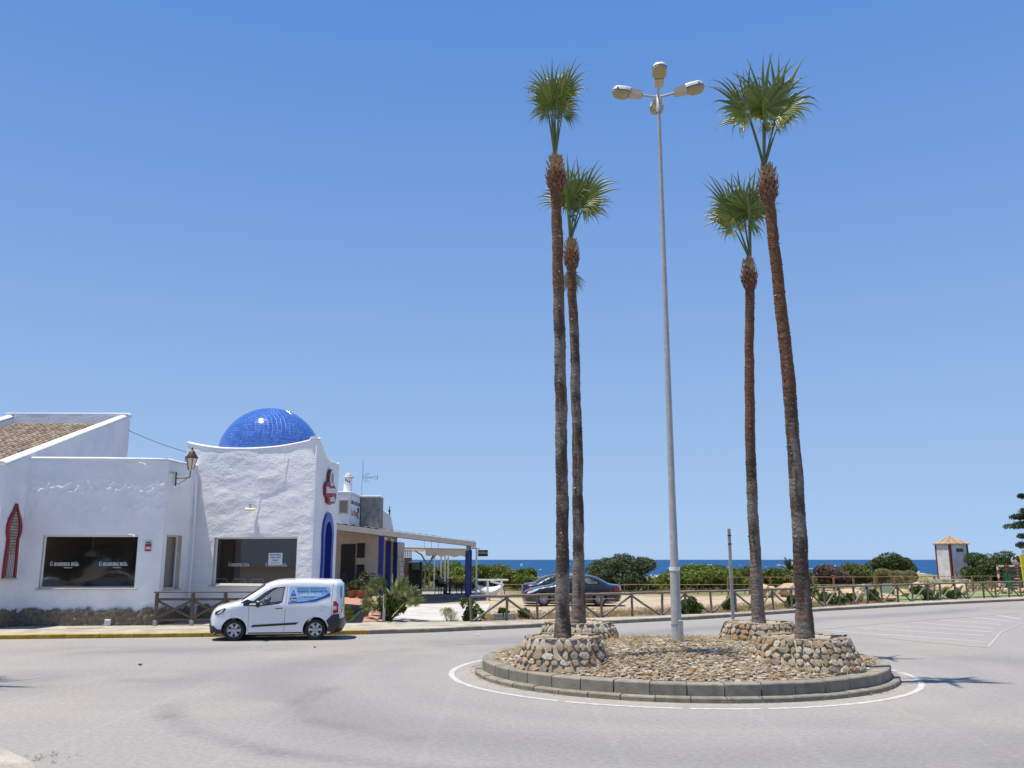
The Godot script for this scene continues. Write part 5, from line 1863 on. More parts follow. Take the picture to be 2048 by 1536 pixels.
# ---------------------------------------------------------------- a seated person, one continuous surface
func person(at: Vector3, turn: float) -> void:
	var o := thing("person", "person in a pale grey shirt sitting with back turned at the sunny table", "person", at, turn)
	var skin := Color(0.3, 0.17, 0.11); var shirt := Color(0.36, 0.35, 0.36); var dark := Color(0.03, 0.032, 0.04); var hair := Color(0.025, 0.02, 0.018)
	# bones: from, to, radius from, radius to, colour
	var bones := [
		[Vector3(-0.07, 0.52, -0.08), Vector3(0.07, 0.52, -0.08), 0.12, 0.12, dark],
		[Vector3(0, 0.55, -0.08), Vector3(0, 0.92, -0.1), 0.125, 0.135, shirt],
		[Vector3(-0.14, 0.98, -0.1), Vector3(0.14, 0.98, -0.1), 0.075, 0.075, shirt],
		[Vector3(0, 1.0, -0.1), Vector3(0, 1.12, -0.08), 0.05, 0.048, skin],
		[Vector3(0, 1.18, -0.06), Vector3(0, 1.25, -0.07), 0.085, 0.095, skin],
		[Vector3(0, 1.2, -0.11), Vector3(0, 1.28, -0.09), 0.085, 0.09, hair],
		[Vector3(0, 1.19, 0.02), Vector3(0, 1.17, 0.035), 0.015, 0.018, skin]]
	for s in [-1.0, 1.0]:
		bones += [
			[Vector3(s * 0.09, 0.52, -0.05), Vector3(s * 0.12, 0.51, 0.36), 0.09, 0.065, dark],
			[Vector3(s * 0.12, 0.5, 0.38), Vector3(s * 0.12, 0.08, 0.36), 0.058, 0.04, dark],
			[Vector3(s * 0.12, 0.045, 0.34), Vector3(s * 0.13, 0.035, 0.52), 0.042, 0.035, dark],
			[Vector3(s * 0.19, 0.98, -0.1), Vector3(s * 0.24, 0.74, -0.04), 0.055, 0.046, shirt],
			[Vector3(s * 0.24, 0.73, -0.04), Vector3(s * 0.17, 0.68, 0.2), 0.04, 0.03, skin],
			[Vector3(s * 0.165, 0.68, 0.22), Vector3(s * 0.15, 0.67, 0.29), 0.034, 0.03, skin],
			[Vector3(s * 0.085, 1.2, -0.07), Vector3(s * 0.088, 1.17, -0.07), 0.016, 0.014, skin]]
		for k in 4:
			bones.append([Vector3(s * (0.175 - 0.018 * k), 0.67, 0.3), Vector3(s * (0.17 - 0.02 * k), 0.655, 0.37 - 0.008 * abs(k - 1)), 0.011, 0.009, skin])
		bones.append([Vector3(s * 0.14, 0.68, 0.24), Vector3(s * 0.1, 0.67, 0.29), 0.012, 0.01, skin])
	var cell := 0.022
	var lo := Vector3(-0.36, -0.03, -0.3); var hi := Vector3(0.36, 1.42, 0.62)
	var nx := int((hi.x - lo.x) / cell); var ny := int((hi.y - lo.y) / cell); var nz := int((hi.z - lo.z) / cell)
	var val := PackedFloat32Array(); val.resize((nx + 1) * (ny + 1) * (nz + 1)); val.fill(0.2)
	var own := PackedInt32Array(); own.resize(val.size())
	for bi in bones.size():
		var b: Array = bones[bi]
		var p: Vector3 = b[0]; var q: Vector3 = b[1]
		var rm: float = max(b[2], b[3]) + 0.06
		var mn := (p.min(q) - Vector3.ONE * rm - lo) / cell; var mx := (p.max(q) + Vector3.ONE * rm - lo) / cell
		for k in range(max(0, int(mn.z)), min(nz, int(mx.z) + 1) + 1):
			for j in range(max(0, int(mn.y)), min(ny, int(mx.y) + 1) + 1):
				for i in range(max(0, int(mn.x)), min(nx, int(mx.x) + 1) + 1):
					var w := lo + Vector3(i, j, k) * cell
					var pq := q - p
					var t: float = clamp((w - p).dot(pq) / max(pq.length_squared(), 1e-6), 0.0, 1.0)
					var dd: float = w.distance_to(p + pq * t) - lerp(float(b[2]), float(b[3]), t)
					var id := (k * (ny + 1) + j) * (nx + 1) + i
					if dd < val[id]: own[id] = bi
					var h: float = clamp(0.5 + 0.5 * (val[id] - dd) / 0.025, 0.0, 1.0)
					val[id] = lerp(val[id], dd, h) - 0.025 * h * (1.0 - h)
	var vid := {}
	var st := begin()
	st.set_smooth_group(1)
	var cellv := func(i: int, j: int, k: int) -> Array:
		var key := (k * (ny + 1) + j) * (nx + 1) + i
		if vid.has(key): return vid[key]
		var s := Vector3.ZERO
		var c := 0
		var best := 9.0
		var who := 0
		for e in 8:
			var id := ((k + (e >> 2)) * (ny + 1) + j + ((e >> 1) & 1)) * (nx + 1) + i + (e & 1)
			if val[id] < best:
				best = val[id]; who = own[id]
			for ax in 3:
				if e & (1 << ax): continue
				var e2 := e | (1 << ax)
				var id2 := ((k + (e2 >> 2)) * (ny + 1) + j + ((e2 >> 1) & 1)) * (nx + 1) + i + (e2 & 1)
				if (val[id] < 0) != (val[id2] < 0):
					var t := val[id] / (val[id] - val[id2])
					var a := Vector3(e & 1, (e >> 1) & 1, e >> 2); var b := Vector3(e2 & 1, (e2 >> 1) & 1, e2 >> 2)
					s += a.lerp(b, t); c += 1
		var r := [lo + (Vector3(i, j, k) + s / max(c, 1)) * cell, bones[who][4]]
		vid[key] = r
		return r
	var strides := [1, nx + 1, (nx + 1) * (ny + 1)]
	for k in range(1, nz):
		for j in range(1, ny):
			for i in range(1, nx):
				var id := (k * (ny + 1) + j) * (nx + 1) + i
				for ax in 3:
					if (val[id] < 0) == (val[id + strides[ax]] < 0): continue
					var u := (ax + 1) % 3; var v := (ax + 2) % 3
					var q: Array = []
					for off in [[0, 0], [1, 0], [1, 1], [0, 1]]:
						var c := [i, j, k]
						c[u] -= off[0]; c[v] -= off[1]
						q.append(cellv.call(c[0], c[1], c[2]))
					var order := [0, 1, 2, 0, 2, 3] if val[id] >= 0 else [0, 2, 1, 0, 3, 2]
					for e in order:
						st.set_color(q[e][1])
						st.add_vertex(q[e][0])
	var m := StandardMaterial3D.new()
	m.vertex_color_use_as_albedo = true
	m.roughness = 0.8
	build(st, "body", m, o)

# ---------------------------------------------------------------- vehicles
# Own frame: x runs from the nose to the tail, y up, z to the side that faces the street.
var prof: Array = []      # outline points (x, height) from the front bumper's foot over the roof to the rear bumper's foot
var veh := {}

func half_width(x: float, y: float) -> float:
	var w: float = veh.half
	var belt: float = veh.belt
	if y > belt:
		w -= (y - belt) / (veh.high - belt) * veh.tumble
	elif y < 0.45:
		w -= (0.45 - y) * 0.12
	var L: float = veh.long
	if x < 0.6: w -= veh.nose * pow(1.0 - x / 0.6, 2.0)
	if x > L - 0.5: w -= veh.tail * pow((x - L + 0.5) / 0.5, 2.0)
	return w

func edge_gap(p: Vector2) -> float:
	var best := 9.0
	for i in prof.size() - 1:
		best = min(best, p.distance_to(Geometry2D.get_closest_point_to_segment(p, prof[i], prof[i + 1])))
	return best

func side_z(p: Vector2) -> float:
	var r: float = veh.round
	var e: float = min(edge_gap(p) / r, 1.0)
	return half_width(p.x, p.y) - r * (1.0 - sqrt(max(0.0, 1.0 - (1.0 - e) * (1.0 - e))))

# part of the side skin: polygon (x, y) minus holes, lifted off the body by `lift`, on the given sides
func side_patch(st: SurfaceTool, poly: PackedVector2Array, holes: Array, lift: float, sides: Array, cell := 0.07) -> void:
	st.set_smooth_group(1)
	var lo := Vector2(1e9, 1e9); var hi := -lo
	for p in poly:
		lo = lo.min(p); hi = hi.max(p)
	var nx := int(ceil((hi.x - lo.x) / cell)); var ny := int(ceil((hi.y - lo.y) / cell))
	for i in nx:
		for j in ny:
			var c := lo + Vector2(i, j) * cell
			var sq := PackedVector2Array([c, c + Vector2(cell, 0), c + Vector2(cell, cell), c + Vector2(0, cell)])
			var pieces := Geometry2D.intersect_polygons(sq, poly)
			for h in holes:
				var next: Array[PackedVector2Array] = []
				for q in pieces:
					next.append_array(Geometry2D.clip_polygons(q, h))
				pieces = next
			for q in pieces:
				var ix := Geometry2D.triangulate_polygon(q)
				var zs := PackedFloat32Array()
				for p in q: zs.append(side_z(p) + lift)
				for k in range(0, ix.size(), 3):
					var a := ix[k]; var b := ix[k + 1]; var d := ix[k + 2]
					if (q[b] - q[a]).cross(q[d] - q[a]) > 0:
						var tmp := b; b = d; d = tmp
					for s in sides:
						var A := Vector3(q[a].x, q[a].y, zs[a] * s); var B := Vector3(q[b].x, q[b].y, zs[b] * s); var D := Vector3(q[d].x, q[d].y, zs[d] * s)
						if s > 0: tri(st, A, B, D)
						else: tri(st, A, D, B)

# the skin that runs over the car between the two sides, for outline segments i0..i1
func over_strip(st: SurfaceTool, i0: int, i1: int, lift := 0.0, inset := 0.0) -> void:
	st.set_smooth_group(1)
	var rows: Array = []
	var n := 12
	for i in range(i0, i1 + 1):
		var p: Vector2 = prof[i]
		var d: Vector2 = (prof[min(i + 1, prof.size() - 1)] - prof[max(i - 1, 0)]).normalized()
		var out := Vector2(-d.y, d.x)
		var w: float = half_width(p.x, p.y) - veh.round - inset
		var row: Array = []
		for k in n + 1:
			var t := -1.0 + 2.0 * k / n
			var bulge: float = veh.crown * (1.0 - t * t) * (1.0 + 2.5 * abs(out.x)) + lift
			row.append(Vector3(p.x + out.x * bulge, p.y + out.y * bulge, t * w))
		rows.append(row)
	for i in rows.size() - 1:
		for k in n:
			quad(st, rows[i][k], rows[i][k + 1], rows[i + 1][k + 1], rows[i + 1][k])

func poly_of(a: Array) -> PackedVector2Array:
	var p := PackedVector2Array()
	for q in a: p.append(Vector2(q[0], q[1]))
	return p

func wheel(parent: Node3D, at: Vector3, r: float, side: float, spokes: int) -> void:
	var o := Node3D.new()
	o.name = "wheel"
	parent.add_child(o, true)
	o.position = at
	var turn := Transform3D(Basis(Vector3.RIGHT, PI / 2 * side), Vector3.ZERO)
	var st := begin()
	lathe(st, [Vector2(r * 0.64, -0.09), Vector2(r * 0.9, -0.1), Vector2(r * 0.98, -0.075), Vector2(r, -0.04), Vector2(r, 0.04), Vector2(r * 0.98, 0.075), Vector2(r * 0.9, 0.1), Vector2(r * 0.66, 0.092), Vector2(r * 0.63, 0.07)], 36, turn)
	build(st, "tyre", M.rubber, o)
	st = begin()
	lathe(st, [Vector2(r * 0.645, 0.085), Vector2(r * 0.6, 0.08), Vector2(r * 0.57, 0.02), Vector2(r * 0.57, -0.02)], 36, turn)
	build(st, "rim_ring", M.alloy, o)
	st = begin()
	lathe(st, [Vector2(r * 0.6, 0.0), Vector2(0.0, 0.0)], 24, turn)
	build(st, "brake_disc", M.black, o)
	st = begin()
	st.set_smooth_group(-1)
	for k in spokes:
		var a := TAU * k / spokes
		var wide := 0.13 if spokes < 9 else 0.045
		var pts := PackedVector2Array([Vector2(r * 0.1, -r * wide * 0.8), Vector2(r * 0.6, -r * wide * 1.05), Vector2(r * 0.6, r * wide * 1.05), Vector2(r * 0.1, r * wide * 0.8)])
		prism(st, pts, 0.035, 0.068, turn * Transform3D(Basis(Vector3(cos(a), 0, sin(a)), Vector3(-sin(a), 0, cos(a)), Vector3(0, 1, 0)), Vector3.ZERO))
	lathe(st, [Vector2(r * 0.22, 0.04), Vector2(r * 0.2, 0.078), Vector2(0.0, 0.085)], 20, turn)
	build(st, "hub_cap", M.alloy, o)

func vehicle(root: Node3D, v: Dictionary, body: Material) -> void:
	veh = v
	prof = []
	# smooth the outline a little
	var raw: Array = v.outline
	for i in raw.size():
		var p := Vector2(raw[i][0], raw[i][1])
		prof.append(p)
	var outline := PackedVector2Array(prof)
	var ar: float = v.arch
	var sill: float = v.sill
	for w in [1, 0]:
		var cx: float = v.wheels[w]
		var a0 := asin(clamp((sill - v.wheel_r) / ar, -1.0, 1.0))
		for k in 15:
			var a: float = a0 + (PI - 2 * a0) * k / 14.0
			outline.append(Vector2(cx + cos(a) * ar, v.wheel_r + sin(a) * ar))
	var holes: Array = []
	for g in v.glass: holes.append(poly_of(g))
	var st := begin()
	side_patch(st, outline, holes, 0.0, [1, -1])
	var i := 0
	while i < prof.size() - 1:
		var is_glass := false
		for g in v.screens:
			if i == g[0]:
				is_glass = true
				i = g[1]
		if is_glass: continue
		over_strip(st, i, i + 1)
		i += 1
	build(st, "body", body, root)
	# dark rubber surrounds and glass
	for g in v.screens:
		st = begin()
		over_strip(st, g[0], g[1])
		build(st, "windscreen" if g[0] == v.screens[0][0] else "rear_window", M.car_glass, root)
	for h in holes:
		st = begin()
		side_patch(st, h, [], -0.012, [1])
		build(st, "side_window", M.car_glass, root)
		st = begin()
		side_patch(st, h, [], -0.012, [-1])
		build(st, "side_window", M.car_glass, root)
		# black frame round the glass
		var inner := Geometry2D.offset_polygon(h, -0.028)
		if inner.size() > 0:
			st = begin()
			side_patch(st, h, [inner[0]], -0.004, [1, -1], 0.06)
			build(st, "window_frame", M.black_plastic, root)
	# floor, wheel housings and cabin
	var L: float = v.long
	box_at(root, "underbody", Vector3(L * 0.5, v.sill + 0.1, 0), Vector3(L - 0.5, 0.2, v.half * 2 - 0.34), M.black, 0.02)
	for w in v.wheels:
		for s in [-1.0, 1.0]:
			wheel(root, Vector3(w, v.wheel_r, s * (v.half - 0.13)), v.wheel_r, s, v.spokes)
			st = begin()
			st.set_smooth_group(1)
			for k in 12:
				var a := PI * k / 12.0 - 0.15; var b := PI * (k + 1) / 12.0 - 0.15 + (0.3 if k == 11 else 0.0)
				var z0: float = s * (v.half - 0.02); var z1: float = s * (v.half - 0.34)
				quad(st, Vector3(w + cos(a) * ar, v.wheel_r + sin(a) * ar, z0), Vector3(w + cos(a) * ar, v.wheel_r + sin(a) * ar, z1), Vector3(w + cos(b) * ar, v.wheel_r + sin(b) * ar, z1), Vector3(w + cos(b) * ar, v.wheel_r + sin(b) * ar, z0))
			build(st, "wheel_housing", M.black, root)
	var dash: Array = v.dash
	box_at(root, "dashboard", Vector3(dash[0], dash[1] - 0.1, 0), Vector3(0.45, 0.22, v.half * 1.6), M.black_plastic, 0.04)
	for s in [-0.36, 0.36]:
		var seat := Node3D.new()
		seat.name = "seat"
		root.add_child(seat, true)
		seat.position = Vector3(v.seat[0], v.seat[1], s)
		box_at(seat, "cushion", Vector3(-0.05, 0.0, 0), Vector3(0.5, 0.16, 0.48), M.black_plastic, 0.05)
		box_at(seat, "backrest", Vector3(0.28, 0.32, 0), Vector3(0.15, 0.62, 0.46), M.black_plastic, 0.05, Basis(Vector3(0, 0, 1), -0.25))
		box_at(seat, "headrest", Vector3(0.38, 0.73, 0), Vector3(0.1, 0.18, 0.26), M.black_plastic, 0.04, Basis(Vector3(0, 0, 1), -0.25))
	st = begin()
	var ring: Array = []; var rr: Array = []
	for k in 17:
		ring.append(Vector3(dash[0] + 0.33 + 0.06 * sin(TAU * k / 16.0), dash[1] + 0.02 + 0.17 * sin(TAU * k / 16.0), 0.36 + 0.18 * cos(TAU * k / 16.0))); rr.append(0.016)
	tube(st, ring, rr, 6, false)
	build(st, "steering_wheel", M.black_plastic, root)
	# lights
	for s in [1.0, -1.0]:
		st = begin()
		side_patch(st, poly_of(v.headlight), [], 0.006, [s], 0.06)
		build(st, "headlight", M.dark_glass if v.spokes < 9 else M.clear_lens, root)
		st = begin()
		side_patch(st, poly_of(v.taillight), [], 0.008, [s], 0.06)
		var tl := build(st, "tail_light", M.red_lens, root)
		if v.has("handles"):
			for h in v.handles:
				var z: float = side_z(Vector2(h[0], h[1]))
				box_at(root, "door_handle", Vector3(h[0], h[1], s * (z + 0.02)), Vector3(0.2, 0.035, 0.04), v.handle_mat, 0.012)
		for l in v.lines:
			st = begin()
			for k in l.size() - 1:
				var a := Vector2(l[k][0], l[k][1]); var b := Vector2(l[k + 1][0], l[k + 1][1])
				var nrm := (b - a).normalized().orthogonal() * 0.004
				side_patch(st, PackedVector2Array([a - nrm, b - nrm, b + nrm, a + nrm]), [], 0.0025, [s], 0.2)
			build(st, "door_gap", M.black, root)
		# mirror
		var mp: Array = v.mirror
		var mz: float = half_width(mp[0], mp[1])
		var mir := Node3D.new()
		mir.name = "mirror"
		root.add_child(mir, true)
		mir.position = Vector3(mp[0], mp[1], s * (mz + 0.1))
		box_at(mir, "housing", Vector3.ZERO, Vector3(0.12, 0.17, 0.2), v.mirror_mat, 0.04)
		box_at(mir, "stalk", Vector3(-0.01, -0.08, -s * 0.1), Vector3(0.07, 0.05, 0.14), M.black_plastic, 0.012)
		box_at(mir, "mirror_glass", Vector3(0.058, 0, 0), Vector3(0.01, 0.13, 0.16), M.alloy, 0.004)

func make_vehicles() -> void:
	var van_spec := {
		"long": 3.74, "half": 0.86, "belt": 1.0, "high": 1.75, "tumble": 0.13, "nose": 0.17, "tail": 0.05, "round": 0.09, "crown": 0.035,
		"outline": [[0.1, 0.2], [0.02, 0.26], [0.0, 0.4], [0.0, 0.58], [0.02, 0.7], [0.06, 0.82], [0.15, 0.925], [0.34, 1.0], [0.61, 1.07], [0.84, 1.125], [1.0, 1.23], [1.27, 1.41], [1.5, 1.565], [1.64, 1.635], [1.82, 1.695], [2.06, 1.735], [2.5, 1.75], [3.1, 1.74], [3.5, 1.71], [3.63, 1.675], [3.67, 1.6], [3.69, 1.2], [3.7, 0.75], [3.71, 0.6], [3.74, 0.42], [3.7, 0.3], [3.5, 0.22]],
		"screens": [[9, 12]], "arch": 0.365, "sill": 0.19, "wheel_r": 0.305, "wheels": [0.69, 3.02], "spokes": 6,
		"glass": [[[0.93, 1.0], [1.19, 1.13], [1.56, 1.41], [1.79, 1.52], [2.1, 1.545], [2.04, 1.1], [1.93, 1.045], [1.37, 0.98]]],
		"dash": [1.25, 1.05], "seat": [1.95, 0.62],
		"headlight": [[0.1, 0.76], [0.13, 0.84], [0.4, 0.94], [0.44, 0.93], [0.36, 0.8], [0.22, 0.74]],
		"taillight": [[3.52, 1.12], [3.6, 1.12], [3.68, 1.02], [3.68, 0.78], [3.52, 0.76]],
		"handles": [[1.95, 0.93]], "handle_mat": M.black_plastic,
		"lines": [[[1.09, 0.28], [1.09, 0.97]], [[2.12, 0.26], [2.14, 1.05], [2.17, 1.57]], [[3.5, 1.65], [3.47, 1.2], [3.47, 0.7]]],
		"mirror": [1.36, 1.06], "mirror_mat": M.black_plastic}
	var th := 0.14
	var foot := V(-8.25, 26.95, 0.0)
	var van := thing("delivery_van", "small white delivery van with a blue livery panel parked at the yellow kerb", "van", foot - Vector3(cos(th), 0, -sin(th)) * 0.69 + Vector3(0, 0, -0.73), th)
	vehicle(van, van_spec, M.car_white)
	var z_at := func(x: float, y: float) -> Vector3: return Vector3(x, y, side_z(Vector2(x, y)))
	# black plastic trim: bumpers and side strip
	var st := begin()
	side_patch(st, poly_of([[0.0, 0.24], [0.0, 0.45], [0.1, 0.42], [0.2, 0.33], [0.36, 0.33], [0.33, 0.2], [0.1, 0.2]]), [], 0.016, [1, -1])
	over_strip(st, 0, 3, 0.016)
	build(st, "front_bumper", M.black_plastic, van)
	st = begin()
	side_patch(st, poly_of([[3.33, 0.56], [3.52, 0.74], [3.7, 0.75], [3.74, 0.42], [3.7, 0.3], [3.5, 0.22], [3.36, 0.26], [3.4, 0.42]]), [], 0.016, [1, -1])
	over_strip(st, 23, 26, 0.016)
	build(st, "rear_bumper", M.black_plastic, van)
	for s in [1, -1]:
		st = begin()
		side_patch(st, poly_of([[1.16, 0.39], [1.22, 0.455], [2.55, 0.52], [2.45, 0.455]]), [], 0.014, [s], 0.1)
		build(st, "side_strip", M.black_plastic, van)
		st = begin()
		side_patch(st, poly_of([[0.84, 1.1], [0.93, 1.0], [1.19, 1.13], [1.02, 1.19]]), [], 0.004, [s], 0.1)
		build(st, "pillar_trim", M.black_plastic, van)
	st = begin()
	side_patch(st, poly_of([[1.08, 0.205], [1.1, 0.24], [2.64, 0.24], [2.66, 0.205]]), [], 0.004, [1, -1], 0.2)
	build(st, "sill_trim", M.black_plastic, van)
	# headlight innards
	for s in [1, -1]:
		st = begin()
		side_patch(st, poly_of([[0.17, 0.78], [0.3, 0.89], [0.38, 0.9], [0.33, 0.82], [0.24, 0.77]]), [], 0.011, [s], 0.05)
		build(st, "lamp_reflector", M.clear_lens, van)
		st = begin()
		side_patch(st, poly_of([[3.52, 0.98], [3.675, 0.98], [3.675, 0.88], [3.52, 0.87]]), [], 0.012, [s], 0.08)
		build(st, "reversing_lens", M.clear_lens, van)
	# fuel flap
	st = begin()
	var ringp := PackedVector2Array(); var ringq := PackedVector2Array()
	for k in 20:
		ringp.append(Vector2(3.2 + 0.075 * cos(TAU * k / 20), 0.92 + 0.075 * sin(TAU * k / 20)))
		ringq.append(Vector2(3.2 + 0.069 * cos(TAU * k / 20), 0.92 + 0.069 * sin(TAU * k / 20)))
	side_patch(st, ringp, [ringq], 0.004, [1], 0.05)
	build(st, "fuel_flap_gap", mat(0.3, 0.3, 0.3, 0.5), van)
	# livery
	st = begin()
	side_patch(st, poly_of([[2.2, 1.06], [2.23, 1.54], [2.26, 1.555], [3.34, 1.545], [3.42, 1.5], [3.42, 1.26], [3.0, 1.12], [2.6, 1.09]]), [], 0.004, [1])
	var livery := build(st, "livery_panel", mat(0.27, 0.52, 0.78, 0.35), van)
	st = begin()
	side_patch(st, poly_of([[2.2, 1.06], [2.205, 1.085], [2.75, 1.13], [3.1, 1.21], [3.42, 1.36], [3.42, 1.26], [3.0, 1.11], [2.6, 1.075]]), [], 0.007, [1])
	build(st, "swoosh", mat(0.02, 0.06, 0.3, 0.35), livery)
	st = begin()
	var drop := PackedVector2Array()
	var drop_in := PackedVector2Array()
	for k in 24:
		var a := TAU * k / 24.0
		var y := sin(a)
		var w := cos(a) * (1.0 if y < 0 else pow(1.0 - y, 0.55))
		drop.append(Vector2(2.345 + 0.128 * w, 1.235 + (0.145 * y if y < 0 else 0.3 * y)))
		drop_in.append(Vector2(2.345 + 0.11 * w, 1.235 + (0.125 * y if y < 0 else 0.27 * y)))
	side_patch(st, drop, [], 0.008, [1], 0.06)
	build(st, "drop_outline", mat(0.72, 0.76, 0.8, 0.4), livery)
	st = begin()
	side_patch(st, drop_in, [], 0.010, [1], 0.06)
	build(st, "drop", mat(0.1, 0.3, 0.62, 0.4), livery)
	st = begin()
	var disc := PackedVector2Array()
	for k in 24: disc.append(Vector2(2.345 + 0.11 * cos(TAU * k / 24.0), 1.215 + 0.11 * sin(TAU * k / 24.0)))
	side_patch(st, disc, [], 0.012, [1], 0.06)
	build(st, "drop_disc", mat(0.015, 0.05, 0.27, 0.4), livery)
	var tilt := atan(0.13 / 0.75)
	var word := func(text: String, x: float, y: float, high: float, m: Material, wide: float, slant: float, bold: bool) -> void:
		var p: Vector3 = z_at.call(x, y)
		var b := Basis(Vector3.RIGHT, -tilt) * Basis(Vector3(1, 0, 0), Vector3(slant, 1, 0), Vector3(0, 0, 1))
		letters(livery, "lettering", text, high, Transform3D(b, p + Vector3(0, 0, 0.014)), m, 0.002, wide, "Droid Sans", bold)
	var navy := mat(0.012, 0.035, 0.2, 0.5)
	var pale := mat(0.8, 0.83, 0.86, 0.5)
	word.call("Productos Químicos para", 2.87, 1.495, 0.062, navy, 0.86, 0.22, true)
	word.call("Hostelería, Automoción, Etc...", 2.93, 1.405, 0.062, navy, 0.8, 0.22, true)
	word.call("680 588 521", 2.89, 1.31, 0.075, pale, 1.0, 0.0, true)
	word.call("Francisco Romero Rodríguez", 2.7, 1.225, 0.03, navy, 0.9, 0.22, false)
	word.call("Quimi", 2.345, 1.255, 0.062, pale, 0.86, 0.15, true)
	word.call("Clean", 2.345, 1.17, 0.062, pale, 0.86, 0.15, true)
	st = begin()
	var r0 := PackedVector2Array(); var r1 := PackedVector2Array()
	for k in 20:
		r0.append(Vector2(2.56 + 0.045 * cos(TAU * k / 20), 1.31 + 0.045 * sin(TAU * k / 20)))
		r1.append(Vector2(2.56 + 0.035 * cos(TAU * k / 20), 1.31 + 0.035 * sin(TAU * k / 20)))
	side_patch(st, r0, [r1], 0.008, [1], 0.03)
	side_patch(st, poly_of([[2.54, 1.32], [2.555, 1.325], [2.56, 1.305], [2.58, 1.295], [2.575, 1.285], [2.55, 1.295]]), [], 0.008, [1], 0.1)
	build(st, "phone_icon", pale, livery)
	# rear doors: window film, plate, handle
	st = begin()
	var re := 3.70
	box_at(van, "rear_window", Vector3(re + 0.05, 1.38, 0.0), Vector3(0.02, 0.38, 1.2), mat(0.2, 0.42, 0.66, 0.3), 0.005)
	box_at(van, "number_plate", Vector3(re + 0.075, 0.82, 0.3), Vector3(0.02, 0.11, 0.5), mat(0.6, 0.58, 0.45, 0.5), 0.004)
	box_at(van, "rear_handle", Vector3(re + 0.07, 0.98, 0.28), Vector3(0.03, 0.05, 0.3), M.black_plastic, 0.008)
	box_at(van, "rear_door_gap", Vector3(re + 0.075, 1.05, 0.0), Vector3(0.012, 1.1, 0.012), M.black, 0.002)
	st = begin()
	tube(st, [Vector3(1.78, 1.68, 0.2), Vector3(2.05, 1.95, 0.2)], [0.006, 0.003], 5)
	build(st, "roof_aerial", M.black, van)
	# cargo bulkhead behind the seats
	box_at(van, "bulkhead", Vector3(2.3, 0.95, 0), Vector3(0.04, 1.3, 1.35), mat(0.45, 0.47, 0.48, 0.7), 0.01)

	var saloon := {
		"long": 4.72, "half": 0.9, "belt": 0.9, "high": 1.46, "tumble": 0.26, "nose": 0.22, "tail": 0.12, "round": 0.1, "crown": 0.04,
		"outline": [[0.1, 0.2], [0.02, 0.27], [0.0, 0.4], [0.02, 0.55], [0.1, 0.66], [0.35, 0.78], [0.75, 0.88], [1.2, 0.95], [1.42, 1.0], [1.7, 1.17], [2.0, 1.33], [2.2, 1.4], [2.5, 1.45], [2.85, 1.46], [3.2, 1.43], [3.5, 1.35], [3.85, 1.18], [4.12, 1.03], [4.35, 1.0], [4.6, 0.97], [4.67, 0.9], [4.7, 0.7], [4.72, 0.45], [4.66, 0.28], [4.5, 0.22]],
		"screens": [[8, 11], [14, 17]], "arch": 0.37, "sill": 0.2, "wheel_r": 0.325, "wheels": [0.93, 3.68], "spokes": 14,
		"glass": [[[1.55, 0.95], [1.95, 1.2], [2.25, 1.34], [2.52, 1.385], [2.5, 0.97]], [[2.58, 0.97], [2.6, 1.39], [2.9, 1.395], [3.2, 1.35], [3.5, 1.25], [3.8, 1.07], [3.7, 1.0]]],
		"dash": [1.6, 0.98], "seat": [2.15, 0.5],
		"headlight": [[0.1, 0.6], [0.2, 0.7], [0.62, 0.83], [0.72, 0.84], [0.55, 0.72], [0.3, 0.62]],
		"taillight": [[4.4, 0.72], [4.4, 0.9], [4.62, 0.9], [4.68, 0.72]],
		"handles": [[2.38, 0.82], [3.4, 0.84]], "handle_mat": M.car_blue,
		"lines": [[[1.45, 0.3], [1.42, 0.9]], [[2.54, 0.25], [2.55, 0.95]], [[3.4, 0.5], [3.66, 0.8], [3.62, 0.95]]],
		"mirror": [1.75, 1.0], "mirror_mat": M.car_blue}
	var car := thing("parked_car", "dark blue saloon car with alloy wheels parked behind the fence", "car", V(0.62, 45.5, 0.1), 0.0, "")
	vehicle(car, saloon, M.car_blue)
	for s in [1, -1]:
		st = begin()
		side_patch(st, poly_of([[0.3, 0.36], [1.3, 0.33], [3.3, 0.33], [4.4, 0.36], [4.4, 0.385], [3.3, 0.36], [1.3, 0.36]]), [], 0.01, [s], 0.1)
		build(st, "chrome_strip", M.alloy, car)
	box_at(car, "number_plate", Vector3(-0.07, 0.47, 0), Vector3(0.02, 0.11, 0.5), M.white, 0.004)
	box_at(car, "grille", Vector3(-0.02, 0.6, 0), Vector3(0.06, 0.1, 0.7), M.black, 0.01)
	# the dark car behind it faces the other way
	copy_of(car, "black car seen past the blue saloon, its red tail light showing", V(5.3, 48.3, 0.1), PI + 0.12)
	var second := get_child(get_child_count() - 1)
	(second.get_node("body") as MeshInstance3D).material_override = M.car_black
	# two cars across the road behind the viewer, mirrored in the shop window
	var m1 := copy_of(car, "white car parked across the road, mirrored in the shop window", V(-30.5, -8.0, 0.0), 0.1)
	(m1.get_node("body") as MeshInstance3D).material_override = M.car_white
	var m2 := copy_of(car, "silver car parked across the road, mirrored in the shop window", V(-24.5, -9.0, 0.0), 0.15)
	(m2.get_node("body") as MeshInstance3D).material_override = paint(0.45, 0.47, 0.48)

# ---------------------------------------------------------------- fences
func log_mesh(len: float, r: float, sides := 8) -> ArrayMesh:
	var st := begin()
	var pts: Array = []; var rad: Array = []
	for i in 6:
		pts.append(Vector3(rng.randf_range(-0.006, 0.006), len * i / 5.0, rng.randf_range(-0.006, 0.006)))
		rad.append(r * rng.randf_range(0.94, 1.06))
	tube(st, pts, rad, sides, true, 0.03)
	return done(st)

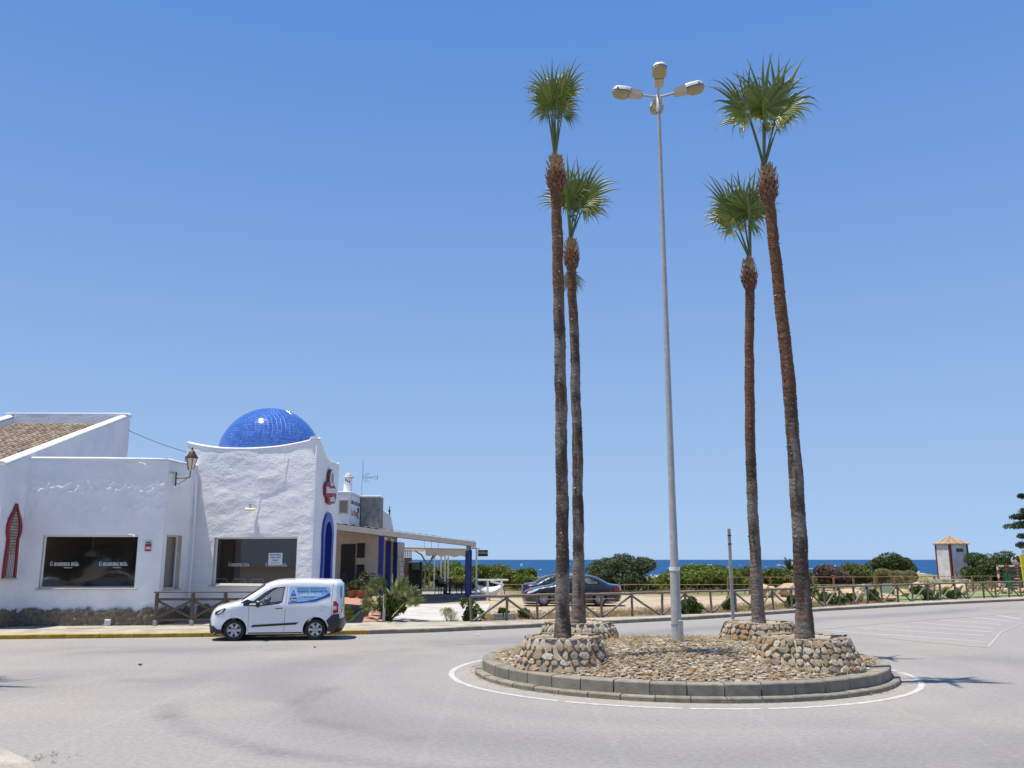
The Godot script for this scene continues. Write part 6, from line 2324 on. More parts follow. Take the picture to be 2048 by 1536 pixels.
func span(parent: Node3D, called: String, mesh: ArrayMesh, len: float, a: Vector3, b: Vector3, m: Material) -> void:
	var o := node(mesh, called, m, parent, a)
	var d := b - a
	var y := d.normalized()
	var x := y.cross(Vector3(0.2, 0.1, 1)).normalized()
	o.basis = Basis(x, y * (d.length() / len), x.cross(y))

func rail_fence(label: String, pts: Array, high: float, r: float, wood: Material, braces: bool, group := "", thin := 0.95) -> void:
	var o := thing("wooden_fence", label, "fence", V(pts[0].x, pts[0].y, 0.1), 0.0, group)
	var posts := [log_mesh(1.0, r), log_mesh(1.0, r * 1.05), log_mesh(1.0, r * 0.93)]
	var logs := [log_mesh(1.0, r * thin), log_mesh(1.0, r * thin * 0.9)]
	for i in pts.size():
		var p := V(pts[i].x, pts[i].y, 0.02) - o.position
		var top := p + Vector3(rng.randf_range(-0.06, 0.06), high + 0.06, rng.randf_range(-0.05, 0.05))
		span(o, "post", posts[i % 3], 1.0, p, top, wood)
		if i < pts.size() - 1:
			var q := V(pts[i + 1].x, pts[i + 1].y, 0.02) - o.position
			var f := (q - p).normalized().cross(Vector3.UP) * -0.02
			span(o, "rail", logs[0], 1.0, p + Vector3.UP * (high + 0.07 + rng.randf_range(-0.015, 0.015)) - (q - p) * 0.03, q + Vector3.UP * (high + 0.07 + rng.randf_range(-0.015, 0.015)) + (q - p) * 0.03, wood)
			if braces:
				if i % 2 == 0:
					span(o, "brace", logs[1], 1.0, p + Vector3.UP * 0.06 + f * 2.5, q + Vector3.UP * (high - 0.02) + f * 2.5, wood)
				else:
					span(o, "brace", logs[1], 1.0, p + Vector3.UP * (high - 0.02) + f * 2.5, q + Vector3.UP * 0.06 + f * 2.5, wood)
			else:
				span(o, "rail", logs[1], 1.0, p + Vector3.UP * high * 0.5, q + Vector3.UP * high * 0.5, wood)

func make_fences() -> void:
	var pts := along(FENCE, 1.42)
	for i in pts.size():
		pts[i] += Vector2(rng.randf_range(-0.1, 0.1), rng.randf_range(-0.05, 0.05))
	rail_fence("weathered grey log fence with diagonal braces running along the pavement", pts, 0.92, 0.052, M.wood, true)
	var back: Array = []
	for k in 16:
		back.append(Vector2(14.0 + k * 1.5, 59.0 + k * 0.35))
	rail_fence("tan timber post and rail fence behind the boulders", back, 1.1, 0.07, M.wood_tan, false, "", 0.3)
	var dune: Array = []
	for k in 16:
		dune.append(Vector2(-0.5 + k * 1.6, 60.5 + 0.2 * sin(k * 1.3)))
	rail_fence("thin tan rail fence at the foot of the green dune scrub", dune, 0.6, 0.035, M.wood_tan, false, "", 0.8)
	# brown railing in front of the restaurant
	var o := thing("timber_railing", "brown sawn-timber railing with crossed braces by the restaurant wall", "railing", V(-12.2, 31.35, 0.115))
	var xs := [0.0, 1.22, 2.32, 3.45]
	for i in xs.size():
		var x: float = xs[i]
		box_at(o, "post", Vector3(x, 0.56, -0.05 * x), Vector3(0.1, 1.08, 0.1), M.wood_brown, 0.008)
		box_at(o, "post_shoe", Vector3(x, 0.09, -0.05 * x), Vector3(0.118, 0.18, 0.118), M.steel, 0.004)
		if i < xs.size() - 1:
			var q: float = xs[i + 1]
			var A := Vector3(x, 0, -0.05 * x); var B := Vector3(q, 0, -0.05 * q)
			beam(o, "rail", A + Vector3(0.05, 0.88, 0), B + Vector3(-0.05, 0.88, 0), 0.045, 0.08, M.wood_brown)
			beam(o, "rail", A + Vector3(0.05, 0.2, 0), B + Vector3(-0.05, 0.2, 0), 0.045, 0.09, M.wood_brown)
			beam(o, "brace", A + Vector3(0.05, 0.27, 0.024), B + Vector3(-0.05, 0.82, 0.024), 0.04, 0.08, M.wood_brown)
			beam(o, "brace", A + Vector3(0.05, 0.82, -0.024), B + Vector3(-0.05, 0.27, -0.024), 0.04, 0.08, M.wood_brown)
	beam(o, "handrail", Vector3(-0.1, 1.12, 0), Vector3(3.6, 1.12, -0.18), 0.14, 0.045, M.wood_brown)

# ---------------------------------------------------------------- plants
var tufts := {}

func tuft_mesh(kind: int) -> ArrayMesh:
	if tufts.has(kind): return tufts[kind]
	var st := begin()
	st.set_smooth_group(-1)
	st.set_color(Color.WHITE)
	var count: int = [7, 6, 9][kind]
	for k in count:
		var a := TAU * k / count + rng.randf() * 0.6
		var tilt := rng.randf_range(0.2, 1.35)
		var d := Vector3(cos(a) * sin(tilt), cos(tilt), sin(a) * sin(tilt))
		var side := d.cross(Vector3(rng.randf() - 0.5, rng.randf() - 0.5, rng.randf() - 0.5)).normalized()
		var l: float = rng.randf_range(0.6, 1.0)
		var w: float = [0.17, 0.3, 0.05][kind] * l
		var n := d.cross(side)
		var o := d * 0.12
		var mid := o + d * l * 0.5 + n * 0.06
		var tip := o + d * l
		tri(st, o, mid - side * w, mid + side * w)
		tri(st, mid - side * w, tip, mid + side * w)
	tufts[kind] = done(st)
	return tufts[kind]

# leaf tufts spread through lumps that fill an ellipsoid
func leaves(parent: Node3D, c: Vector3, half: Vector3, count: int, size: float, dark: Color, light: Color, lumps: int, kind := 0, low_cut := -0.75) -> void:
	var ls: Array = []
	for k in abs(lumps):
		var v := Vector3(rng.randf_range(-1, 1), rng.randf_range(-0.8, 1), rng.randf_range(-1, 1))
		if v.length() > 1.0: v = v.normalized() * rng.randf_range(0.6, 1.0)
		var r := rng.randf_range(0.2, 0.46)
		ls.append([v * (1.0 - r * 0.85), r])
	if lumps > 0: ls.append([Vector3(0, -0.2, 0), 0.62])
	var spots: Array = []; var tint: Array = []
	while spots.size() < count:
		var l: Array = ls[rng.randi() % ls.size()]
		var d := Vector3(rng.randfn(), rng.randfn(), rng.randfn()).normalized()
		var p: Vector3 = l[0] + d * (l[1] * pow(rng.randf(), 0.22))
		if p.y < low_cut: continue
		var out := (d + Vector3(rng.randfn(), rng.randfn(), rng.randfn()) * 0.45 + Vector3.UP * 0.35).normalized()
		var b := aim(out) * Basis(Vector3.RIGHT, -PI / 2) * Basis(Vector3.UP, rng.randf() * TAU)
		spots.append(Transform3D(b * Basis.from_scale(Vector3.ONE * size * rng.randf_range(0.7, 1.3)), c + p * half))
		tint.append(dark.lerp(light, rng.randf()))
	multi(tuft_mesh(kind), spots, tint, "foliage", M.bush_leaf, parent).set_meta("kind", "stuff")

func bush(called: String, label: String, category: String, x: float, d: float, half: Vector3, count: int, size: float, dark: Color, light: Color, lumps := 16, kind := 0, group := "") -> Node3D:
	var y := 0.08
	var o := thing(called, label, category, V(x, d, y), 0.0, group)
	leaves(o, Vector3(0, half.y * 0.72, 0), half, count, size, dark, light, lumps, kind)
	for k in 5:
		var a := k * 1.3
		var st := begin()
		var tip := Vector3(cos(a) * half.x * 0.5, half.y * 1.0, sin(a) * half.z * 0.5)
		tube(st, [Vector3(cos(a) * 0.1, 0, sin(a) * 0.1), tip * 0.5 + Vector3(0, -0.1, 0), tip], [0.05 * half.y, 0.035 * half.y, 0.012 * half.y], 6)
		build(st, "branch", M.bark, o)
	return o

func make_plants() -> void:
	var pine_d := Color(0.04, 0.068, 0.02); var pine_l := Color(0.115, 0.16, 0.045)
	var lent_d := Color(0.075, 0.115, 0.015); var lent_l := Color(0.23, 0.28, 0.045)
	bush("dune_shrub", "tall dark grey-green shrub beside the parked blue saloon", "shrub", 7.9, 66.0, Vector3(3.0, 1.62, 2.2), 8000, 0.17, Color(0.045, 0.065, 0.03), Color(0.14, 0.17, 0.075), 26)
	bush("dune_shrub", "bright green domed shrub behind the lamp post", "shrub", 14.6, 69.0, Vector3(4.3, 1.12, 2.6), 9000, 0.16, lent_d, lent_l, 26)
	bush("dune_shrub", "low green shrub trailing from the dark grey-green one", "shrub", 11.0, 68.0, Vector3(1.5, 0.75, 1.3), 2200, 0.15, lent_d, lent_l, 9)
	var spots := [[-5.6, 72.0, 2.6, 1.3, "bright green scrub seen past the seated person"], [-2.0, 71.0, 2.6, 1.25, "bright green scrub beside the blue column"], [0.6, 70.0, 2.2, 1.15, "green scrub above the slack white tarpaulin"], [3.2, 69.0, 1.9, 0.95, "green scrub sloping down behind the parked cars"], [-8.4, 72.0, 2.4, 1.15, "bright green scrub behind the white awning posts"], [-3.6, 68.5, 1.6, 0.7, "low scrub with brown twigs in front of the taller green scrub"]]
	for s in spots:
		bush("scrub", s[4], "scrub", s[0], s[1], Vector3(s[2], s[3] * rng.randf_range(0.85, 1.02), 1.9), 4600, 0.16, lent_d if s[3] > 0.8 else Color(0.11, 0.09, 0.04), lent_l, 16, 0, "scrub along the dune")
	bush("dune_shrub", "rounded dark green shrub standing alone short of the tiled tower", "shrub", 35.3, 85.0, Vector3(2.65, 1.7, 2.2), 8000, 0.2, pine_d, pine_l, 22)
	bush("dune_shrub", "large dark green shrub between the tower and the goal frame", "shrub", 43.5, 82.0, Vector3(3.1, 1.85, 2.4), 8500, 0.2, pine_d, pine_l, 24)
	var mix := [[18.3, 70.0, 1.6, 1.0, 0], [20.8, 71.0, 1.7, 1.05, 0], [23.5, 73.0, 1.5, 0.95, 0], [26.0, 74.0, 1.6, 1.1, 1], [28.4, 75.0, 1.6, 1.15, 0], [31.0, 76.0, 1.7, 1.0, 2], [33.3, 77.0, 1.5, 0.8, 2]]
	var mixl := ["yellow-green scrub beside the information board", "yellow-green scrub in front of the date palm", "green scrub at the date palm's foot", "purplish scrub of bare twigs beside the palm", "olive green scrub next to the purplish twigs", "pale reed-like scrub next to olive scrub", "straw-coloured reeds under the rounded dark shrub"]
	for i in mix.size():
		var s: Array = mix[i]
		var a: Color = [Color(0.08, 0.1, 0.025), Color(0.12, 0.085, 0.075), Color(0.16, 0.15, 0.06)][s[4]]
		var b: Color = [Color(0.19, 0.22, 0.055), Color(0.22, 0.16, 0.14), Color(0.4, 0.36, 0.19)][s[4]]
		bush("scrub", mixl[i], "scrub", s[0], s[1], Vector3(s[2], s[3], 1.6), 3800, 0.2, a, b, 12, 2 if s[4] == 2 else 0, "scrub along the dune")
	# dune grasses as a mass
	var tu: Array = []; var tc: Array = []
	for i in 5200:
		var d := rng.randf_range(66, 99); var x := rng.randf_range(-0.25, 0.62) * d
		tu.append(Transform3D(Basis(Vector3.UP, rng.randf() * TAU) * Basis.from_scale(Vector3.ONE * rng.randf_range(0.25, 0.55)), V(x, d, 0.1 + smoothstep(62, 98, d) * 0.35)))
		tc.append(Color(0.24, 0.2, 0.09).lerp(Color(0.12, 0.15, 0.05), rng.randf()))
	var g := multi(tuft_mesh(2), tu, tc, "dune_grass", M.straw, self)
	g.set_meta("kind", "stuff"); tag(g, "tufts of dry dune grass between the shrubs and the sea", "grass")
	# straw and weeds behind the fence
	tu = []; tc = []
	for i in 5200:
		var x := rng.randf_range(-1.3, 20.0)
		var off := pow(rng.randf(), 1.5) * 6.0
		tu.append(Transform3D(Basis(Vector3.UP, rng.randf() * TAU) * Basis(Vector3.RIGHT, rng.randf_range(-0.7, 0.7)) * Basis.from_scale(Vector3.ONE * rng.randf_range(0.08, 0.24) * (1.0 if off < 3.0 else 0.6)), V(x, fence_d(x) + 0.25 + off, 0.09)))
		tc.append(Color(0.42, 0.32, 0.17).lerp(Color(0.27, 0.19, 0.1), rng.randf()))
	g = multi(tuft_mesh(2), tu, tc, "dry_grass", M.straw, self)
	g.set_meta("kind", "stuff"); tag(g, "short dry straw-coloured grass behind the log fence", "grass")
	# leafy weeds along the fence
	var wd := Color(0.05, 0.09, 0.015); var wl := Color(0.16, 0.22, 0.05)
	var ws := [[-1.45, 33.9, 0.5, 0.55, "leafy green weed climbing the fence's end post"], [0.4, 35.3, 0.32, 0.3, "small leafy weed between the fence's first posts"], [-0.2, 34.9, 0.3, 0.25, "small weed beside the grey blocks"], [7.0, 38.2, 0.42, 0.33, "leafy weed under a brace, alone on the straw"], [7.6, 38.5, 0.5, 0.45, "larger leafy weed touching a fence post"], [9.6, 40.1, 0.32, 0.4, "leafy weed half behind the lamp post"], [10.9, 41.0, 0.3, 0.36, "single upright leafy weed beyond the lamp post"], [13.2, 43.0, 0.5, 0.35, "leafy weed beside the bare metal post"], [14.2, 43.9, 0.75, 0.75, "tall dense leafy weed behind the rear palm"], [16.0, 45.6, 0.8, 0.4, "spreading weed below a brace between the palms"], [17.4, 46.8, 0.4, 0.35, "weed at a fence post between the palms"], [19.2, 48.4, 0.5, 0.4, "weed just past the leaning palm"], [23.2, 51.3, 0.9, 0.5, "broad weed in front of the artificial lawn"], [25.4, 52.6, 0.5, 0.35, "small weed at the lawn's edge"]]
	for w in ws:
		bush("weed", w[4], "weed", w[0], w[1], Vector3(w[2], w[3], w[2] * 0.8), int(110 + 190 * w[2]), 0.14, wd, wl, -5, 1, "weeds along the fence")
	var sprig := bush("weed", "wispy yellow-green weed on the pavement edge before the concrete pad", "weed", -2.3, 33.75, Vector3(0.5, 0.35, 0.25), 150, 0.13, Color(0.14, 0.17, 0.05), Color(0.3, 0.33, 0.12), 6, 2, "weeds along the fence")
	# the fan palm clump by the ramp
	var clump := thing("fan_palm_clump", "bushy low fan palm clump with a whitened stub post beside the ramp", "shrub", V(-4.55, 34.0, 0.1))
	for i in 26:
		var a := i * 2.399
		var t := i / 26.0
		var lean := 0.25 + 1.0 * t
		clump_fan(clump, Vector3(cos(a) * 0.25, 0.15 + 0.5 * (1.0 - t), sin(a) * 0.2), Vector3(cos(a) * sin(lean), cos(lean), sin(a) * sin(lean)), rng.randf_range(0.55, 0.85), rng.randf_range(0.4, 0.55))
	leaves(clump, Vector3(0.2, 0.5, 0.0), Vector3(0.7, 0.7, 0.45), 620, 0.12, wd, wl, -9, 1)
	var stub := begin()
	tube(stub, [Vector3(-0.12, 0, 0.7), Vector3(-0.1, 0.5, 0.7), Vector3(-0.12, 0.98, 0.7)], [0.055, 0.05, 0.05], 8, true, 0.08)
	build(stub, "stub_post", mat(0.5, 0.5, 0.49, 0.9), clump)
	# date palm beyond the fence
	var dp := thing("date_palm", "small date palm with arching feather fronds in the dune scrub", "palm tree", V(22.7, 74.0, 0.1))
	var st := begin()
	tube(st, [Vector3(0, -0.1, 0), Vector3(0, 0.7, 0), Vector3(0, 1.15, 0)], [0.24, 0.26, 0.18], 10, true, 0.06)
	build(st, "trunk", M.bark, dp)
	for i in 22:
		feather(dp, Vector3(0, 1.1, 0), i * 2.399, rng.randf_range(0.15, 1.3), rng.randf_range(1.2, 1.7), i > 18)
	# pine at the edge of the playground
	pine(V(35.3, 60.0, 0.1))
	# scrubby trees across the road behind the viewer, mirrored in the shop windows
	for k in 7:
		bush("roadside_tree", "dense olive green tree across the road, mirrored in the shop windows", "tree", -38.0 + k * 6.5, -26.0 - 2.0 * (k % 3), Vector3(4.6, 4.4, 3.0), 2600, 0.5, Color(0.05, 0.06, 0.02), Color(0.13, 0.12, 0.05), 14, 0, "trees mirrored in the shop windows")

func clump_fan(root: Node3D, o: Vector3, dir: Vector3, stalk: float, R: float) -> void:
	var st := begin()
	var c := o + dir * stalk
	st.set_color(Color(0.2, 0.22, 0.09))
	tube(st, [o, o + dir * stalk * 0.5 + Vector3(0, 0.03, 0), c], [0.014, 0.011, 0.009], 5, false)
	var side := dir.cross(Vector3(rng.randfn(), rng.randfn() * 0.4, rng.randfn())).normalized()
	var n := side.cross(dir).normalized()
	st.set_smooth_group(-1)
	var count := 22
	for k in count:
		var phi := -1.9 + 3.8 * (k + 0.5) / count
		var d := (dir * cos(phi) + side * sin(phi) + n * 0.12).normalized()
		var s := (side * cos(phi) - dir * sin(phi)).normalized()
		var l := R * rng.randf_range(0.85, 1.1) * (0.8 + 0.2 * cos(phi))
		var w := l * 0.055
		st.set_color(Color(0.12, 0.16, 0.045).lerp(Color(0.32, 0.34, 0.15), rng.randf()))
		var mid := c + d * l * 0.55
		var tip := c + d * l + Vector3(0, -0.1 * l, 0)
		tri(st, c, mid - s * w + n * 0.0, mid + n * w)
		tri(st, c, mid + n * w, mid + s * w)
		tri(st, mid - s * w, tip, mid + n * w)
		tri(st, mid + n * w, tip, mid + s * w)
	build(st, "fan_leaf", M.leaf, root)

func feather(root: Node3D, o: Vector3, az: float, lean: float, len: float, dry: bool) -> void:
	var st := begin()
	st.set_smooth_group(-1)
	var dir := Vector3(cos(az) * sin(lean), cos(lean), sin(az) * sin(lean))
	var p := o
	var n := 14
	var pts: Array = []; var rad: Array = []
	for i in n:
		pts.append(p); rad.append(lerp(0.025, 0.006, i / float(n - 1)))
		dir = (dir + Vector3(0, -0.075, 0)).normalized()
		p += dir * len / n
	st.set_color(Color(0.2, 0.18, 0.08))
	tube(st, pts, rad, 4, false)
	st.set_smooth_group(-1)
	for i in range(2, n):
		for s in [-1.0, 1.0]:
			for h in 2:
				var d: Vector3 = (pts[i] - pts[i - 1]).normalized()
				var side: Vector3 = d.cross(Vector3.UP).normalized() * s
				var leaf: Vector3 = (side + d * 0.7 + Vector3.UP * 0.25).normalized()
				var b: Vector3 = pts[i - 1].lerp(pts[i], h * 0.5)
				var l := 0.42 * sin(PI * (0.2 + 0.75 * i / n))
				st.set_color(Color(0.4, 0.33, 0.2) if dry else Color(0.04, 0.065, 0.025).lerp(Color(0.09, 0.12, 0.05), rng.randf()))
				tri(st, b - d * 0.03, b + leaf * l, b + d * 0.03)
	build(st, "frond", M.leaf, root)

func pine(at: Vector3) -> void:
	var o := thing("pine_tree", "dark pine with flat spreading branches beside the playground", "tree", at)
	var st := begin()
	tube(st, [Vector3(0, -0.1, 0), Vector3(0.1, 2.0, 0), Vector3(-0.1, 4.2, 0), Vector3(0.1, 6.4, 0)], [0.2, 0.17, 0.12, 0.05], 9, true, 0.05)
	build(st, "trunk", M.bark, o)
	var tiers := [[2.1, 1.5, 3.3], [3.0, 1.7, 2.9], [3.15, 1.6, 0.6], [4.25, 1.95, 3.05], [4.3, 1.7, 0.2], [4.9, 1.4, 3.4], [5.2, 1.5, 2.6], [5.6, 1.2, 0.9], [6.2, 1.0, 3.0], [3.6, 1.5, 4.7], [4.6, 1.5, 1.6]]
	for t in tiers:
		var dir := Vector3(cos(t[2]), 0.05, sin(t[2]))
		var b := begin()
		tube(b, [Vector3(0, t[0] - 0.25, 0), dir * t[1] * 0.6 + Vector3(0, t[0], 0), dir * t[1] + Vector3(0, t[0] + 0.05, 0)], [0.07, 0.045, 0.015], 6)
		build(b, "branch", M.bark, o)
		leaves(o, dir * t[1] * 0.72 + Vector3(0, t[0] + 0.12, 0), Vector3(t[1] * 0.62, 0.22, t[1] * 0.5), 330, 0.17, Color(0.03, 0.05, 0.024), Color(0.085, 0.11, 0.05), -9, 0)

# ---------------------------------------------------------------- the playground side
func make_park() -> void:
	var lawn := structure("lawn")
	var st := begin()
	prism(st, PackedVector2Array([Vector2(19.5, 49.6), Vector2(24.5, 52.6), Vector2(30.7, 56.6), Vector2(46.0, 66.0), Vector2(46.0, 69.0), Vector2(30.0, 60.5), Vector2(20.5, 56.5), Vector2(18.3, 53.0)]), 0.0, 0.15, Transform3D(Basis(Vector3(1, 0, 0), Vector3(0, 0, -1), Vector3(0, 1, 0)), Vector3.ZERO))
	build(st, "turf_sheet", surf(grain(256, Color(0.15, 0.22, 0.08), Color(0.23, 0.31, 0.13), 0.02, 0.2, 91), 1.2, 1.0, M.finebump, 0.6), lawn)
	# boulders
	var bl := ["large pale sandstone boulder with a dark shaded end", "flat brown boulder set in the lawn's edge", "tan boulder beneath the timber fence", "orange boulder beside the leafy weed", "peaked sandstone boulder on the lawn before the tower", "low orange boulder near the goal post", "small orange boulder beside the green panel", "flat ochre boulder by the timber posts", "brown boulder behind the white tubs", "rust-coloured boulder before the playground"]
	var bs := [[17.9, 48.3, 1.6, 0.75], [20.6, 50.3, 1.3, 0.4], [17.0, 56.0, 1.5, 0.8], [15.2, 55.0, 1.7, 0.75], [28.0, 58.0, 1.9, 0.8], [32.4, 60.2, 1.3, 0.4], [34.2, 60.8, 0.9, 0.35], [23.8, 56.0, 1.1, 0.5], [22.3, 58.0, 1.0, 0.6], [26.0, 58.3, 1.3, 0.85]]
	for i in bs.size():
		var b: Array = bs[i]
		var o := thing("boulder", bl[i], "boulder", V(b[0], b[1], 0.12), rng.randf() * TAU, "boulders along the lawn")
		var n := FastNoiseLite.new(); n.seed = 300 + i; n.frequency = 0.9
		var s2 := begin()
		s2.set_smooth_group(-1)
		var g: Array = []
		for j in 9:
			var row: Array = []
			for k in 14:
				var e := PI * j / 8.0; var a := TAU * k / 14.0
				var d := Vector3(sin(e) * cos(a), cos(e), sin(e) * sin(a))
				var r := 1.0 + 0.45 * n.get_noise_3dv(d * 1.3)
				d = Vector3(signf(d.x) * pow(abs(d.x), 0.8), signf(d.y) * pow(abs(d.y), 0.8), signf(d.z) * pow(abs(d.z), 0.8)) * r
				row.append(Vector3(d.x * b[2] * 0.5, (d.y * 0.5 + 0.42) * b[3], d.z * b[2] * 0.36))
			g.append(row)
		for j in 8:
			for k in 14:
				quad(s2, g[j][k], g[j][(k + 1) % 14], g[j + 1][(k + 1) % 14], g[j + 1][k])
		build(s2, "rock", M.boulder, o)
	# tubs
	for t in [[21.6, 55.6, "grey-white plastic tub standing on the lawn near the large pale boulder"], [23.1, 56.2, "second grey-white plastic tub, next to the timber post"]]:
		var o := thing("plastic_tub", t[2], "tub", V(t[0], t[1], 0.15), 0.0, "tubs on the lawn")
		st = begin()
		lathe(st, [Vector2(0.0, 0.0), Vector2(0.3, 0.0), Vector2(0.36, 0.6), Vector2(0.42, 0.62), Vector2(0.42, 0.67), Vector2(0.36, 0.67), Vector2(0.34, 0.6), Vector2(0.0, 0.55)], 22)
		build(st, "tub_wall", mat(0.62, 0.64, 0.66, 0.5), o)
		st = begin()
		tube(st, [Vector3(-0.4, 0.62, 0), Vector3(-0.3, 0.72, 0.3), Vector3(0.3, 0.72, 0.3), Vector3(0.4, 0.62, 0)], [0.01, 0.01, 0.01, 0.01], 5)
		build(st, "handle", M.steel, o)
	tower()
	goal()
	# round road sign seen from behind
	var sign_ := thing("road_sign", "round road sign seen from its grey back behind the goal frame", "sign", V(36.5, 65.5, 0.1))
	box_at(sign_, "post", Vector3(0, 1.2, 0), Vector3(0.07, 2.4, 0.07), M.steel, 0.005)
	st = begin()
	lathe(st, [Vector2(0.0, -0.012), Vector2(0.38, -0.012), Vector2(0.385, 0.0), Vector2(0.38, 0.012), Vector2(0.0, 0.012)], 28, Transform3D(Basis(Vector3.UP, -0.6) * Basis(Vector3.RIGHT, PI / 2), Vector3(0, 2.15, 0.06)))
	build(st, "disc", mat(0.5, 0.51, 0.52, 0.5), sign_)
	# slatted playground store with green sheets
	var store := thing("slatted_store", "brown slatted store with green sheets tied to its sides", "shed", V(34.8, 62.0, 0.1))
	for k in 9:
		box_at(store, "slat", Vector3(0, 0.3 + 0.19 * k, 0), Vector3(1.9, 0.12, 0.05), M.wood_brown, 0.006)
	for x in [-0.95, 0.0, 0.95]:
		box_at(store, "post", Vector3(x, 1.0, -0.06), Vector3(0.09, 2.0, 0.09), M.wood_brown, 0.008)
	var green := mat(0.02, 0.2, 0.11, 0.7)
	for e in [[-1.05, 0.55, 1.25], [1.35, 0.95, 1.75]]:
		st = begin()
		st.set_smooth_group(1)
		for i in 8:
			var q := func(ii: int, y: float) -> Vector3: return Vector3(e[0] - e[1] / 2 + e[1] * ii / 8.0, y, 0.1 + 0.05 * sin(ii * 1.7 + y * 2.0))
			for j in 5:
				quad(st, q.call(i, 0.08 + e[2] * j / 5.0), q.call(i, 0.08 + e[2] * (j + 1) / 5.0), q.call(i + 1, 0.08 + e[2] * (j + 1) / 5.0), q.call(i + 1, 0.08 + e[2] * j / 5.0))
		build(st, "green_sheet", green, store)
	# yellow play frame at the edge
	var play := thing("play_frame", "bright yellow steel play frame beside the green sheets", "play equipment", V(31.95, 56.6, 0.1))
	beam(play, "upright", Vector3(-0.02, 0, 0), Vector3(-0.12, 2.55, 0), 0.11, 0.11, mat(0.75, 0.62, 0.02, 0.4))
	beam(play, "upright", Vector3(0.9, 0, 0), Vector3(0.8, 2.55, 0), 0.11, 0.11, mat(0.75, 0.62, 0.02, 0.4))
	box_at(play, "panel", Vector3(0.36, 2.2, 0), Vector3(0.85, 0.6, 0.06), mat(0.75, 0.62, 0.02, 0.4), 0.02)
	box_at(play, "post_cap", Vector3(0.05, 2.72, 0), Vector3(0.1, 0.25, 0.1), M.steel, 0.02)
	# white picnic trestle
	var tb := thing("picnic_table", "white trestle picnic table on the lawn before the tower", "table", V(29.6, 61.2, 0.15))
	box_at(tb, "table_top", Vector3(0, 0.85, 0), Vector3(2.2, 0.06, 0.8), M.concrete, 0.01)
	for x in [-0.85, 0.85]:
		beam(tb, "leg", Vector3(x - 0.35, 0.8, 0), Vector3(x + 0.35, 0, 0), 0.08, 0.08, M.white)
		beam(tb, "leg", Vector3(x + 0.35, 0.8, 0.1), Vector3(x - 0.35, 0, 0.1), 0.08, 0.08, M.white)
	# information board near the shore
	var ib := thing("information_board", "small brown information board on posts among the dune scrub", "board", V(17.4, 71.0, 0.1))
	box_at(ib, "panel", Vector3(0, 1.05, 0), Vector3(1.3, 0.7, 0.06), mat(0.2, 0.14, 0.11, 0.7), 0.01)
	for x in [-0.55, 0.55]:
		box_at(ib, "post", Vector3(x, 0.68, -0.06), Vector3(0.08, 1.36, 0.06), M.wood_tan, 0.006)

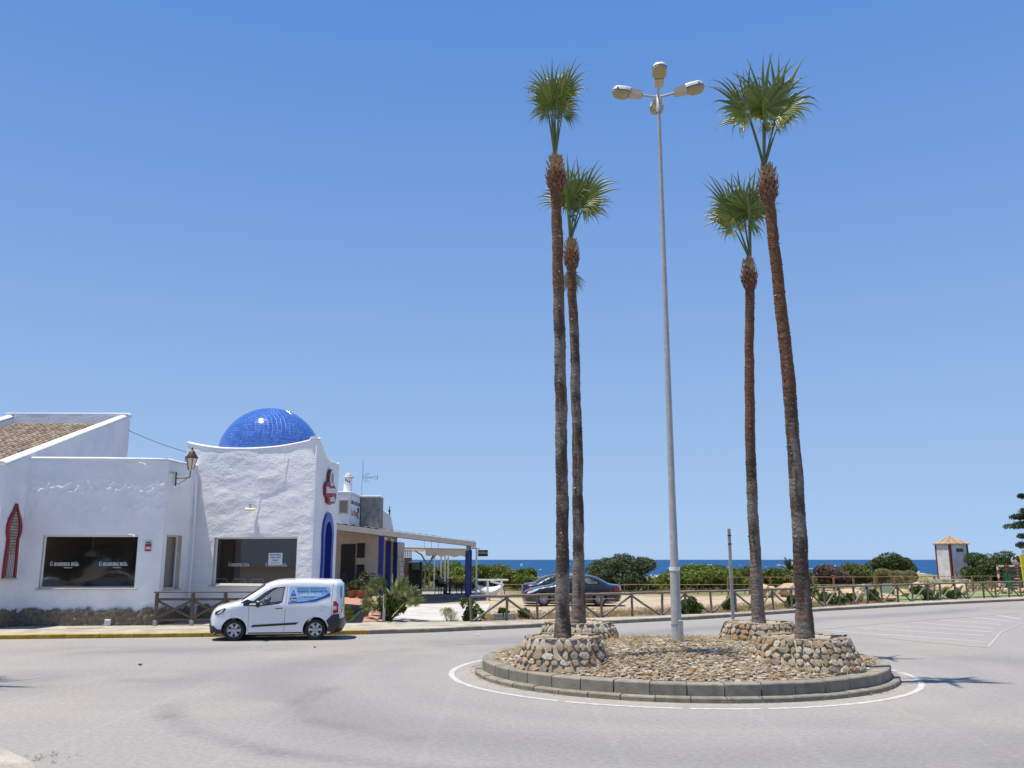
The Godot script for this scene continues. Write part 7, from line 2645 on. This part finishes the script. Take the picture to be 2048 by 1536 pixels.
func tower() -> void:
	var o := thing("utility_tower", "small square white tower with dark red corners and a tiled pyramid roof", "tower", V(41.85, 86.0, 0.2), 0.23)
	var s := 2.0
	var h := 3.55
	box_at(o, "wall", Vector3(0, h / 2, 0), Vector3(s, h, s), surf(grain(256, Color(0.5, 0.5, 0.51), Color(0.74, 0.73, 0.71), 0.012, 0.06, 95, 0.6, 0.03, Color(0.3, 0.3, 0.3)), 2.2, 0.9), 0.01)
	for x in [-1, 1]:
		for z in [-1, 1]:
			box_at(o, "corner_pilaster", Vector3(x * (s / 2 - 0.08), h / 2, z * (s / 2 - 0.08)), Vector3(0.2, h - 0.01, 0.2), mat(0.14, 0.035, 0.03, 0.8), 0.01)
	var vent := box_at(o, "vent", Vector3(0.1, h - 0.55, s / 2 + 0.01), Vector3(0.75, 0.3, 0.04), M.black, 0.005)
	for k in 4:
		box_at(vent, "louvre", Vector3(-0.25 + 0.17 * k, 0.0, 0.02), Vector3(0.04, 0.24, 0.03), M.concrete, 0.004)
	# flaked graffiti: a flower and leaves
	var pz := s / 2 + 0.004
	for q in [[0.25, 1.25, 0.17, 0.2, 0.13, 0.05], [0.18, 1.12, 0.1, 0.12, 0.11, 0.04], [-0.5, 0.75, 0.05, 0.17, 0.11, 0.06], [-0.35, 0.95, 0.05, 0.16, 0.1, 0.05], [-0.62, 1.0, 0.05, 0.16, 0.1, 0.04], [-0.45, 0.55, 0.05, 0.15, 0.1, 0.05]]:
		var st := begin()
		var p := PackedVector2Array()
		for k in 11:
			var r: float = q[4 if k % 2 else 5] * 1.2
			p.append(Vector2(q[0] + cos(TAU * k / 11) * r, q[1] + sin(TAU * k / 11) * r))
		prism(st, p, pz, pz + 0.003)
		build(st, "graffiti", mat(q[2] * 0.7, q[3] * 0.8, 0.09, 0.9), o)
	box_at(o, "graffiti_stem", Vector3(0.24, 0.7, pz + 0.002), Vector3(0.03, 0.8, 0.003), mat(0.08, 0.14, 0.1, 0.9), 0.0005)
	var roof := Node3D.new()
	roof.name = "roof"
	o.add_child(roof, true)
	roof.position = Vector3(0, h, 0)
	var e := s / 2 + 0.14
	var top := 0.78
	var st := begin()
	st.set_smooth_group(-1)
	var c := [Vector3(-e, 0, e), Vector3(e, 0, e), Vector3(e, 0, -e), Vector3(-e, 0, -e)]
	for k in 4:
		tri(st, c[k], Vector3(0, top, 0), c[(k + 1) % 4])
	quad(st, c[0], c[1], c[2], c[3])
	build(st, "roof_deck", mat(0.3, 0.15, 0.08, 0.9), roof)
	for k in 4:
		var a: Vector3 = c[k]; var b: Vector3 = c[(k + 1) % 4]
		for i in 9:
			var f := (i + 0.5) / 9.0
			var foot := a.lerp(b, f)
			var reach: float = 1.0 - abs(f - 0.5) * 2.0
			var mid := (a + b) * 0.5
			var head: Vector3 = foot + (Vector3(0, top, 0) - mid) * reach
			var t := begin()
			tube(t, [foot + Vector3(0, 0.03, 0), head + Vector3(0, 0.03, 0)], [0.075, 0.06], 6)
			build(t, "tile_row", [M.orange_tile, mat(0.48, 0.34, 0.2, 0.85), mat(0.5, 0.4, 0.27, 0.85)][i % 3], roof)
	st = begin()
	lathe(st, [Vector2(0.1, top - 0.08), Vector2(0.07, top + 0.06), Vector2(0.0, top + 0.1)], 8)
	build(st, "finial", M.concrete, roof)

func goal() -> void:
	var o := thing("goal_frame", "red and white banded football goal frame on the lawn", "goal", V(31.6, 59.0, 0.12))
	var red := mat(0.5, 0.03, 0.03, 0.5)
	for k in 7:
		var y := 0.26 * k
		box_at(o, "post_band", Vector3(0.03 - 0.02 * y, y + 0.13, 0), Vector3(0.09, 0.26, 0.09), M.white if k % 2 == 0 else red, 0.008)
	for k in 8:
		box_at(o, "bar_band", Vector3(0.045 + 0.35 * k + 0.175, 1.8, 0), Vector3(0.35, 0.09, 0.09), red if k % 2 == 1 else M.white, 0.008)
	box_at(o, "corner", Vector3(0.0, 1.82, 0), Vector3(0.1, 0.1, 0.1), red, 0.008)

# ---------------------------------------------------------------- small things
func make_small_things() -> void:
	# wall lantern
	var o := thing("wall_lantern", "old iron lantern with frosted panes on a scrolled wall bracket", "lantern", V(-12.2, 32.2, 5.22), 0.0)
	var st := begin()
	tube(st, [Vector3(0.02, 0.0, 0.0), Vector3(0.45, 0.02, 0.0), Vector3(0.53, 0.05, 0.0), Vector3(0.55, 0.28, 0.0)], [0.02, 0.02, 0.022, 0.018], 6)
	build(st, "arm", M.rust_metal, o)
	box_at(o, "wall_plate", Vector3(0.03, -0.02, 0.0), Vector3(0.04, 0.5, 0.05), M.rust_metal, 0.006)
	st = begin()
	tube(st, [Vector3(0.04, -0.18, 0.0), Vector3(0.14, -0.2, 0.0), Vector3(0.3, -0.1, 0.0), Vector3(0.44, 0.0, 0.0)], [0.01, 0.01, 0.01, 0.01], 5)
	build(st, "scroll", M.rust_metal, o)
	var head := Node3D.new()
	head.name = "lamp_head"
	o.add_child(head, true)
	head.position = Vector3(0.55, 0.27, 0.0)
	st = begin()
	lathe(st, [Vector2(0.04, 0.0), Vector2(0.1, 0.03), Vector2(0.2, 0.46)], 6)
	build(st, "panes", M.lantern_glass, head)
	for k in 6:
		var a := TAU * k / 6
		st = begin()
		tube(st, [Vector3(cos(a) * 0.1, 0.03, sin(a) * 0.1), Vector3(cos(a) * 0.205, 0.47, sin(a) * 0.205)], [0.011, 0.011], 5)
		build(st, "glazing_bar", M.rust_metal, head)
	st = begin()
	lathe(st, [Vector2(0.23, 0.45), Vector2(0.24, 0.48), Vector2(0.13, 0.64), Vector2(0.12, 0.7), Vector2(0.06, 0.74), Vector2(0.03, 0.8), Vector2(0.04, 0.83), Vector2(0.0, 0.88)], 6)
	build(st, "lamp_roof", M.rust_metal, head)
	# cable from the gable to the domed block
	var w := thing("overhead_cable", "thin dark cable strung from the gable to the domed block", "cable", V(-14.5, 38.0, 7.0))
	var pts: Array = []; var rad: Array = []
	for i in 9:
		var t := i / 8.0
		pts.append(V(lerp(-17.0, -12.5, t), lerp(39.0, 36.5, t), lerp(7.95, 6.45, t) - 0.1 * sin(t * PI)) - w.position); rad.append(0.012)
	st = begin()
	tube(st, pts, rad, 4)
	build(st, "wire", M.dark_metal, w)
	var ac := thing("roof_unit", "small grey metal unit on the flat roof behind the lantern", "air unit", V(-12.75, 35.4, 5.4))
	box_at(ac, "case", Vector3(0, 0.5, 0), Vector3(0.5, 1.0, 0.5), M.steel, 0.02)
	# tables and chairs seen through the domed block's window
	for k in 3:
		var c := thing("tubular_chair", "white tubular chair inside, close behind the notice window", "chair", V(-11.0 + 0.75 * k, 34.35 - 0.2 * k, 0.4), 0.3, "chairs behind the glass")
		st = begin()
		tube(st, [Vector3(-0.22, 0, 0.1), Vector3(-0.22, 1.15, 0.12), Vector3(-0.18, 1.22, 0.12), Vector3(0.18, 1.22, 0.12), Vector3(0.22, 1.15, 0.12), Vector3(0.22, 0, 0.1)], [0.018, 0.018, 0.018, 0.018, 0.018, 0.018], 6)
		build(st, "back_frame", M.white, c)
		box_at(c, "seat", Vector3(0, 0.48, -0.15), Vector3(0.44, 0.04, 0.42), M.white, 0.01)
		for x in [-0.2, 0.2]:
			box_at(c, "leg", Vector3(x, 0.23, -0.34), Vector3(0.03, 0.46, 0.03), M.white, 0.006)
	# concrete blocks at the fence's end
	for b in [[-0.55, 34.3, "loose grey concrete block by the fence's end post", 0.3], [-0.1, 34.55, "loose grey hollow block beside the first brace", -0.2]]:
		var q := thing("concrete_block", b[2], "block", V(b[0], b[1], 0.1), b[3], "loose blocks at the fence")
		box_at(q, "block", Vector3(0, 0.12, 0), Vector3(0.38, 0.26, 0.2), M.concrete, 0.015)
		for x in [-0.09, 0.09]:
			box_at(q, "hollow", Vector3(x, 0.2, 0), Vector3(0.12, 0.104, 0.12), M.black, 0.004)
	# manhole on the pavement and a floor vent
	var mh := thing("inspection_cover", "square concrete inspection cover let into the pavement by the restaurant", "manhole cover", V(-14.2, 30.55, 0.115))
	box_at(mh, "frame", Vector3(0, 0.004, 0), Vector3(1.0, 0.012, 0.62), M.concrete, 0.003)
	box_at(mh, "lid", Vector3(0, 0.008, 0), Vector3(0.88, 0.014, 0.5), M.sidewalk, 0.003)
	var av := thing("air_vent", "small white louvred vent at the foot of the restaurant wall", "vent", V(-13.85, 31.42, 0.115))
	box_at(av, "frame", Vector3(0, 0.11, 0), Vector3(0.2, 0.2, 0.06), M.white, 0.008)
	for k in 3:
		box_at(av, "louvre", Vector3(0, 0.06 + 0.05 * k, 0.035), Vector3(0.15, 0.02, 0.02), mat(0.4, 0.4, 0.4, 0.6), 0.003)
	# litter on the asphalt
	for l in [[-5.35, 25.0, "small dark scrap of litter on the road by the van", 0.16], [-8.4, 20.9, "flattened dark litter on the open asphalt", 0.22], [-1.1, 28.9, "pale crumpled litter in the gutter by the plain kerb", 0.25]]:
		var q := thing("litter", l[2], "litter", V(l[0], l[1], 0.002), rng.randf() * 3.0, "litter on the road")
		var n := node(unit_stones[4], "scrap", M.black if l[3] < 0.24 else M.cream, q)
		n.transform = Transform3D(Basis(Vector3(l[3], 0, 0), Vector3(0, 0, -l[3] * 0.4), Vector3(0, 0.02, 0)), Vector3(0, 0.004, 0))
	# grass tufts at the near edge
	var tu: Array = []; var tc: Array = []
	for k in 16:
		tu.append(Transform3D(Basis(Vector3.UP, rng.randf() * TAU) * Basis.from_scale(Vector3.ONE * rng.randf_range(0.03, 0.09)), V(-5.85 + rng.randf_range(-0.45, 0.6), 11.25 + rng.randf_range(-0.25, 0.3), 0.0)))
		tc.append(Color(0.35, 0.28, 0.12).lerp(Color(0.14, 0.17, 0.06), rng.randf()))
	var g := multi(tuft_mesh(2), tu, tc, "roadside_grass", M.straw, self)
	g.set_meta("kind", "stuff"); tag(g, "sparse dry grass tufts at the asphalt's near edge", "grass")
	tu = []; tc = []
	for k in 160:
		var a := rng.randf() * TAU
		var r: float = ISLAND_R + 0.02 + abs(rng.randfn()) * 0.05
		tu.append(Transform3D(Basis(Vector3.UP, rng.randf() * TAU) * Basis(Vector3.RIGHT, rng.randf_range(-1.0, 1.0)) * Basis.from_scale(Vector3.ONE * rng.randf_range(0.03, 0.09)), V(ISLAND.x + cos(a) * r, ISLAND.y + sin(a) * r, 0.0)))
		tc.append(Color(0.4, 0.3, 0.15).lerp(Color(0.2, 0.2, 0.08), rng.randf()))
	g = multi(tuft_mesh(2), tu, tc, "kerb_grass", M.straw, self)
	g.set_meta("kind", "stuff"); tag(g, "dry grass and weeds in the joint below the island kerb", "grass")
